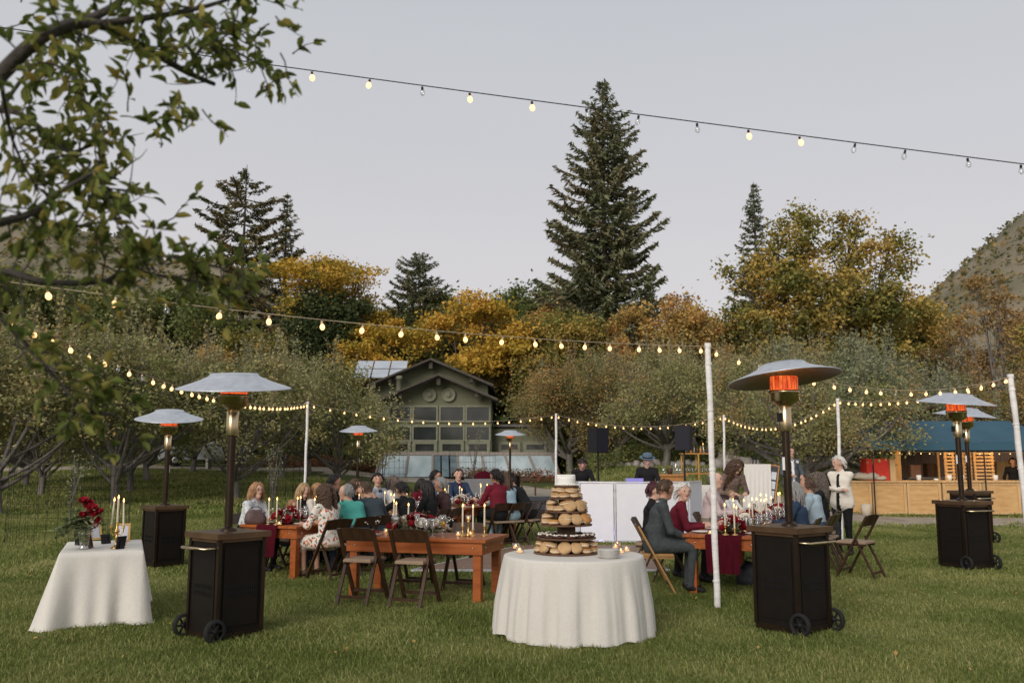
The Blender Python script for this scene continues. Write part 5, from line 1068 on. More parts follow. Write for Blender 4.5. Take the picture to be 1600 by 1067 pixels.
# ================================================================== CANDLE TABLE (left)
KR = R_(23); kw, kd = .76, 1.35; kf = G(159.5, 861.5, TH); kc = Vector((kf.x-math.sin(KR)*kd/2, kf.y+math.cos(KR)*kd/2, 0))
ct = thing('tablecloth', 'ivory cloth flaring to the grass over the candle table', 'tablecloth', kc, KR)
b = MB(); V = []; F = []; per = []; ns = 56
for i in range(ns): per.append((-kw/2+kw*i/ns, -kd/2, 0, -1))
for i in range(ns): per.append((kw/2, -kd/2+kd*i/ns, 1, 0))
for i in range(ns): per.append((kw/2-kw*i/ns, kd/2, 0, 1))
for i in range(ns): per.append((-kw/2, kd/2-kd*i/ns, -1, 0))
m = len(per); top = []
for k in (.0, .5, .96): V += [(x*k, y*k, TH) for x, y, _, _ in per]
V += [(x, y, TH-.008) for x, y, _, _ in per]; ml = 14
for j in range(1, ml+1):
    k = j/ml
    for i, (x, y, nx2, ny2) in enumerate(per):
        u = (i % ns)/ns; cr = math.exp(-(min(u, 1-u)*7)**2); side = i//ns
        fl = .03 + .06*cr + .022*math.sin(i*.42)+.018*math.sin(i*.23+1)
        ext = {0: .09, 1: .03, 2: .04, 3: .12}[side]*k*(0.55+.45*cr) + fl*k
        # corner points push out diagonally
        cxn = x + nx2*ext + (math.copysign(1, x)*cr*(.10 if x < 0 else .02)*k if side in (0, 2) else 0); cyn = y + ny2*ext + (math.copysign(1, y)*cr*.12*k if side in (1, 3) else 0)
        V.append((cxn, cyn, max(.006 + .012*abs(math.sin(i*.7)), (TH-.008)*(1-k*1.0) - .0)))
R0 = 4+ml; F = [(j*m+i, j*m+(i+1) % m, (j+1)*m+(i+1) % m, (j+1)*m+i) for j in range(R0-1) for i in range(m)]
b.add(V, F, 0, True); b.build('cloth', CLO, ct)
tb = thing('side_table', 'rectangular folding table hidden under the flared ivory cloth', 'table', kc, KR); b = MB(); b.box((0, 0, TH-.02), (kw-.02, kd-.02, .028)); b.build('table_top', PINEW, tb)
for x in (-1, 1):
    for y in (-1, 1): f = MB(); f.tube([(x*kw*.4, y*kd*.42, 0), (x*kw*.4, y*kd*.42, TH-.035)], .015, 6); f.build('leg', CHR, tb)
g = G(131, 857, TH+.004); vs_ = thing('vase', 'tall clear glass vase holding roses and ferns', 'vase', g); b = MB(); b.lathe([(0, .0), (.055, 0), (.05, .012), (.044, .03), (.05, .12), (.068, .24), (.064, .24), (.046, .12), (.04, .035), (0, .02)], 18); b.build('glass', GLS, vs_)
STM = M('stem_green', (.06, .055, .02), .6); b = MB(); rd = random.Random(9)
for i in range(16): a = rd.uniform(0, 6.3); b.tube([(math.cos(a)*.025, math.sin(a)*.025, .03), (math.cos(a+1.5)*.03, math.sin(a+1.5)*.03, .25)], .004, 4)
b.build('stems', STM, vs_)
bq = thing('bouquet', 'red and blush roses with fern fronds in the glass vase', 'flowers', g + Vector((0, 0, .24)))
for x, z, k in ((.0, .24, 0), (.05, .20, 1), (.10, .17, 0), (.06, .13, 1), (.13, .12, 0), (.08, .08, 4), (.15, .05, 0), (.13, -.0, 4), (.17, .13, 0), (.02, .10, 0), (.11, .04, 2)):
    o = link('flower', ROS[k], bq, (x, -.05+rd.uniform(-.03, .03), z)); o.rotation_euler = (R_(50)+rd.uniform(-.4, .3), rd.uniform(-.3, .5), 0); o.scale = (rd.uniform(.55, .78),)*3
for i in range(20):
    a = R_(rd.uniform(110, 290)); ln = rd.uniform(.2, .36); el = rd.uniform(-.35, .75); d = Vector((math.cos(a)*math.cos(el), math.sin(a)*.7*math.cos(el), math.sin(el))); C = []; DD = []
    for s in range(16):
        for side in (-1, 1):
            q = (s+1)/16; p = Vector((0, 0, .02)) + d*ln*q + Vector((0, 0, -.10*q*q)); sd = Vector((-d.y, d.x, .1))*side; lw = .055*(1-q)+.012; C.append(p+sd*lw*.5); DD.append(sd+d*.5)
    V, Q, tt = leaf_quads(np.random.default_rng(i), np.array(C), .075, .024, 1.2, dirs=np.array(DD)); link('fern_frond', npmesh('fern_frond', V, Q, L_EUC, tt), bq)
C = rng.normal(size=(200, 3))*(.075, .06, .06)+(.01, 0, .05); V, Q, tt = leaf_quads(rng, C, .07, .035); stuff(link('foliage', npmesh('foliage', V, Q, L_EUC, tt), bq))
cd = thing('candelabra', 'gold three branch candelabra with lit tapers on the candle table', 'candelabra', G(181, 856, TH+.004)); b = MB(); b.lathe([(0, 0), (.055, 0), (.05, .01), (.015, .03), (.009, .05), (.009, .09), (.018, .10), (.009, .115), (.012, .17), (.02, .19), (.01, .20), (.01, .24)], 14)
b.ell((0, 0, .17), (.03, .03, .025), 0)
arms = [(0, 0, .25), (-.055, -.01, .225), (.062, .01, .215)]
for x, y, z in arms[1:]: b.tube([(0, 0, .15), (x*.6, y, .13), (x, y, .16), (x, y, z-.02)], .006, 6)
for x, y, z in arms: b.lathe([(0, z-.025), (.022, z-.012), (.012, z-.005), (.014, z+.01), (0, z+.01)], 10, 0, (x, y, 0))
b.build('frame', GOLD, cd)
for (x, y, z), tl in zip(arms, (.0, .03, -.02)):
    b = MB(); tip = Vector((x+tl*.6, y, z+.245)); b.tube([(x, y, z), tip], [.011, .009], 8); b.build('taper', WAX, cd); b = MB(); b.lathe([(0, 0), (.006, .006), (.0085, .014), (.005, .028), (0, .043)], 8, 0, tip); b.build('flame', FLM, cd)
PAP = M('printed_card', (.66, .68, .72), .7, scale=40, col2=(.45, .47, .52), stretch=(.3, 1, 4)); 
def frame(label, px, py, w, h, fm, pm, rz, back=False):
    t = thing('picture_frame', label, 'frame', G(px, py, TH+.003), R_(rz)); R = Matrix.Rotation(R_(-14), 3, 'X'); b = MB(); fw = .022
    for c, s in (((0, 0, h-fw/2), (w, .015, fw)), ((0, 0, fw/2), (w, .015, fw)), ((-w/2+fw/2, 0, h/2), (fw, .015, h-2*fw-.001)), ((w/2-fw/2, 0, h/2), (fw, .015, h-2*fw-.001))): b.box(R @ Vector(c), s, 0, R)
    b.build('border', fm, t); b = MB(); b.box(R @ Vector((0, .003, h/2)), (w-2*fw, .006, h-2*fw), 0, R); b.build('card', pm, t); b = MB(); b.beam((0, h*.2, 0), R @ Vector((0, .01, h*.7)), .03, .006); b.build('strut', BLK, t)
frame('ornate gold frame with white card on the candle table', 191, 846, .15, .20, GOLD, PAP, 20); frame('gold frame standing behind the vase', 150, 843, .14, .21, GOLD, PAP, 55)
frame('dark frame seen edge on beside the vase', 142, 856, .15, .22, DKW, BLK, 100); frame('small black frame at the left of the vase', 122, 851, .10, .13, BLK, BLK, 130); frame('black backed frame between vase and candelabra', 166, 849, .11, .10, BLK, BLK, 60); frame('black easel backed frame by the candelabra foot', 187, 857, .10, .13, BLK, BLK, -120)
for px, py in ((191, 855), (189, 848), (195, 843), (199, 840), (193, 851)): put('tea_light', 'lit tea light beside the gold frame', 'candle', TEA, G(px, py, TH+.004), 0, 'tea lights by the gold frame', .95)
# ================================================================== DJ BOOTH AND BAR
PAN = M('booth_fabric', (.88, .88, .92), .7, var=.02, trans=.2); ALU = M('booth_frame', (.62, .62, .66), .4, .3)
dj = thing('dj_booth', 'white panelled folding facade of the dj booth', 'booth', (0, 0, 0)); nodes = [(884, 18.7), (905, 18.05), (961, 17.9), (1016, 17.9), (1077, 18.1), (1096, 19.1)]
pts = [Vector((XA(px, Y, .6), Y)) for px, Y in nodes]; BH = 1.17
for a, c in zip(pts, pts[1:]):
    d = (c-a).normalized(); b = MB(); b.beam((a.x+d.x*.03, a.y+d.y*.03, BH/2+.01), (c.x-d.x*.03, c.y-d.y*.03, BH/2+.01), .004, BH-.07, up=(0, 0, 1)); 
    # beam: w along horizontal normal, d vertical
    o = b.build('fabric_panel', PAN, dj)
    for z in (.025, BH): f = MB(); f.beam((a.x, a.y, z), (c.x, c.y, z), .03, .03, up=(0, 0, 1)); f.build('panel_rail', ALU, o)
for p in pts: f = MB(); f.box((p.x, p.y, BH/2), (.035, .035, BH-.02)); f.build('upright', ALU, dj)
for px, Y, c, e in ((938, 18.22, (.45, .38, 1), 9), (1086, 19.0, (.5, .36, 1), 9), (1040, 18.25, (.5, .42, 1), 5)):
    x = XA(px, Y); t = thing('floor_uplight', 'small violet floor light hidden behind the white booth panels', 'lamp', (x, Y+.16, 0), 0, 'uplights behind booth'); b = MB(); b.lathe([(0, 0), (.05, 0), (.05, .06), (.04, .07)], 12); b.build('housing', BLK, t); b = MB(); b.lathe([(0, .068), (.038, .066)], 12); b.build('lens', ME('violet_lens', (.4, .25, 1), 2), t)
    l = bpy.data.lights.new('uplight_glow', 'POINT'); l.energy = e; l.color = c; l.shadow_soft_size = .06; lo = bpy.data.objects.new('uplight_glow', l); COL.objects.link(lo); lo.parent = t; lo.location = (0, 0, .16)
t = thing('dj_table', 'black table behind the booth panels', 'table', (XA(960, 18.9), 18.9, 0)); b = MB(); b.box((0, 0, .98), (2.0, .6, .04)); b.build('table_top', BLK, t)
for x in (-.9, .9): b = MB(); b.box((x, 0, .48), (.05, .5, .95)); b.build('leg', BLK, t)
VIO = ME('laptop_lid', (.22, .20, .50), .5); t = thing('laptop', 'open laptop with violet lid before the hatted man', 'laptop', (XA(990, 18.8), 18.8, 1.001)); b = MB(); b.box((0, 0, .012), (.36, .24, .02)); b.build('base', BLK, t); b = MB(); b.box((0, -.14, .125), (.36, .012, .22), 0, Matrix.Rotation(R_(12), 3, 'X')); b.build('screen', VIO, t)
l = bpy.data.lights.new('screen_glow', 'POINT'); l.energy = 1.1; l.color = (1, .12, .75); l.shadow_soft_size = .05
t = thing('mixer_light', 'small magenta lamp on the dj table under the bowed man', 'lamp', (XA(911, 18.75), 18.75, 1.001)); b = MB(); b.lathe([(0, 0), (.04, 0), (.04, .05), (.03, .06), (0, .06)], 10); b.build('housing', BLK, t); b = MB(); b.lathe([(0, .064), (.028, .062)], 10); b.build('lens', ME('magenta_lens', (1, .12, .75), 3), t); lo = bpy.data.objects.new('screen_glow', l); COL.objects.link(lo); lo.parent = t; lo.location = (0, 0, .12)
SPK = M('speaker_black', (.018, .018, .020), .7, scale=30, bump=.2); SPG = M('speaker_grille', (.012, .012, .018), .6, scale=80)
def speaker(px, Y, zc, rz, label):
    x = XA(px, Y); t = thing('loudspeaker', label[0], 'speaker', (x, Y, zc), R_(rz)); b = MB(); b.box((0, 0, 0), (.34, .34, .56), 0); b.build('cabinet', SPK, t); b = MB(); b.box((0, -.176, 0), (.31, .012, .52)); b.build('grille', SPG, t)
    g = T(x, Y); s = thing('speaker_stand', label[1], 'stand', (x, Y, g)); b = MB(); b.tube([(0, 0, .1), (0, 0, zc-g-.28)], .022, 8); b.build('pole', BLK, s)
    b = MB(); b.tube([(0, 0, .62), (0, 0, .70)], .034, 8); b.build('collar', BLK, s)
    for k in range(3): a = k*2*PI/3+.4; b = MB(); b.tube([(0, 0, .66), (math.cos(a)*.5, math.sin(a)*.5, .01)], .014, 6); b.build('leg', BLK, s)
speaker(935, 20.6, 2.05, 32, ('black loudspeaker on a stand left of the hatted man', 'tripod stand under loudspeaker left of the hatted man')); speaker(1070, 20.4, 2.10, -22, ('black loudspeaker on a stand in front of the gold shelf', 'tripod stand under loudspeaker by the gold shelf'))
HON = M('honey_wood', (.36, .16, .045), .4, scale=4, stretch=(4, 4, .5), col2=(.50, .25, .08), coat=.2)
BY = 23.0; x = XA(1049, BY); g = T(x, BY); bar = thing('wooden_bar', 'honey coloured wooden bar cabinet behind the hatted man', 'bar', (x, BY, g)); b = MB(); b.box((0, 0, .52), (.62, .5, 1.04)); b.build('carcass', HON, bar); b = MB(); b.box((0, 0, 1.06), (.74, .6, .045)); b.build('bar_top', HON, bar)
for k in (-.15, .15): b = MB(); b.box((k, -.262, .55), (.26, .02, .8)); b.build('front_panel', HON, bar)
b = MB(); b.lathe([(.03, 0), (.05, .05), (.03, .3), (.05, .6), (.03, .9), (.045, 1.0)], 10, 0, (.26, -.285, 0)); b.build('turned_column', HON, bar)
for k, nm in ((-.2, 0), (-.05, 1), (.12, 2), (.22, 0)): put('glass_jar' if nm != 1 else 'serving_pot', ('clear glass jar on the honey wooden bar', 'dark round pot on the honey wooden bar', 'tall drink dispenser on the honey wooden bar')[nm], ('jar', 'pot', 'dispenser')[nm], proto([('body', MB().lathe([(0, 0), (.06, 0), (.065, .1), (.05, .13), (.05, .15), (0, .15)] if nm != 2 else [(0, 0), (.1, 0), (.11, .2), (.08, .26), (.08, .3), (0, .31)], 14), (GLS if nm != 1 else DKW))]), (x+k, BY-.05, g+1.085), 0, 'jars on the bar' if nm == 0 else None)
# gold shelf with bottles, cloth table, bin, easel
def shelf():
    Y = 24.0; x = XA(1090, Y); g = T(x, Y); t = thing('gold_shelf', 'gold framed shelf with candles and bottles behind the speaker', 'shelf', (x, Y, g)); w, h = .78, 1.52
    for s in (-1, 0, 1):
        for y in (-.16, .16): b = MB(); b.box((s*w/2, y, h/2), (.035, .035, h)); b.build('post', M('gold_frame', (.55, .34, .09), .35, .5), t)
    for z in (.45, 1.0, h): b = MB(); b.box((0, 0, z), (w+.1, .38, .03)); b.build('shelf_board', HON, t)
    for i in range(9):
        put('shelf_bottle', 'small bottle standing on the gold framed shelf', 'bottle', proto([('bottle', MB().lathe([(0, 0), (.03, 0), (.03, .1), (.012, .14), (.012, .18), (0, .18)], 8), (GLS, DKW, HON)[i % 3])]), (x-.34+.085*i, Y-.05, g+h+.016), 0, 'bottles on gold shelf')
    for i in range(8): put('shelf_glass', 'drinking glass on the middle board of the gold shelf', 'glass', TUM, (x-.33+.09*i, Y-.08, g+1.017), 0, 'glasses on the gold shelf')
    for k in (-.22, .18): put('candlestick', 'lit taper on top of the gold framed shelf', 'candle', CN[3], (x+k, Y+.08, g+h+.016), 0, 'tapers on gold shelf', .8)
shelf()
def drape(name, label, cat, loc, w, d, h, rz=0, fl=.1, n=30, mat=None):
    t = thing(name, label, cat, loc, rz); b = MB(); per = []
    for i in range(n): per.append((-w/2+w*i/n, -d/2, 0, -1))
    for i in range(n): per.append((w/2, -d/2+d*i/n, 1, 0))
    for i in range(n): per.append((w/2-w*i/n, d/2, 0, 1))
    for i in range(n): per.append((-w/2, d/2-d*i/n, -1, 0))
    V = [(x*.0, y*0, h) for x, y, _, _ in per] + [(x, y, h-.006) for x, y, _, _ in per]
    for j in range(1, 7):
        k = j/6; V += [(x+a*(fl*k+.02*k*math.sin(i*1.3)), y+c*(fl*k+.02*k*math.sin(i*1.3)), (h-.006)*(1-k)+.004) for i, (x, y, a, c) in enumerate(per)]
    m = len(per); b.add(V, [(j*m+i, j*m+(i+1) % m, (j+1)*m+(i+1) % m, (j+1)*m+i) for j in range(7) for i in range(m)], 0, True); b.build('cloth', mat or CLO, t); return t
Y = 23.3; x = XA(1100, Y); drape('draped_table', 'small white draped table under the gold shelf', 'table', P(x, Y), .9, .5, .78)
Y = 21.6; x = XA(1119, Y); g = T(x, Y); t = thing('rubbish_bin', 'black bin with grey lid behind the white pole', 'bin', (x, Y, g)); b = MB(); b.box((0, 0, .36), (.40, .36, .72), 0, None, 1.0); b.build('body', SPK, t); b = MB(); b.box((0, 0, .745), (.44, .40, .05)); b.build('lid', GREY, t)
Y = 21.5; x = XA(1183, Y); g = T(x, Y); es = thing('easel', 'black tripod easel draped with cream cloth behind the right table', 'easel', (x, Y, g), R_(-8))
for q in ((-.3, -.05), (.3, -.05), (0, .5)): b = MB(); b.beam((q[0], q[1], 0), (q[0]*.2, .05, 1.6), .025, .025); b.build('leg', BLK, es)
b = MB(); V = []; n = 26
for j in range(7):
    for i in range(n+1): u = i/n-.5; V.append((u*.62 - .03*j/6, -.10-.03*math.sin(i*1.5)*(j/6) - .02*j, 1.42-1.0*j/6 - (.10*math.sin(i*.5) if j == 6 else 0)))
b.add(V, [(j*(n+1)+i, j*(n+1)+i+1, (j+1)*(n+1)+i+1, (j+1)*(n+1)+i) for j in range(6) for i in range(n)], 0, True); b.build('drape', CLO, es)
t = thing('seating_chart', 'wooden framed seating chart of white cards leaning on the easel', 'sign', (x+.22, Y-.18, g+.42), R_(-8)); R = Matrix.Rotation(R_(10), 3, 'Y') @ Matrix.Rotation(R_(-6), 3, 'X'); b = MB(); b.box(R @ Vector((0, 0, .5)), (.22, .02, 1.0), 0, R); b.build('board', HON, t); b = MB(); b.box(R @ Vector((0, -.012, .5)), (.16, .006, .94), 0, R); b.build('backing', BLKL, t)
for z in (.30, .52, .74): b = MB(); b.box(R @ Vector((0, -.018, z)), (.12, .004, .18), 0, R); b.build('name_card', PAP, t)
# lounge
CUSH = M('charcoal_cushion', (.06, .065, .075), .9, scale=10, bump=.3); WICK = M('dark_wicker', (.045, .03, .024), .7, scale=30, bump=.6)
def ottoman(px, py, w, d, h, label, rz):
    g = GT(px, py); t = thing('ottoman', label, 'ottoman', g, R_(rz)); b = MB(); b.box((0, 0, h*.36), (w, d, h*.7)); b.build('base', WICK, t); b = MB(); b.box((0, 0, h*.80), (w*1.02, d*1.02, h*.14)); b.box((0, 0, h*.91), (w*.94, d*.94, h*.08)); b.build('cushion', CUSH, t)
ottoman(862, 815, .75, .6, .42, 'dark wicker ottoman with charcoal cushion behind dessert stand', 12); ottoman(846, 800, .8, .6, .45, 'wicker ottoman with grey cushion beside the man in cap', 5)
g = GT(748, 788); sf = thing('lounge_sofa', 'grey wicker sofa with rounded back behind the roses', 'sofa', g, R_(10)); b = MB(); b.box((0, 0, .2), (1.0, .7, .4)); b.build('base', WICK, sf); b = MB(); b.box((0, -.35, .55), (1.0, .12, .5)); b.build('back', GREY, sf); b = MB(); b.box((0, 0, .45), (.9, .6, .1)); b.build('seat_cushion', GREY, sf)
b = MB(); b.ell((.12, -.24, .80), (.32, .12, .24), 0, None, 14, 8); b.build('red_cushion', VEL, sf)
g = GT(826, 775); t = thing('low_table', 'small dark wooden side table behind the man in cap', 'table', g); b = MB(); b.box((0, 0, .60), (.6, .5, .05)); b.build('table_top', DKW, t)
for x in (-.24, .24):
    for y in (-.2, .2): b = MB(); b.box((x, y, .29), (.05, .05, .57)); b.build('leg', DKW, t)
# dance floor
DFW = M('floor_planks', (.17, .105, .075), .55, scale=3, stretch=(.5, 6, 1), col2=(.26, .17, .125)); r3, q3 = dirs(0)
df = thing('dance_floor', 'wooden plank dance floor laid on the grass', 'dance floor', (0, 0, 0)); fa = G(660, 880); fx0, fx1, fy0, fy1 = DF
n = 34
for i in range(n):
    y = fy0 + (fy1-fy0)*(i+.5)/n; xa = fx0 + .43*(y-fy0); b = MB(); b.box(((xa+fx1)/2, y, .012 + .002*math.sin(i*2.3)), (fx1-xa, (fy1-fy0)/n-.006, .026)); b.build('plank', DFW, df)
b = MB(); b.beam((fx0-.02, fy0-.03, .012), (fx0+.43*(fy1-fy0)-.02, fy1, .012), .04, .03); b.build('edge_trim', ALU, df)
b = MB(); b.beam((fx0-.02, fy0-.03, .012), (fx1, fy0-.03, .012), .04, .03); b.build('edge_trim', ALU, df)
# ================================================================== PEOPLE
def nets(F, o, h):
    """surface nets: quads round the zero level of a sampled field"""
    S = F < 0; nx, ny, nz = F.shape; cs = (nx-1, ny-1, nz-1); acc = np.zeros(cs+(3,)); cnt = np.zeros(cs)
    off = [(i, j, k) for i in (0, 1) for j in (0, 1) for k in (0, 1)]
    sl = lambda a: F[a[0]:a[0]+cs[0], a[1]:a[1]+cs[1], a[2]:a[2]+cs[2]]
    for a in off:
        for ax in range(3):
            if a[ax]: continue
            b = list(a); b[ax] = 1; fa, fb = sl(a), sl(b); cr = (fa < 0) != (fb < 0); t = np.where(cr, fa/np.where(cr, fa-fb, 1), 0)
            for d in range(3): acc[..., d] += np.where(cr, a[d] + (t if d == ax else 0), 0)
            cnt += cr
    act = cnt > 0; idx = np.full(cs, -1, np.int64); idx[act] = np.arange(act.sum()); ijk = np.argwhere(act)
    V = (ijk + acc[act]/cnt[act][:, None])*h + o; Q = []
    for ax in range(3):
        u, w = (ax+1) % 3, (ax+2) % 3; s0 = [slice(1, -1)]*3; s0[ax] = slice(0, -1); s1 = list(s0); s1[ax] = slice(1, None)
        A, B = S[tuple(s0)], S[tuple(s1)]; E = np.argwhere(A != B); 
        if not len(E): continue
        flip = A[tuple(E.T)]; E = E + np.array([0 if d == ax else 1 for d in range(3)]); q = []
        for du, dw in ((-1, -1), (0, -1), (0, 0), (-1, 0)): c = E.copy(); c[:, u] += du; c[:, w] += dw; q.append(idx[tuple(c.T)])
        q = np.stack(q, 1); q[~flip] = q[~flip][:, ::-1]; Q.append(q)
    return V, np.concatenate(Q)
def sdf_body(prims, h=.014):
    P0 = np.array([p[0] for p in prims]); P1 = np.array([p[1] for p in prims]); RR = np.array([max(p[2], p[3])*max(1, p[5]) for p in prims])
    lo = np.minimum(P0, P1).min(0) - RR.max() - 3*h; hi = np.maximum(P0, P1).max(0) + RR.max() + 3*h; n = np.ceil((hi-lo)/h).astype(int)+1
    F = np.full(n, .5, np.float32); LBL = np.zeros(n, np.int16); BST = np.full(n, 9., np.float32); k = .022
    for pi, (a, b, r0, r1, lab, sx, ax) in enumerate(prims):
        a = np.array(a); b = np.array(b); R = max(r0, r1)*max(1, sx) + .06
        i0 = np.maximum(((np.minimum(a, b)-R-lo)/h).astype(int), 0); i1 = np.minimum(((np.maximum(a, b)+R-lo)/h).astype(int)+2, n); s = tuple(slice(p, q) for p, q in zip(i0, i1))
        g = np.stack(np.meshgrid(*[lo[d]+h*np.arange(i0[d], i1[d]) for d in range(3)], indexing='ij'), -1); ba = b-a; t = np.clip(((g-a)@ba)/max(ba@ba, 1e-9), 0, 1); v = g - a - t[..., None]*ba
        if sx != 1: axn = np.array(ax); vl = v@axn; v = v - axn*(vl*(1-1/sx))[..., None]
        d = np.linalg.norm(v, axis=-1) - (r0+t*(r1-r0)); f = F[s]; hh = np.maximum(k-np.abs(f-d), 0)/k; F[s] = np.minimum(f, d) - hh*hh*k*.25; bs = BST[s]; m = d < bs; BST[s] = np.where(m, d, bs); L_ = LBL[s]; L_[m] = lab; LBL[s] = L_
    V, Q = nets(F, lo, h); c = V[Q].mean(1); ii = np.clip(np.rint((c-lo)/h).astype(int), 0, np.array(n)-1)
    return V, Q, LBL[tuple(ii.T)]
def ik(s, t, l1, l2, pole):
    d = t-s; L = d.length
    if L > (l1+l2)*.98: t = s + d*((l1+l2)*.98/L); d = t-s; L = d.length
    x = (l1*l1-l2*l2+L*L)/(2*L); hgt = math.sqrt(max(l1*l1-x*x, 0)); u = d/L; p = pole - u*pole.dot(u); p.normalize(); return s+u*x+p*hgt, t
SKINS = {'a': (.52, .31, .22), 'b': (.44, .245, .165), 'c': (.34, .185, .12), 'p': (.58, .36, .27)}
def skinm(k): return M('skin_'+k, SKINS[k], .55, var=.08, scale=12)
EYE = M('eye_dark', (.03, .022, .018), .3); LIP = M('lip', (.36, .13, .11), .5); SHO = M('shoe_black', (.02, .018, .017), .45); SHOB = M('shoe_brown', (.09, .055, .035), .6)
def cloth(name, c, **k): return M('cloth_'+name, c, .85, var=.16, scale=k.get('scale', 5), bump=.9, bscale=k.get('bs', 11), **({'col2': k['col2']} if 'col2' in k else {}))
def vor(name, base, spots, scale):
    m = bpy.data.materials.new(name); m.use_nodes = True; t = m.node_tree; b = t.nodes['Principled BSDF']; b.inputs['Roughness'].default_value = .85
    tc = t.nodes.new('ShaderNodeTexCoord'); n = t.nodes.new('ShaderNodeTexNoise'); n.inputs['Scale'].default_value = scale*1.3; ad = t.nodes.new('ShaderNodeMixRGB'); ad.inputs[0].default_value = .06; t.links.new(tc.outputs['Object'], n.inputs[0]); t.links.new(tc.outputs['Object'], ad.inputs[1]); t.links.new(n.outputs['Color'], ad.inputs[2])
    v = t.nodes.new('ShaderNodeTexVoronoi'); v.inputs['Scale'].default_value = scale; t.links.new(ad.outputs[0], v.inputs[0])
    th = t.nodes.new('ShaderNodeMath'); th.operation = 'LESS_THAN'; th.inputs[1].default_value = .42; t.links.new(v.outputs['Distance'], th.inputs[0])
    sp = t.nodes.new('ShaderNodeSeparateColor'); t.links.new(v.outputs['Color'], sp.inputs[0]); r = t.nodes.new('ShaderNodeValToRGB'); r.color_ramp.interpolation = 'CONSTANT'; e = r.color_ramp.elements
    e[0].color = (*spots[0], 1); e[0].position = 0; e[1].color = (*spots[-1], 1); e[1].position = (len(spots)-1)/len(spots)
    for i, c in enumerate(spots[1:-1]): q = e.new((i+1)/len(spots)); q.color = (*c, 1)
    t.links.new(sp.outputs[0], r.inputs[0]); mx_ = t.nodes.new('ShaderNodeMixRGB'); mx_.inputs[1].default_value = (*base, 1); t.links.new(th.outputs[0], mx_.inputs[0]); t.links.new(r.outputs[0], mx_.inputs[2]); t.links.new(mx_.outputs[0], b.inputs['Base Color']); return m
def hairmesh(hc, ax, style, mat, seed):
    """ax = (right, forward, up) of the head; locks laid over the skull"""
    rd = random.Random(seed); rx, fy, uz = ax; b = MB(); er = (.083, .100, .098)
    W = lambda x, y, z: hc + rx*x + fy*(y-.004) + uz*(z+.012)
    def mask(x, y, z):
        if style == 'bald': return z < .38 and z > -.55 and y < .15
        if style == 'thin': return (z > -.5 and y < .30) 
        if y > .45: return z > .52
        if y > .22: return z > .36
        if y > .0: return z > .05 if style in ('short', 'crop', 'shortw') else z > -.30
        return z > -.62
    n, mm = 22, 14; vid = {}; vs = []; fs = []
    k = 1.05 if style in ('crop', 'bald', 'thin') else 1.10
    for j in range(mm+1):
        th = PI*j/mm
        for i in range(n): a = 2*PI*i/n; vs.append((math.sin(th)*math.cos(a), math.sin(th)*math.sin(a), math.cos(th)))
    for j in range(mm):
        for i in range(n):
            f = (j*n+i, (j+1)*n+i, (j+1)*n+(i+1) % n, j*n+(i+1) % n)
            if all(mask(*vs[q]) for q in f): fs.append(f)
    b.add([W(v[0]*er[0]*k, v[1]*er[1]*k, v[2]*er[2]*k) for v in vs], fs, 0, True)
    L = {'short': .055, 'shortw': .075, 'crop': .022, 'bald': .03, 'thin': .04, 'bob': .20, 'long': .36, 'curly': .30, 'wavy': .42, 'pony': .09}[style]; nl = {'long': 190, 'wavy': 210, 'curly': 260, 'bob': 190}.get(style, 170)
    c = 0; tries = 0
    while c < nl and tries < 4000:
        tries += 1; x, y, z = rd.gauss(0, 1), rd.gauss(0, 1), rd.gauss(.3, 1); q = math.sqrt(x*x+y*y+z*z); x, y, z = x/q, y/q, z/q
        if not mask(x, y, z): continue
        c += 1; p = Vector((x*er[0], y*er[1], z*er[2]))*k; pts = [p.copy()]; ln = L*rd.uniform(.7, 1.1); st = .03 if L > .1 else L/3; ph = rd.uniform(0, 6.3); d = Vector((x*.6, -.55 if y > -.2 else y*.4, -.2)); i = 0; amp = {'curly': .024, 'wavy': .016, 'shortw': .008}.get(style, .003); tot = 0
        if style in ('long', 'bob', 'wavy', 'curly'): d = Vector((math.copysign(.7, x), -.25 if y > 0 else -.6, -.15))
        while tot < ln:
            d = (d*.6 + Vector((0, -.02, -1))*(.45 if style not in ('short', 'crop', 'shortw') else .18)).normalized(); p = p + d*st; tot += st; i += 1
            e = math.sqrt((p.x/er[0])**2+(p.y/er[1])**2+(p.z/er[2])**2)
            if e < k+.02 and p.z > -.075: p = p*((k+.02+.05*rd.random())/max(e, .1))
            if p.z < -.06: p.y = min(p.y, .045); hh = math.hypot(p.x, p.y); p = Vector((p.x*max(1, .07/max(hh, .01)), p.y*max(1, .07/max(hh, .01)), p.z))
            pts.append(p + Vector((math.sin(ph+i*1.5)*amp, math.cos(ph+i*1.7)*amp, 0)))
        r0 = .0095 if L > .1 else .008
        b.tube([W(*q) for q in pts], [r0*(1-.55*i/(len(pts)-1)) for i in range(len(pts))], 5, cap=False)
    if style == 'pony': b.tube([W(0, -.10, .0), W(0, -.15, -.02), W(0, -.15, -.12), W(0, -.13, -.24)], [.02, .034, .028, .008], 8); 
    return b.mesh('hair', mat)
HAIR = {k: M('hair_'+k, c, .5, var=.25, scale=30, spec=.4) for k, c in {'black': (.012, .010, .009), 'dark': (.025, .016, .012), 'brown': (.075, .042, .024), 'auburn': (.14, .045, .025), 'straw': (.33, .18, .085), 'blonde': (.36, .235, .12), 'grey': (.24, .235, .23), 'white': (.62, .60, .56), 'maroon': (.06, .012, .016), 'greybrown': (.12, .095, .075)}.items()}
PN = [0]
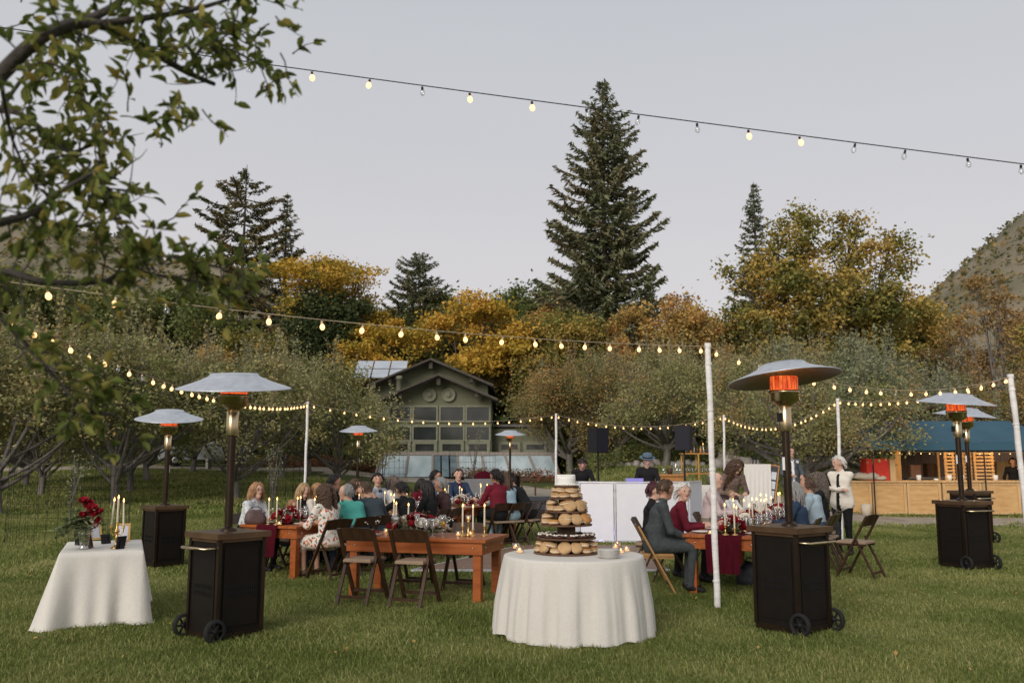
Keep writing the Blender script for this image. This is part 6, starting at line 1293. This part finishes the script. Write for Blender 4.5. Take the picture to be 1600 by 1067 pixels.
def person(label, px, Y, head, top, bottom, skin='a', hair=('short', 'dark'), sit=True, sc=.94, lean=8, yaw=0, pitch=0, roll=0, hl=None, hr=None, sleeve='long', bare=False, shoe=None, zb=None, fat=1.0, h=.014, chairlab=None, hx=None, extra=None, legs=True, py=None, bend=0.0, inner=None):
    """head = compass heading the body faces (0 away from the camera, 90 to the right); px, Y locate the head"""
    PN[0] += 1; SK, TP, BT, SH, SL = 0, 1, 2, 3, 4; pr = []; add = lambda a, b, r0, r1, l, sx=1., ax=(1, 0, 0): pr.append((tuple(a), tuple(b), r0, r1, l, sx, ax))
    V3 = Vector; l = R_(lean); s = V3((0, math.sin(l), math.cos(l))); s2_ = V3((0, math.sin(l*1.35+bend), math.cos(l*1.35+bend))); pz = .54 if sit else .93; Pv = V3((0, 0, pz)); f_ = fat
    wst = Pv + s*.19; chs = wst + (s+s2_).normalized()*.18; nk = chs + s2_*.16; X = V3((1, 0, 0))
    add(Pv, Pv+s*.08, .115*f_, .108*f_, BT, 1.42); add(Pv+s*.09, wst, .105*f_, .098*f_, TP, 1.38); add(wst, chs, .10*f_, .112*(f_*.5+.5), TP, 1.42); add(chs, chs+s2_*.09, .110*(f_*.5+.5), .075, TP, 1.5); add(chs+s2_*.09, nk, .07, .05, TP, 1.3)
    sh = {k: chs + s2_*.085 + X*k*.172 for k in (-1, 1)}; hands = {-1: hl, 1: hr}
    for k in (-1, 1):
        hp = Pv + X*k*.095
        if sit:
            kn = V3((k*.125, .44, .53)); an = V3((k*.12, .40, .10)); toe = V3((k*.13, .54, .035))
        else: kn = V3((k*.10, .02, .50)); an = V3((k*.10, -.02, .09)); toe = V3((k*.125, .14, .035))
        if legs:
            add(hp, kn, .092*f_, .062, BT); kk = kn.lerp(an, .35)
            if bare: add(kn, kk, .058, .054, SK); add(kk, an, .05, .034, SK)
            else: add(kn, an, .062, .045, BT)
            add(an-V3((0, .03, .03)), toe, .042, .034, SH, 1.1)
        add(sh[k]-X*k*.05, sh[k], .068, .062, TP)
        tg = hands[k]; tg = V3((k*.16, .42, .755)) if tg is None and sit else (V3((k*.26, .06, .80)) if tg is None else V3(tg)); el, hd = ik(sh[k], tg, .285, .255, V3((k*.55, -.35, -.9))); tgdir = (hd-el).normalized()
        add(sh[k], el, .056*(f_*.4+.6), .046, TP)
        if sleeve == 'long': add(el, el.lerp(hd, .9), .046, .035, SL)
        elif sleeve == 'half': add(el, el.lerp(hd, .25), .047, .044, SL); add(el.lerp(hd, .25), hd, .042, .028, SK)
        else: add(el, hd, .043, .028, SK)
        add(hd, hd+tgdir*.07, .030, .026, SK, 1.25, tuple((tgdir.cross(V3((0, 0, 1)))).normalized() if abs(tgdir.z) < .95 else (1, 0, 0))); hands[k] = (hd+tgdir*.07, tgdir, k)
    ya, pa, ra = R_(yaw), R_(pitch), R_(roll); RH = Matrix.Rotation(-ya, 3, 'Z') @ Matrix.Rotation(pa, 3, 'X') @ Matrix.Rotation(ra, 3, 'Y'); rx, fy, uz = RH @ V3((1, 0, 0)), RH @ V3((0, 1, 0)), RH @ V3((0, 0, 1))
    hc = nk + s2_*.05 + uz*.095 + fy*.025
    add(nk-s2_*.05, hc-uz*.05-fy*.01, .055, .050, SK); add(hc-fy*.022+uz*.012, hc+fy*.018+uz*.014, .086, .083, SK, .93, tuple(rx)); add(hc+fy*.028-uz*.02, hc+fy*.045-uz*.092, .064, .040, SK, .95, tuple(rx)); add(hc+fy*.075+uz*.0, hc+fy*.092-uz*.034, .012, .016, SK)
    for k in (-1, 1): add(hc+rx*k*.078-uz*.008, hc+rx*k*.082-uz*.035, .016, .012, SK)
    if extra: extra(add, dict(P=Pv, w=wst, c=chs, n=nk, sh=sh, hc=hc, TP=TP, BT=BT, SK=SK, s=s, s2=s2_))
    V, Q, L = sdf_body(pr, h)
    rz = -R_(head); ho = Matrix.Rotation(rz, 3, 'Z') @ (hc*sc); loc = V3((XA(px, Y)-ho.x, Y-ho.y, 0)); loc.z = T(loc.x, loc.y) if zb is None else zb
    if py is not None: loc.z = D(px, py, Y).z - hc.z*sc       # lift so that the head is where it shows (held or on a step)
    t = thing('person', label, 'person', loc, rz); t.scale = (sc,)*3
    me = npmesh('body', V, Q, [skinm(skin), top, bottom, shoe or SHO, top, inner or top], smooth=True); me.polygons.foreach_set('material_index', L.astype(np.int32))
    b = MB()           # fingers, eyes, brows, mouth
    for k in (-1, 1):
        p, d, sd = hands[k]; side = d.cross(V3((0, 0, 1))); side = side.normalized() if side.length > .1 else V3((1, 0, 0)); upv = side.cross(d)
        for i, ln in enumerate((.062, .072, .066, .05)): o = p + side*(i-1.5)*.019; b.tube([o-d*.01, o+d*ln*.5-upv*.006, o+d*ln*.85-upv*.026], [.0095, .009, .007], 6)
        o = p - d*.03 - side*.036*(-sd if True else 1); b.tube([p-d*.04, p-d*.01-side*sd*-.04, p+d*.02-side*sd*-.045-upv*.012], [.012, .0105, .008], 6)
        e = hc+fy*.086+rx*k*.031+uz*.006; b.ell(e, .0125, 1, None, 6, 4); b.tube([e+uz*.02-rx*.017+fy*.004, e+uz*.024+fy*.006, e+uz*.018+rx*.017+fy*.002], .0045, 4, 2)
    b.ell(hc+fy*.086-uz*.063, (.021, .010, .0075), 3, Matrix((rx, fy, uz)).transposed(), 8, 5)
    me2 = b.mesh('x', [skinm(skin), EYE, HAIR[hair[1]], LIP]); n0 = len(me.materials)
    for m in (EYE, HAIR[hair[1]], LIP): me.materials.append(m)
    import bmesh; bm_ = bmesh.new(); bm_.from_mesh(me); nf = len(bm_.faces); bm_.from_mesh(me2); bm_.faces.ensure_lookup_table()
    for fc in bm_.faces[nf:]: fc.material_index = {0: 0, 1: n0, 2: n0+1, 3: n0+2}[fc.material_index]; fc.smooth = True
    bm_.to_mesh(me); bm_.free(); bpy.data.meshes.remove(me2)
    link('body', me, t)
    if hair[0]: link('hair', hairmesh(hc, (rx, fy, uz), hair[0], HAIR[hair[1]], PN[0]), t)
    if chairlab:
        off = Matrix.Rotation(rz, 3, 'Z') @ V3((0, .02, 0)); chair((loc.x+off.x, loc.y+off.y, loc.z), head, chairlab, sc=1.0)
    return t, dict(hc=hc, nk=nk, fy=fy, rx=rx, uz=uz, chs=chs, s2=s2_, s=s, P=Pv)
def collar(t, J, mat, r=.062, tie=None, lap=None, shirt=None):
    b = MB(); n = 14; c = J['nk'] - J['s2']*.035
    b.tube([c + Vector((math.cos(a)*r*1.05, math.sin(a)*r*.95, 0)) + J['s2']*(.018 if math.sin(a) < 0 else -.012) for a in np.linspace(0, 2*PI, n)], .016, 6); b.build('collar', mat, t)
    if shirt:
        b = MB(); u = J['s2']; f = Vector((0, math.cos(math.atan2(u.y, u.z)), -math.sin(math.atan2(u.y, u.z)))); b.add([c+f*.072+Vector((-.05, 0, 0)), c+f*.072+Vector((.05, 0, 0)), J['chs']-u*.06+f*.128], [(0, 2, 1)]); b.build('shirt_front', shirt, t)
        if tie: b = MB(); b.add([c+f*.08+Vector((-.016, 0, 0)), c+f*.08+Vector((.016, 0, 0)), J['chs']-u*.10+f*.137+Vector((.02, 0, 0)), J['chs']-u*.10+f*.137+Vector((-.02, 0, 0))], [(0, 3, 2, 1)]); b.build('tie', tie, t)
def glasses(t, J):
    b = MB(); c = J['hc']+J['fy']*.103+J['uz']*.004
    for k in (-1, 1): o = c+J['rx']*k*.033; b.tube([o+J['rx']*math.cos(a)*.024+J['uz']*math.sin(a)*.018 for a in np.linspace(0, 2*PI, 11)], .0028, 4, cap=False); b.tube([o+J['rx']*k*.024, J['hc']+J['rx']*k*.086+J['uz']*.0], .0028, 4)
    b.tube([c-J['rx']*.01, c+J['rx']*.01], .0028, 4); b.build('glasses', M('glasses_frame', (.16, .09, .05), .4), t)
# clothes
C_PAT = vor('patterned_blouse', (.55, .57, .58), [(.16, .19, .21), (.40, .43, .46), (.70, .71, .70)], 26); C_FLO = vor('floral_dress', (.70, .65, .58), [(.42, .035, .02), (.06, .09, .12), (.50, .09, .03), (.68, .62, .55), (.10, .15, .08), (.55, .20, .05)], 24)
C_TEAL = cloth('teal', (.075, .36, .30), col2=(.09, .42, .35)); C_SUIT = cloth('charcoal', (.050, .058, .060), scale=30); C_SLATE = cloth('slate', (.045, .060, .068)); C_BLK = cloth('black', (.012, .012, .013)); C_NAVY = cloth('navy', (.025, .045, .085)); C_DEN = cloth('denim', (.07, .11, .17)); C_MAR = cloth('maroon', (.135, .010, .022)); C_WINE = cloth('plumbrown', (.075, .040, .040)); C_PINK = cloth('pinkshirt', (.52, .40, .40)); C_BLUE = cloth('paleblue', (.34, .43, .49)); C_CRM = cloth('cream', (.66, .61, .53), col2=(.74, .69, .61)); C_GRY = cloth('greyvest', (.36, .38, .42)); C_WHT = cloth('white', (.72, .71, .69)); C_JEAN = cloth('jeans', (.05, .07, .11)); C_KHA = cloth('khaki', (.22, .18, .13)); C_LT = cloth('lightdenim', (.28, .40, .46)); C_GSUIT = cloth('greysuit', (.085, .098, .112)); C_BRN = cloth('brownprint', (.10, .065, .055), col2=(.22, .16, .13), scale=30)
def lineY(c0, r, q, across, px):
    p = c0 + q*across; u = (px-800)/FPX*.985; t = (p.x - u*p.y)/(u*r.y - r.x); return (p + r*t).y
LH, RH = 115, 295      # headings of the left and right sides of the left row
def left(label, px, across, *a, **k): return person(label, px, lineY(CA_, r1, q1, across, px), k.pop('head', LH), *a, **k)
CL = 'brown folding chair under '
t, J = left('blonde woman with glasses and patterned blouse at the table end', 402, -1.22, C_PAT, C_BLK, 'p', ('bob', 'straw'), lean=12, yaw=22, pitch=3, sleeve='half', fat=1.32, sc=.97, head=112, chairlab=CL+'the blonde woman with glasses', h=.012, hl=(-.10, .46, .76), hr=(.12, .46, .76)); glasses(t, J)
left('child in blue jacket beside the blonde woman with glasses', 458, -1.12, C_DEN, C_JEAN, 'p', ('bob', 'straw'), sc=.80, lean=10, yaw=30, pitch=8, head=118, py=790, chairlab=CL+'the child in blue')
left('girl with long blonde hair looking along the left table', 475, -1.30, C_BLK, C_BLK, 'p', ('long', 'blonde'), sc=.92, yaw=28, head=108, chairlab=CL+'the girl with long blonde hair')
left('fair haired woman half hidden behind the curly haired woman', 497, -1.2, C_CRM, C_BLK, 'p', ('bob', 'straw'), sc=.92, head=110, chairlab=CL+'the fair haired woman')
left('man in black shirt with black hair turned away', 523, -1.3, C_BLK, C_BLK, 'b', ('short', 'black'), sc=1.02, yaw=-25, head=100, chairlab=CL+'the man in black shirt')
left('woman with brown hair leaning over behind the suited man', 556, -1.25, C_BLK, C_BLK, 'p', ('bob', 'brown'), sc=.96, yaw=10, head=112, chairlab=CL+'the brown haired woman')
t, J = left('young man in pale grey vest and blue shirt facing the camera', 590, -1.42, C_GRY, C_JEAN, 'a', ('short', 'black'), sc=1.02, lean=2, yaw=42, head=125, chairlab=CL+'the young man in grey vest'); collar(t, J, C_NAVY, shirt=C_NAVY)
left('woman with long light brown hair beside the young man in vest', 614, -1.35, C_CRM, C_BLK, 'p', ('long', 'greybrown'), sc=.98, lean=3, head=95, chairlab=CL+'the light brown haired woman')
left('dark haired guest behind the roses of the middle table', 659, -1.15, C_MAR, C_BLK, 'c', ('bob', 'black'), sc=.93, lean=10, yaw=10, head=130, chairlab=CL+'the dark haired guest')
t, J = left('man with glasses in denim shirt at the far left table', 681, -1.4, C_DEN, C_JEAN, 'b', ('short', 'black'), sc=1.03, lean=5, head=95, chairlab=CL+'the man in denim shirt'); glasses(t, J)
t, J = left('woman with dark headband and navy jacket facing the camera', 716, -1.05, C_NAVY, C_BLK, 'p', ('short', 'dark'), sc=1.06, lean=2, yaw=15, head=150, fat=1.15, chairlab=CL+'the woman with headband'); collar(t, J, C_NAVY, shirt=C_MAR)
b = MB(); b.tube([J['hc']+J['rx']*math.cos(a)*.095+J['uz']*(.03+math.sin(a)*.085)+J['fy']*.03 for a in np.linspace(0, PI, 13)], .011, 5); b.build('headband', GREY, t)
# right side of the left row
def skirt(add, J):
    for k in (-1, 1): add((k*.09, .02, .52), (k*.13, .43, .50), .115, .09, J['BT']); add((k*.13, .40, .49), (k*.13, .45, .42), .082, .078, J['BT'])
    add((0, -.02, .50), (0, .36, .46), .11, .09, J['BT'], 1.9)
person('woman in floral dress with long curly brown hair seen from behind', 508, lineY(CA_, r1, q1, .22, 508), -52, C_FLO, C_FLO, 'b', ('curly', 'brown'), sc=.96, lean=8, yaw=-4, fat=1.12, sleeve='half', bare=True, shoe=SHOB, extra=skirt, h=.012, chairlab=CL+'the woman in floral dress')
person('grey haired man in teal shirt turned to his neighbour', 541, lineY(CA_, r1, q1, .16, 545), -50, C_TEAL, C_JEAN, 'a', ('thin', 'grey'), sc=1.0, lean=24, yaw=-38, pitch=4, fat=1.25, sleeve='half', h=.012, chairlab=CL+'the man in teal shirt')
person('man in slate suit bowed over his plate', 570, lineY(CA_, r1, q1, .18, 580), -42, C_SLATE, C_SLATE, 'a', ('crop', 'brown'), sc=1.03, lean=26, yaw=-25, pitch=-14, fat=1.15, chairlab=CL+'the man in slate suit')
person('guest in black with arm round the neighbour', 627, lineY(CA_, r1, q1, .2, 627), -55, C_BLK, C_BLK, 'b', ('short', 'black'), sc=.97, lean=14, yaw=10, pitch=-10, hl=(-.45, .35, 1.05), chairlab=CL+'the guest in black')
person('woman with long straight black hair in black dress', 666, lineY(CA_, r1, q1, .2, 664), -68, C_BLK, C_BLK, 'b', ('long', 'black'), sc=.96, lean=10, yaw=-8, sleeve='none', chairlab=CL+'the black haired woman')
person('grey haired man in plum brown shirt', 688, lineY(CA_, r1, q1, .2, 688), -72, C_WINE, C_BLK, 'c', ('short', 'grey'), sc=.99, lean=9, yaw=-10, chairlab=CL+'the grey haired man')
person('man in maroon sweater with back to the camera', 774, lineY(CA_, r1, q1, .32, 773), -35, C_MAR, C_BLK, 'c', ('short', 'black'), sc=1.08, lean=8, yaw=-15, fat=1.1, chairlab=CL+'the man in maroon sweater')
person('woman with long brown hair in light denim', 788, lineY(CA_, r1, q1, .42, 789), -50, C_LT, C_LT, 'p', ('long', 'brown'), sc=1.04, lean=14, yaw=-10, chairlab=CL+'the woman in light denim')
t, J = person('man in black jacket and black cap leaning forward', 797, lineY(CA_, r1, q1, .38, 803), -62, C_BLK, C_BLK, 'p', ('crop', 'dark'), sc=1.10, lean=30, yaw=10, pitch=-10, fat=1.12, chairlab=CL+'the man in cap')
b = MB(); R = Matrix((J['rx'], J['fy'], J['uz'])).transposed(); b.lathe([(.102, .03), (.104, .06), (.09, .105), (.05, .125), (0, .13)], 16, 0, J['hc'], R); b.add([J['hc']+J['rx']*x+J['fy']*y+J['uz']*z for x, y, z in ((-.075, .07, .035), (.075, .07, .035), (.06, .165, .02), (0, .18, .022), (-.06, .165, .02), (-.075, .07, .045), (.075, .07, .045), (.06, .165, .028), (0, .18, .03), (-.06, .165, .028))], [(0, 1, 2, 3, 4), (9, 8, 7, 6, 5), (1, 6, 7, 2), (2, 7, 8, 3), (3, 8, 9, 4), (4, 9, 5, 0)]); b.build('cap', C_BLK, t)
# right table
LH2 = 117
def CR(px, across, t_=None): return lineY(CB_, r2, q2, across, px)
def jacket(add, J):
    add((0, -.01, .50), (0, -.01, .70), .118, .110, J['TP'], 1.36)
t, J = person('man in charcoal suit on a wooden chair turned to the old lady', 1040, 11.35, 92, C_SUIT, C_SUIT, 'b', ('crop', 'brown'), sc=1.04, lean=10, yaw=-28, pitch=-4, fat=1.12, extra=jacket, h=.012, hl=(-.08, .40, .62), hr=(.10, .38, .62), chairlab='light wood folding chair under the man in charcoal suit'); collar(t, J, C_WHT)
for c in CHAIRS[-1].children:
    if c.name.startswith(('front_leg', 'seat')): c.data = c.data.copy(); c.data.materials[0] = CHL
person('woman with dark red hair half hidden by the suited man', 1023, 12.75, 105, C_BLK, C_BLK, 'p', ('short', 'maroon'), sc=.98, lean=6, yaw=10, chairlab=CL+'the woman with dark red hair')
t, J = person('white haired lady in wine red jacket smiling at the camera side', 1068, 12.2, 100, C_MAR, C_BLK, 'p', ('shortw', 'white'), sc=.99, lean=12, yaw=62, pitch=2, fat=1.15, h=.012, chairlab=CL+'the white haired lady in red'); collar(t, J, C_MAR, shirt=C_CRM)
person('balding man in pale pink shirt at the right table', 1118, 14.0, 112, C_PINK, C_KHA, 'p', ('bald', 'greybrown'), sc=1.08, lean=6, yaw=6, fat=1.25, chairlab=CL+'the balding man in pink shirt')
person('woman with long wavy brown hair bending over the baby', 1152, 15.2, 165, C_BRN, C_BRN, 'p', ('wavy', 'brown'), sit=False, sc=.97, lean=13, bend=.12, yaw=-25, pitch=-24, hl=(-.12, .34, 1.08), hr=(.12, .34, 1.08))
person('baby in white held up at the right table', 1143, 14.75, 150, C_WHT, C_WHT, 'p', ('crop', 'blonde'), sc=.56, lean=0, py=772, h=.018)
person('woman with straight grey hair in navy top behind the heater post', 1240, 12.8, -62, C_NAVY, C_NAVY, 'p', ('bob', 'grey'), sc=.98, lean=8, yaw=-12, chairlab=CL+'the grey haired woman')
def hood(add, J):
    c = J['n']-J['s2']*.06; add(c+Vector((-.06, -.07, 0)), c+Vector((.06, -.07, 0)), .065, .065, J['TP']); add(c+Vector((-.09, -.02, .0)), c+Vector((-.06, -.08, -.05)), .045, .05, J['TP']); add(c+Vector((.09, -.02, .0)), c+Vector((.06, -.08, -.05)), .045, .05, J['TP'])
person('man with thinning hair in pale blue hooded sweatshirt', 1261, 13.6, -60, C_BLUE, C_JEAN, 'b', ('thin', 'brown'), sc=1.03, lean=10, yaw=-10, fat=1.2, extra=hood, chairlab=CL+'the man in pale blue hood')
person('woman with curly grey brown hair in black behind the hooded man', 1277, 14.8, -70, C_BLK, C_BLK, 'b', ('curly', 'greybrown'), sc=1.06, lean=4, chairlab=CL+'the curly haired woman in black')
# standing guests
def blazer(add, J):
    add((0, -.005, .90), (0, 0, 1.12), .160, .132, J['TP'], 1.36); add((0, .105, .84), (0, .080, 1.34), .07, .058, 5, .62)
t, J = person('white haired lady in cream jacket standing with folded arms', 1311, 15.6, -135, C_CRM, C_BLK, 'p', ('shortw', 'white'), sit=False, sc=.975, lean=2, yaw=35, pitch=-4, fat=1.12, extra=blazer, inner=C_BLK, h=.012, hl=(.14, .20, 1.16), hr=(-.14, .22, 1.13), shoe=SHO)
t, J = person('man in grey suit with boutonniere standing by the easel', 1237, 21.5, 172, C_GSUIT, C_GSUIT, 'a', ('short', 'brown'), sit=False, sc=1.045, lean=1, hl=(-.14, .25, 1.05), hr=(.10, .24, 1.08), fat=1.08, extra=blazer, inner=C_WHT, h=.016); collar(t, J, C_WHT, shirt=C_WHT, tie=C_MAR)
b = MB(); [b.ell((-.10+.02*math.cos(i), .142, 1.37+.02*math.sin(i)), .018, 0, None, 6, 4) for i in range(5)]; b.build('boutonniere', PETW, t)
person('young dj in black bowed over a magenta light', 910, 19.3, 180, C_BLK, C_BLK, 'p', ('short', 'dark'), sit=False, sc=.97, lean=12, pitch=-38, h=.016, hl=(-.2, .4, 1.08), hr=(.2, .4, 1.08))
t, J = person('man in black coat and slate blue brimmed hat at the booth', 1012, 19.4, -165, C_BLK, C_BLK, 'p', ('crop', 'dark'), sit=False, sc=1.0, lean=3, pitch=-18, yaw=-15, fat=1.12, h=.016, hl=(-.2, .36, 1.06), hr=(.2, .36, 1.06)); collar(t, J, C_SLATE)
b = MB(); R = Matrix((J['rx'], J['fy'], J['uz'])).transposed(); FELT = cloth('felt', (.10, .15, .19)); b.lathe([(.09, .055), (.16, .06), (.17, .072), (.165, .078), (.108, .07), (.104, .10), (.096, .155), (.07, .165), (0, .155)], 22, 0, J['hc'], R); ht = b.build('hat', FELT, t); b = MB(); b.lathe([(.1095, .072), (.1075, .098)], 22, 0, J['hc'], R); b.build('hat_band', C_BLK, ht)
person('stall helper in dark clothes behind the counter', 1584, SY+1.0, 200, C_BLK, C_BLK, 'b', ('short', 'dark'), sit=False, sc=.98, h=.018)
for c in list(CH.children_recursive) + [CH]: bpy.data.objects.remove(c)
# ================================================================== NEAR APPLE BOUGHS (trunk stands just left of the frame)
rd = random.Random(77); BX = D(-330, 700, 2.75); NB = M('near_bark', (.045, .040, .034), .9, scale=14, bump=.6, col2=(.085, .075, .065))
nt_tree = thing('apple_tree', 'near apple tree whose leafy boughs hang in front of the sky', 'tree', (BX.x, BX.y, 0)); O = Vector((BX.x, BX.y, 0)); w = MB()
w.tube([(0, 0, -.1), (.03, 0, .6), (-.02, .03, 1.2), (.04, .02, 1.55)], [.16, .13, .12, .12], 12)
L_NEAR = MLEAF('near_apple_leaf', [(.055, .076, .018), (.10, .122, .032), (.165, .168, .046), (.26, .19, .05)], trans=.45, rough=.4, nscale=2.5, namt=.3)
BR = [  # pixel, pixel, depth
    ([(-330, 560, 2.75), (-120, 250, 2.6), (0, 118, 2.6), (75, 52, 2.6), (150, 38, 2.7), (220, 72, 2.8), (290, 112, 2.9), (335, 132, 3.0)], .030),
    ([(75, 52, 2.6), (140, 30, 2.7), (190, 0, 2.75), (240, -60, 2.8)], .02), ([(150, 38, 2.7), (250, 25, 2.8), (340, 5, 2.9), (430, -30, 3.0)], .014),
    ([(-330, 560, 2.75), (-110, 190, 3.1), (0, 172, 3.0), (50, 190, 3.0), (110, 238, 3.05), (170, 205, 3.1)], .018),
    ([(-330, 600, 2.75), (-120, 380, 2.6), (0, 348, 2.65), (50, 332, 2.7), (92, 300, 2.75), (160, 262, 2.8)], .020), ([(50, 332, 2.7), (100, 355, 2.8), (190, 340, 2.9)], .010),
    ([(-330, 620, 2.75), (-130, 430, 2.6), (0, 424, 2.7), (70, 441, 2.75), (160, 440, 2.9), (195, 425, 3.0), (265, 433, 3.1), (330, 445, 3.2)], .016),
    ([(-130, 430, 2.6), (-20, 480, 2.7), (60, 560, 2.8), (95, 600, 2.85), (130, 640, 2.9), (180, 648, 3.0)], .009), ([(0, 118, 2.6), (20, 220, 2.8), (60, 300, 2.9)], .008),
    ([(290, 112, 2.9), (330, 60, 3.0), (390, 40, 3.05)], .008), ([(0, 172, 3.0), (60, 100, 3.1), (120, 120, 3.1)], .009), ([(195, 425, 3.0), (260, 400, 3.1), (350, 420, 3.3)], .007), ([(110, 238, 3.05), (150, 280, 3.1), (175, 300, 3.1)], .007)]
LV = []
def smooth(pts, n=5):
    out = []
    for i in range(len(pts)-1):
        p0, p1, p2, p3 = pts[max(i-1, 0)], pts[i], pts[i+1], pts[min(i+2, len(pts)-1)]
        for k in range(n): t = k/n; out.append(.5*((2*p1) + (p2-p0)*t + (2*p0-5*p1+4*p2-p3)*t*t + (3*p1-p0-3*p2+p3)*t**3))
    return out + [pts[-1]]
def leaf_at(p, d): LV.append((p, d))
def twig(p, d, ln, r, nl):
    pts = [p]; dd = d.copy()
    for i in range(5): dd = (dd + Vector((rd.gauss(0, .16), rd.gauss(0, .16), rd.gauss(-.03, .12)))).normalized(); pts.append(pts[-1]+dd*ln/5)
    w.tube(pts, [r*(1-.7*i/5) for i in range(6)], 5, cap=False)
    for i in range(nl): k = rd.uniform(.2, 1)*5; j = min(int(k), 4); q = pts[j].lerp(pts[j+1], k-j); leaf_at(q, (dd + Vector((rd.gauss(0, .8), rd.gauss(0, .8), rd.gauss(.1, .7)))).normalized())
ends = []
for pts, r in BR:
    W = smooth([D(*p) - O for p in pts]); n = len(W); w.tube(W, [max(.004, r*(1-.75*i/(n-1))) for i in range(n)], 8)
    for i in range(4, n):
        q = O + W[i]; pxx = 800 + FPX*q.x/q.y
        if pxx < -60: continue
        for _ in range(2 if r > .012 else 3):
            if rd.random() < .46:
                d = Vector((rd.uniform(-.5, .9), rd.uniform(-.6, .6), rd.uniform(-.75, .75))).normalized(); twig(W[i], d, rd.uniform(.10, .26), .0035, rd.randint(5, 9))
# twigs hung where the photograph shows thick foliage
for cx_, cy_, sx_, sy_, Y0, m in ((390, 70, 50, 55, 3.0, 26), (330, 60, 45, 45, 3.0, 14), (285, 175, 30, 35, 3.0, 9), (110, 110, 70, 45, 3.0, 18), (140, 200, 55, 40, 3.0, 18), (60, 250, 50, 45, 3.0, 14), (150, 270, 50, 30, 3.0, 12), (60, 395, 60, 25, 2.9, 8), (180, 395, 60, 25, 3.0, 7), (350, 440, 42, 18, 3.3, 20), (260, 420, 50, 20, 3.1, 9), (100, 470, 70, 25, 2.8, 4), (40, 540, 40, 40, 2.8, 2), (150, 20, 60, 30, 2.8, 10), (250, 350, 40, 15, 3.0, 5), (20, 30, 30, 30, 3.0, 5)):
    for _ in range(int(m*.85)):
        p = D(rd.gauss(cx_, sx_*.6), rd.gauss(cy_, sy_*.6), Y0+rd.gauss(0, .12)) - O; twig(p, Vector((rd.gauss(.2, .5), rd.gauss(0, .4), rd.gauss(0, .5))).normalized(), rd.uniform(.1, .2), .003, rd.randint(5, 9))
w.build('trunk', NB, nt_tree)
def leaf_mesh(seed):
    g = random.Random(seed); V = []; F = []; cu = g.uniform(-1.3, .9); fo = g.uniform(.15, .9)
    for k, wd_ in ((0, .004), (.25, .30), (.55, .34), (.82, .19), (1, .006)):
        z = cu*.35*k*k
        for s in (-1, 0, 1): V.append((k, s*wd_*.66, z + abs(s)*wd_*fo))
    for i in range(4): a = i*3; F += [(a, a+3, a+4, a+1), (a+1, a+4, a+5, a+2)]
    me = npmesh('leaf', np.array(V), np.array(F), L_NEAR, np.full(15, g.uniform(0, 1)), smooth=True); return me
LM = [leaf_mesh(i) for i in range(9)]; rd.shuffle(LV)
vis = [(p, d) for p, d in LV if -40 < 800+FPX*(O+p).x/(O+p).y < 1700]; rest = [q for q in LV if q not in vis]
VR, QR, TR = [], [], []
for i, (p, d) in enumerate(vis):
    ln = rd.uniform(.030, .062); q = d.to_track_quat('X', 'Z').to_matrix() @ Matrix.Rotation(rd.uniform(-1.2, 1.2), 3, 'X')
    if i < 300: o = link('leaf', LM[i % 9], nt_tree, p); o.rotation_euler = q.to_euler(); o.scale = (ln,)*3
    else:
        m = LM[i % 9]; o = len(VR); VR += [tuple(p + (q @ v.co)*ln) for v in m.vertices]; QR += [tuple(k+o for k in f.vertices) for f in m.polygons]; TR += [rd.random()]*15
if QR: stuff(link('leaves', npmesh('leaves', VR, QR, L_NEAR, TR, smooth=True), nt_tree))
print('near leaves', len(vis), len(rest))
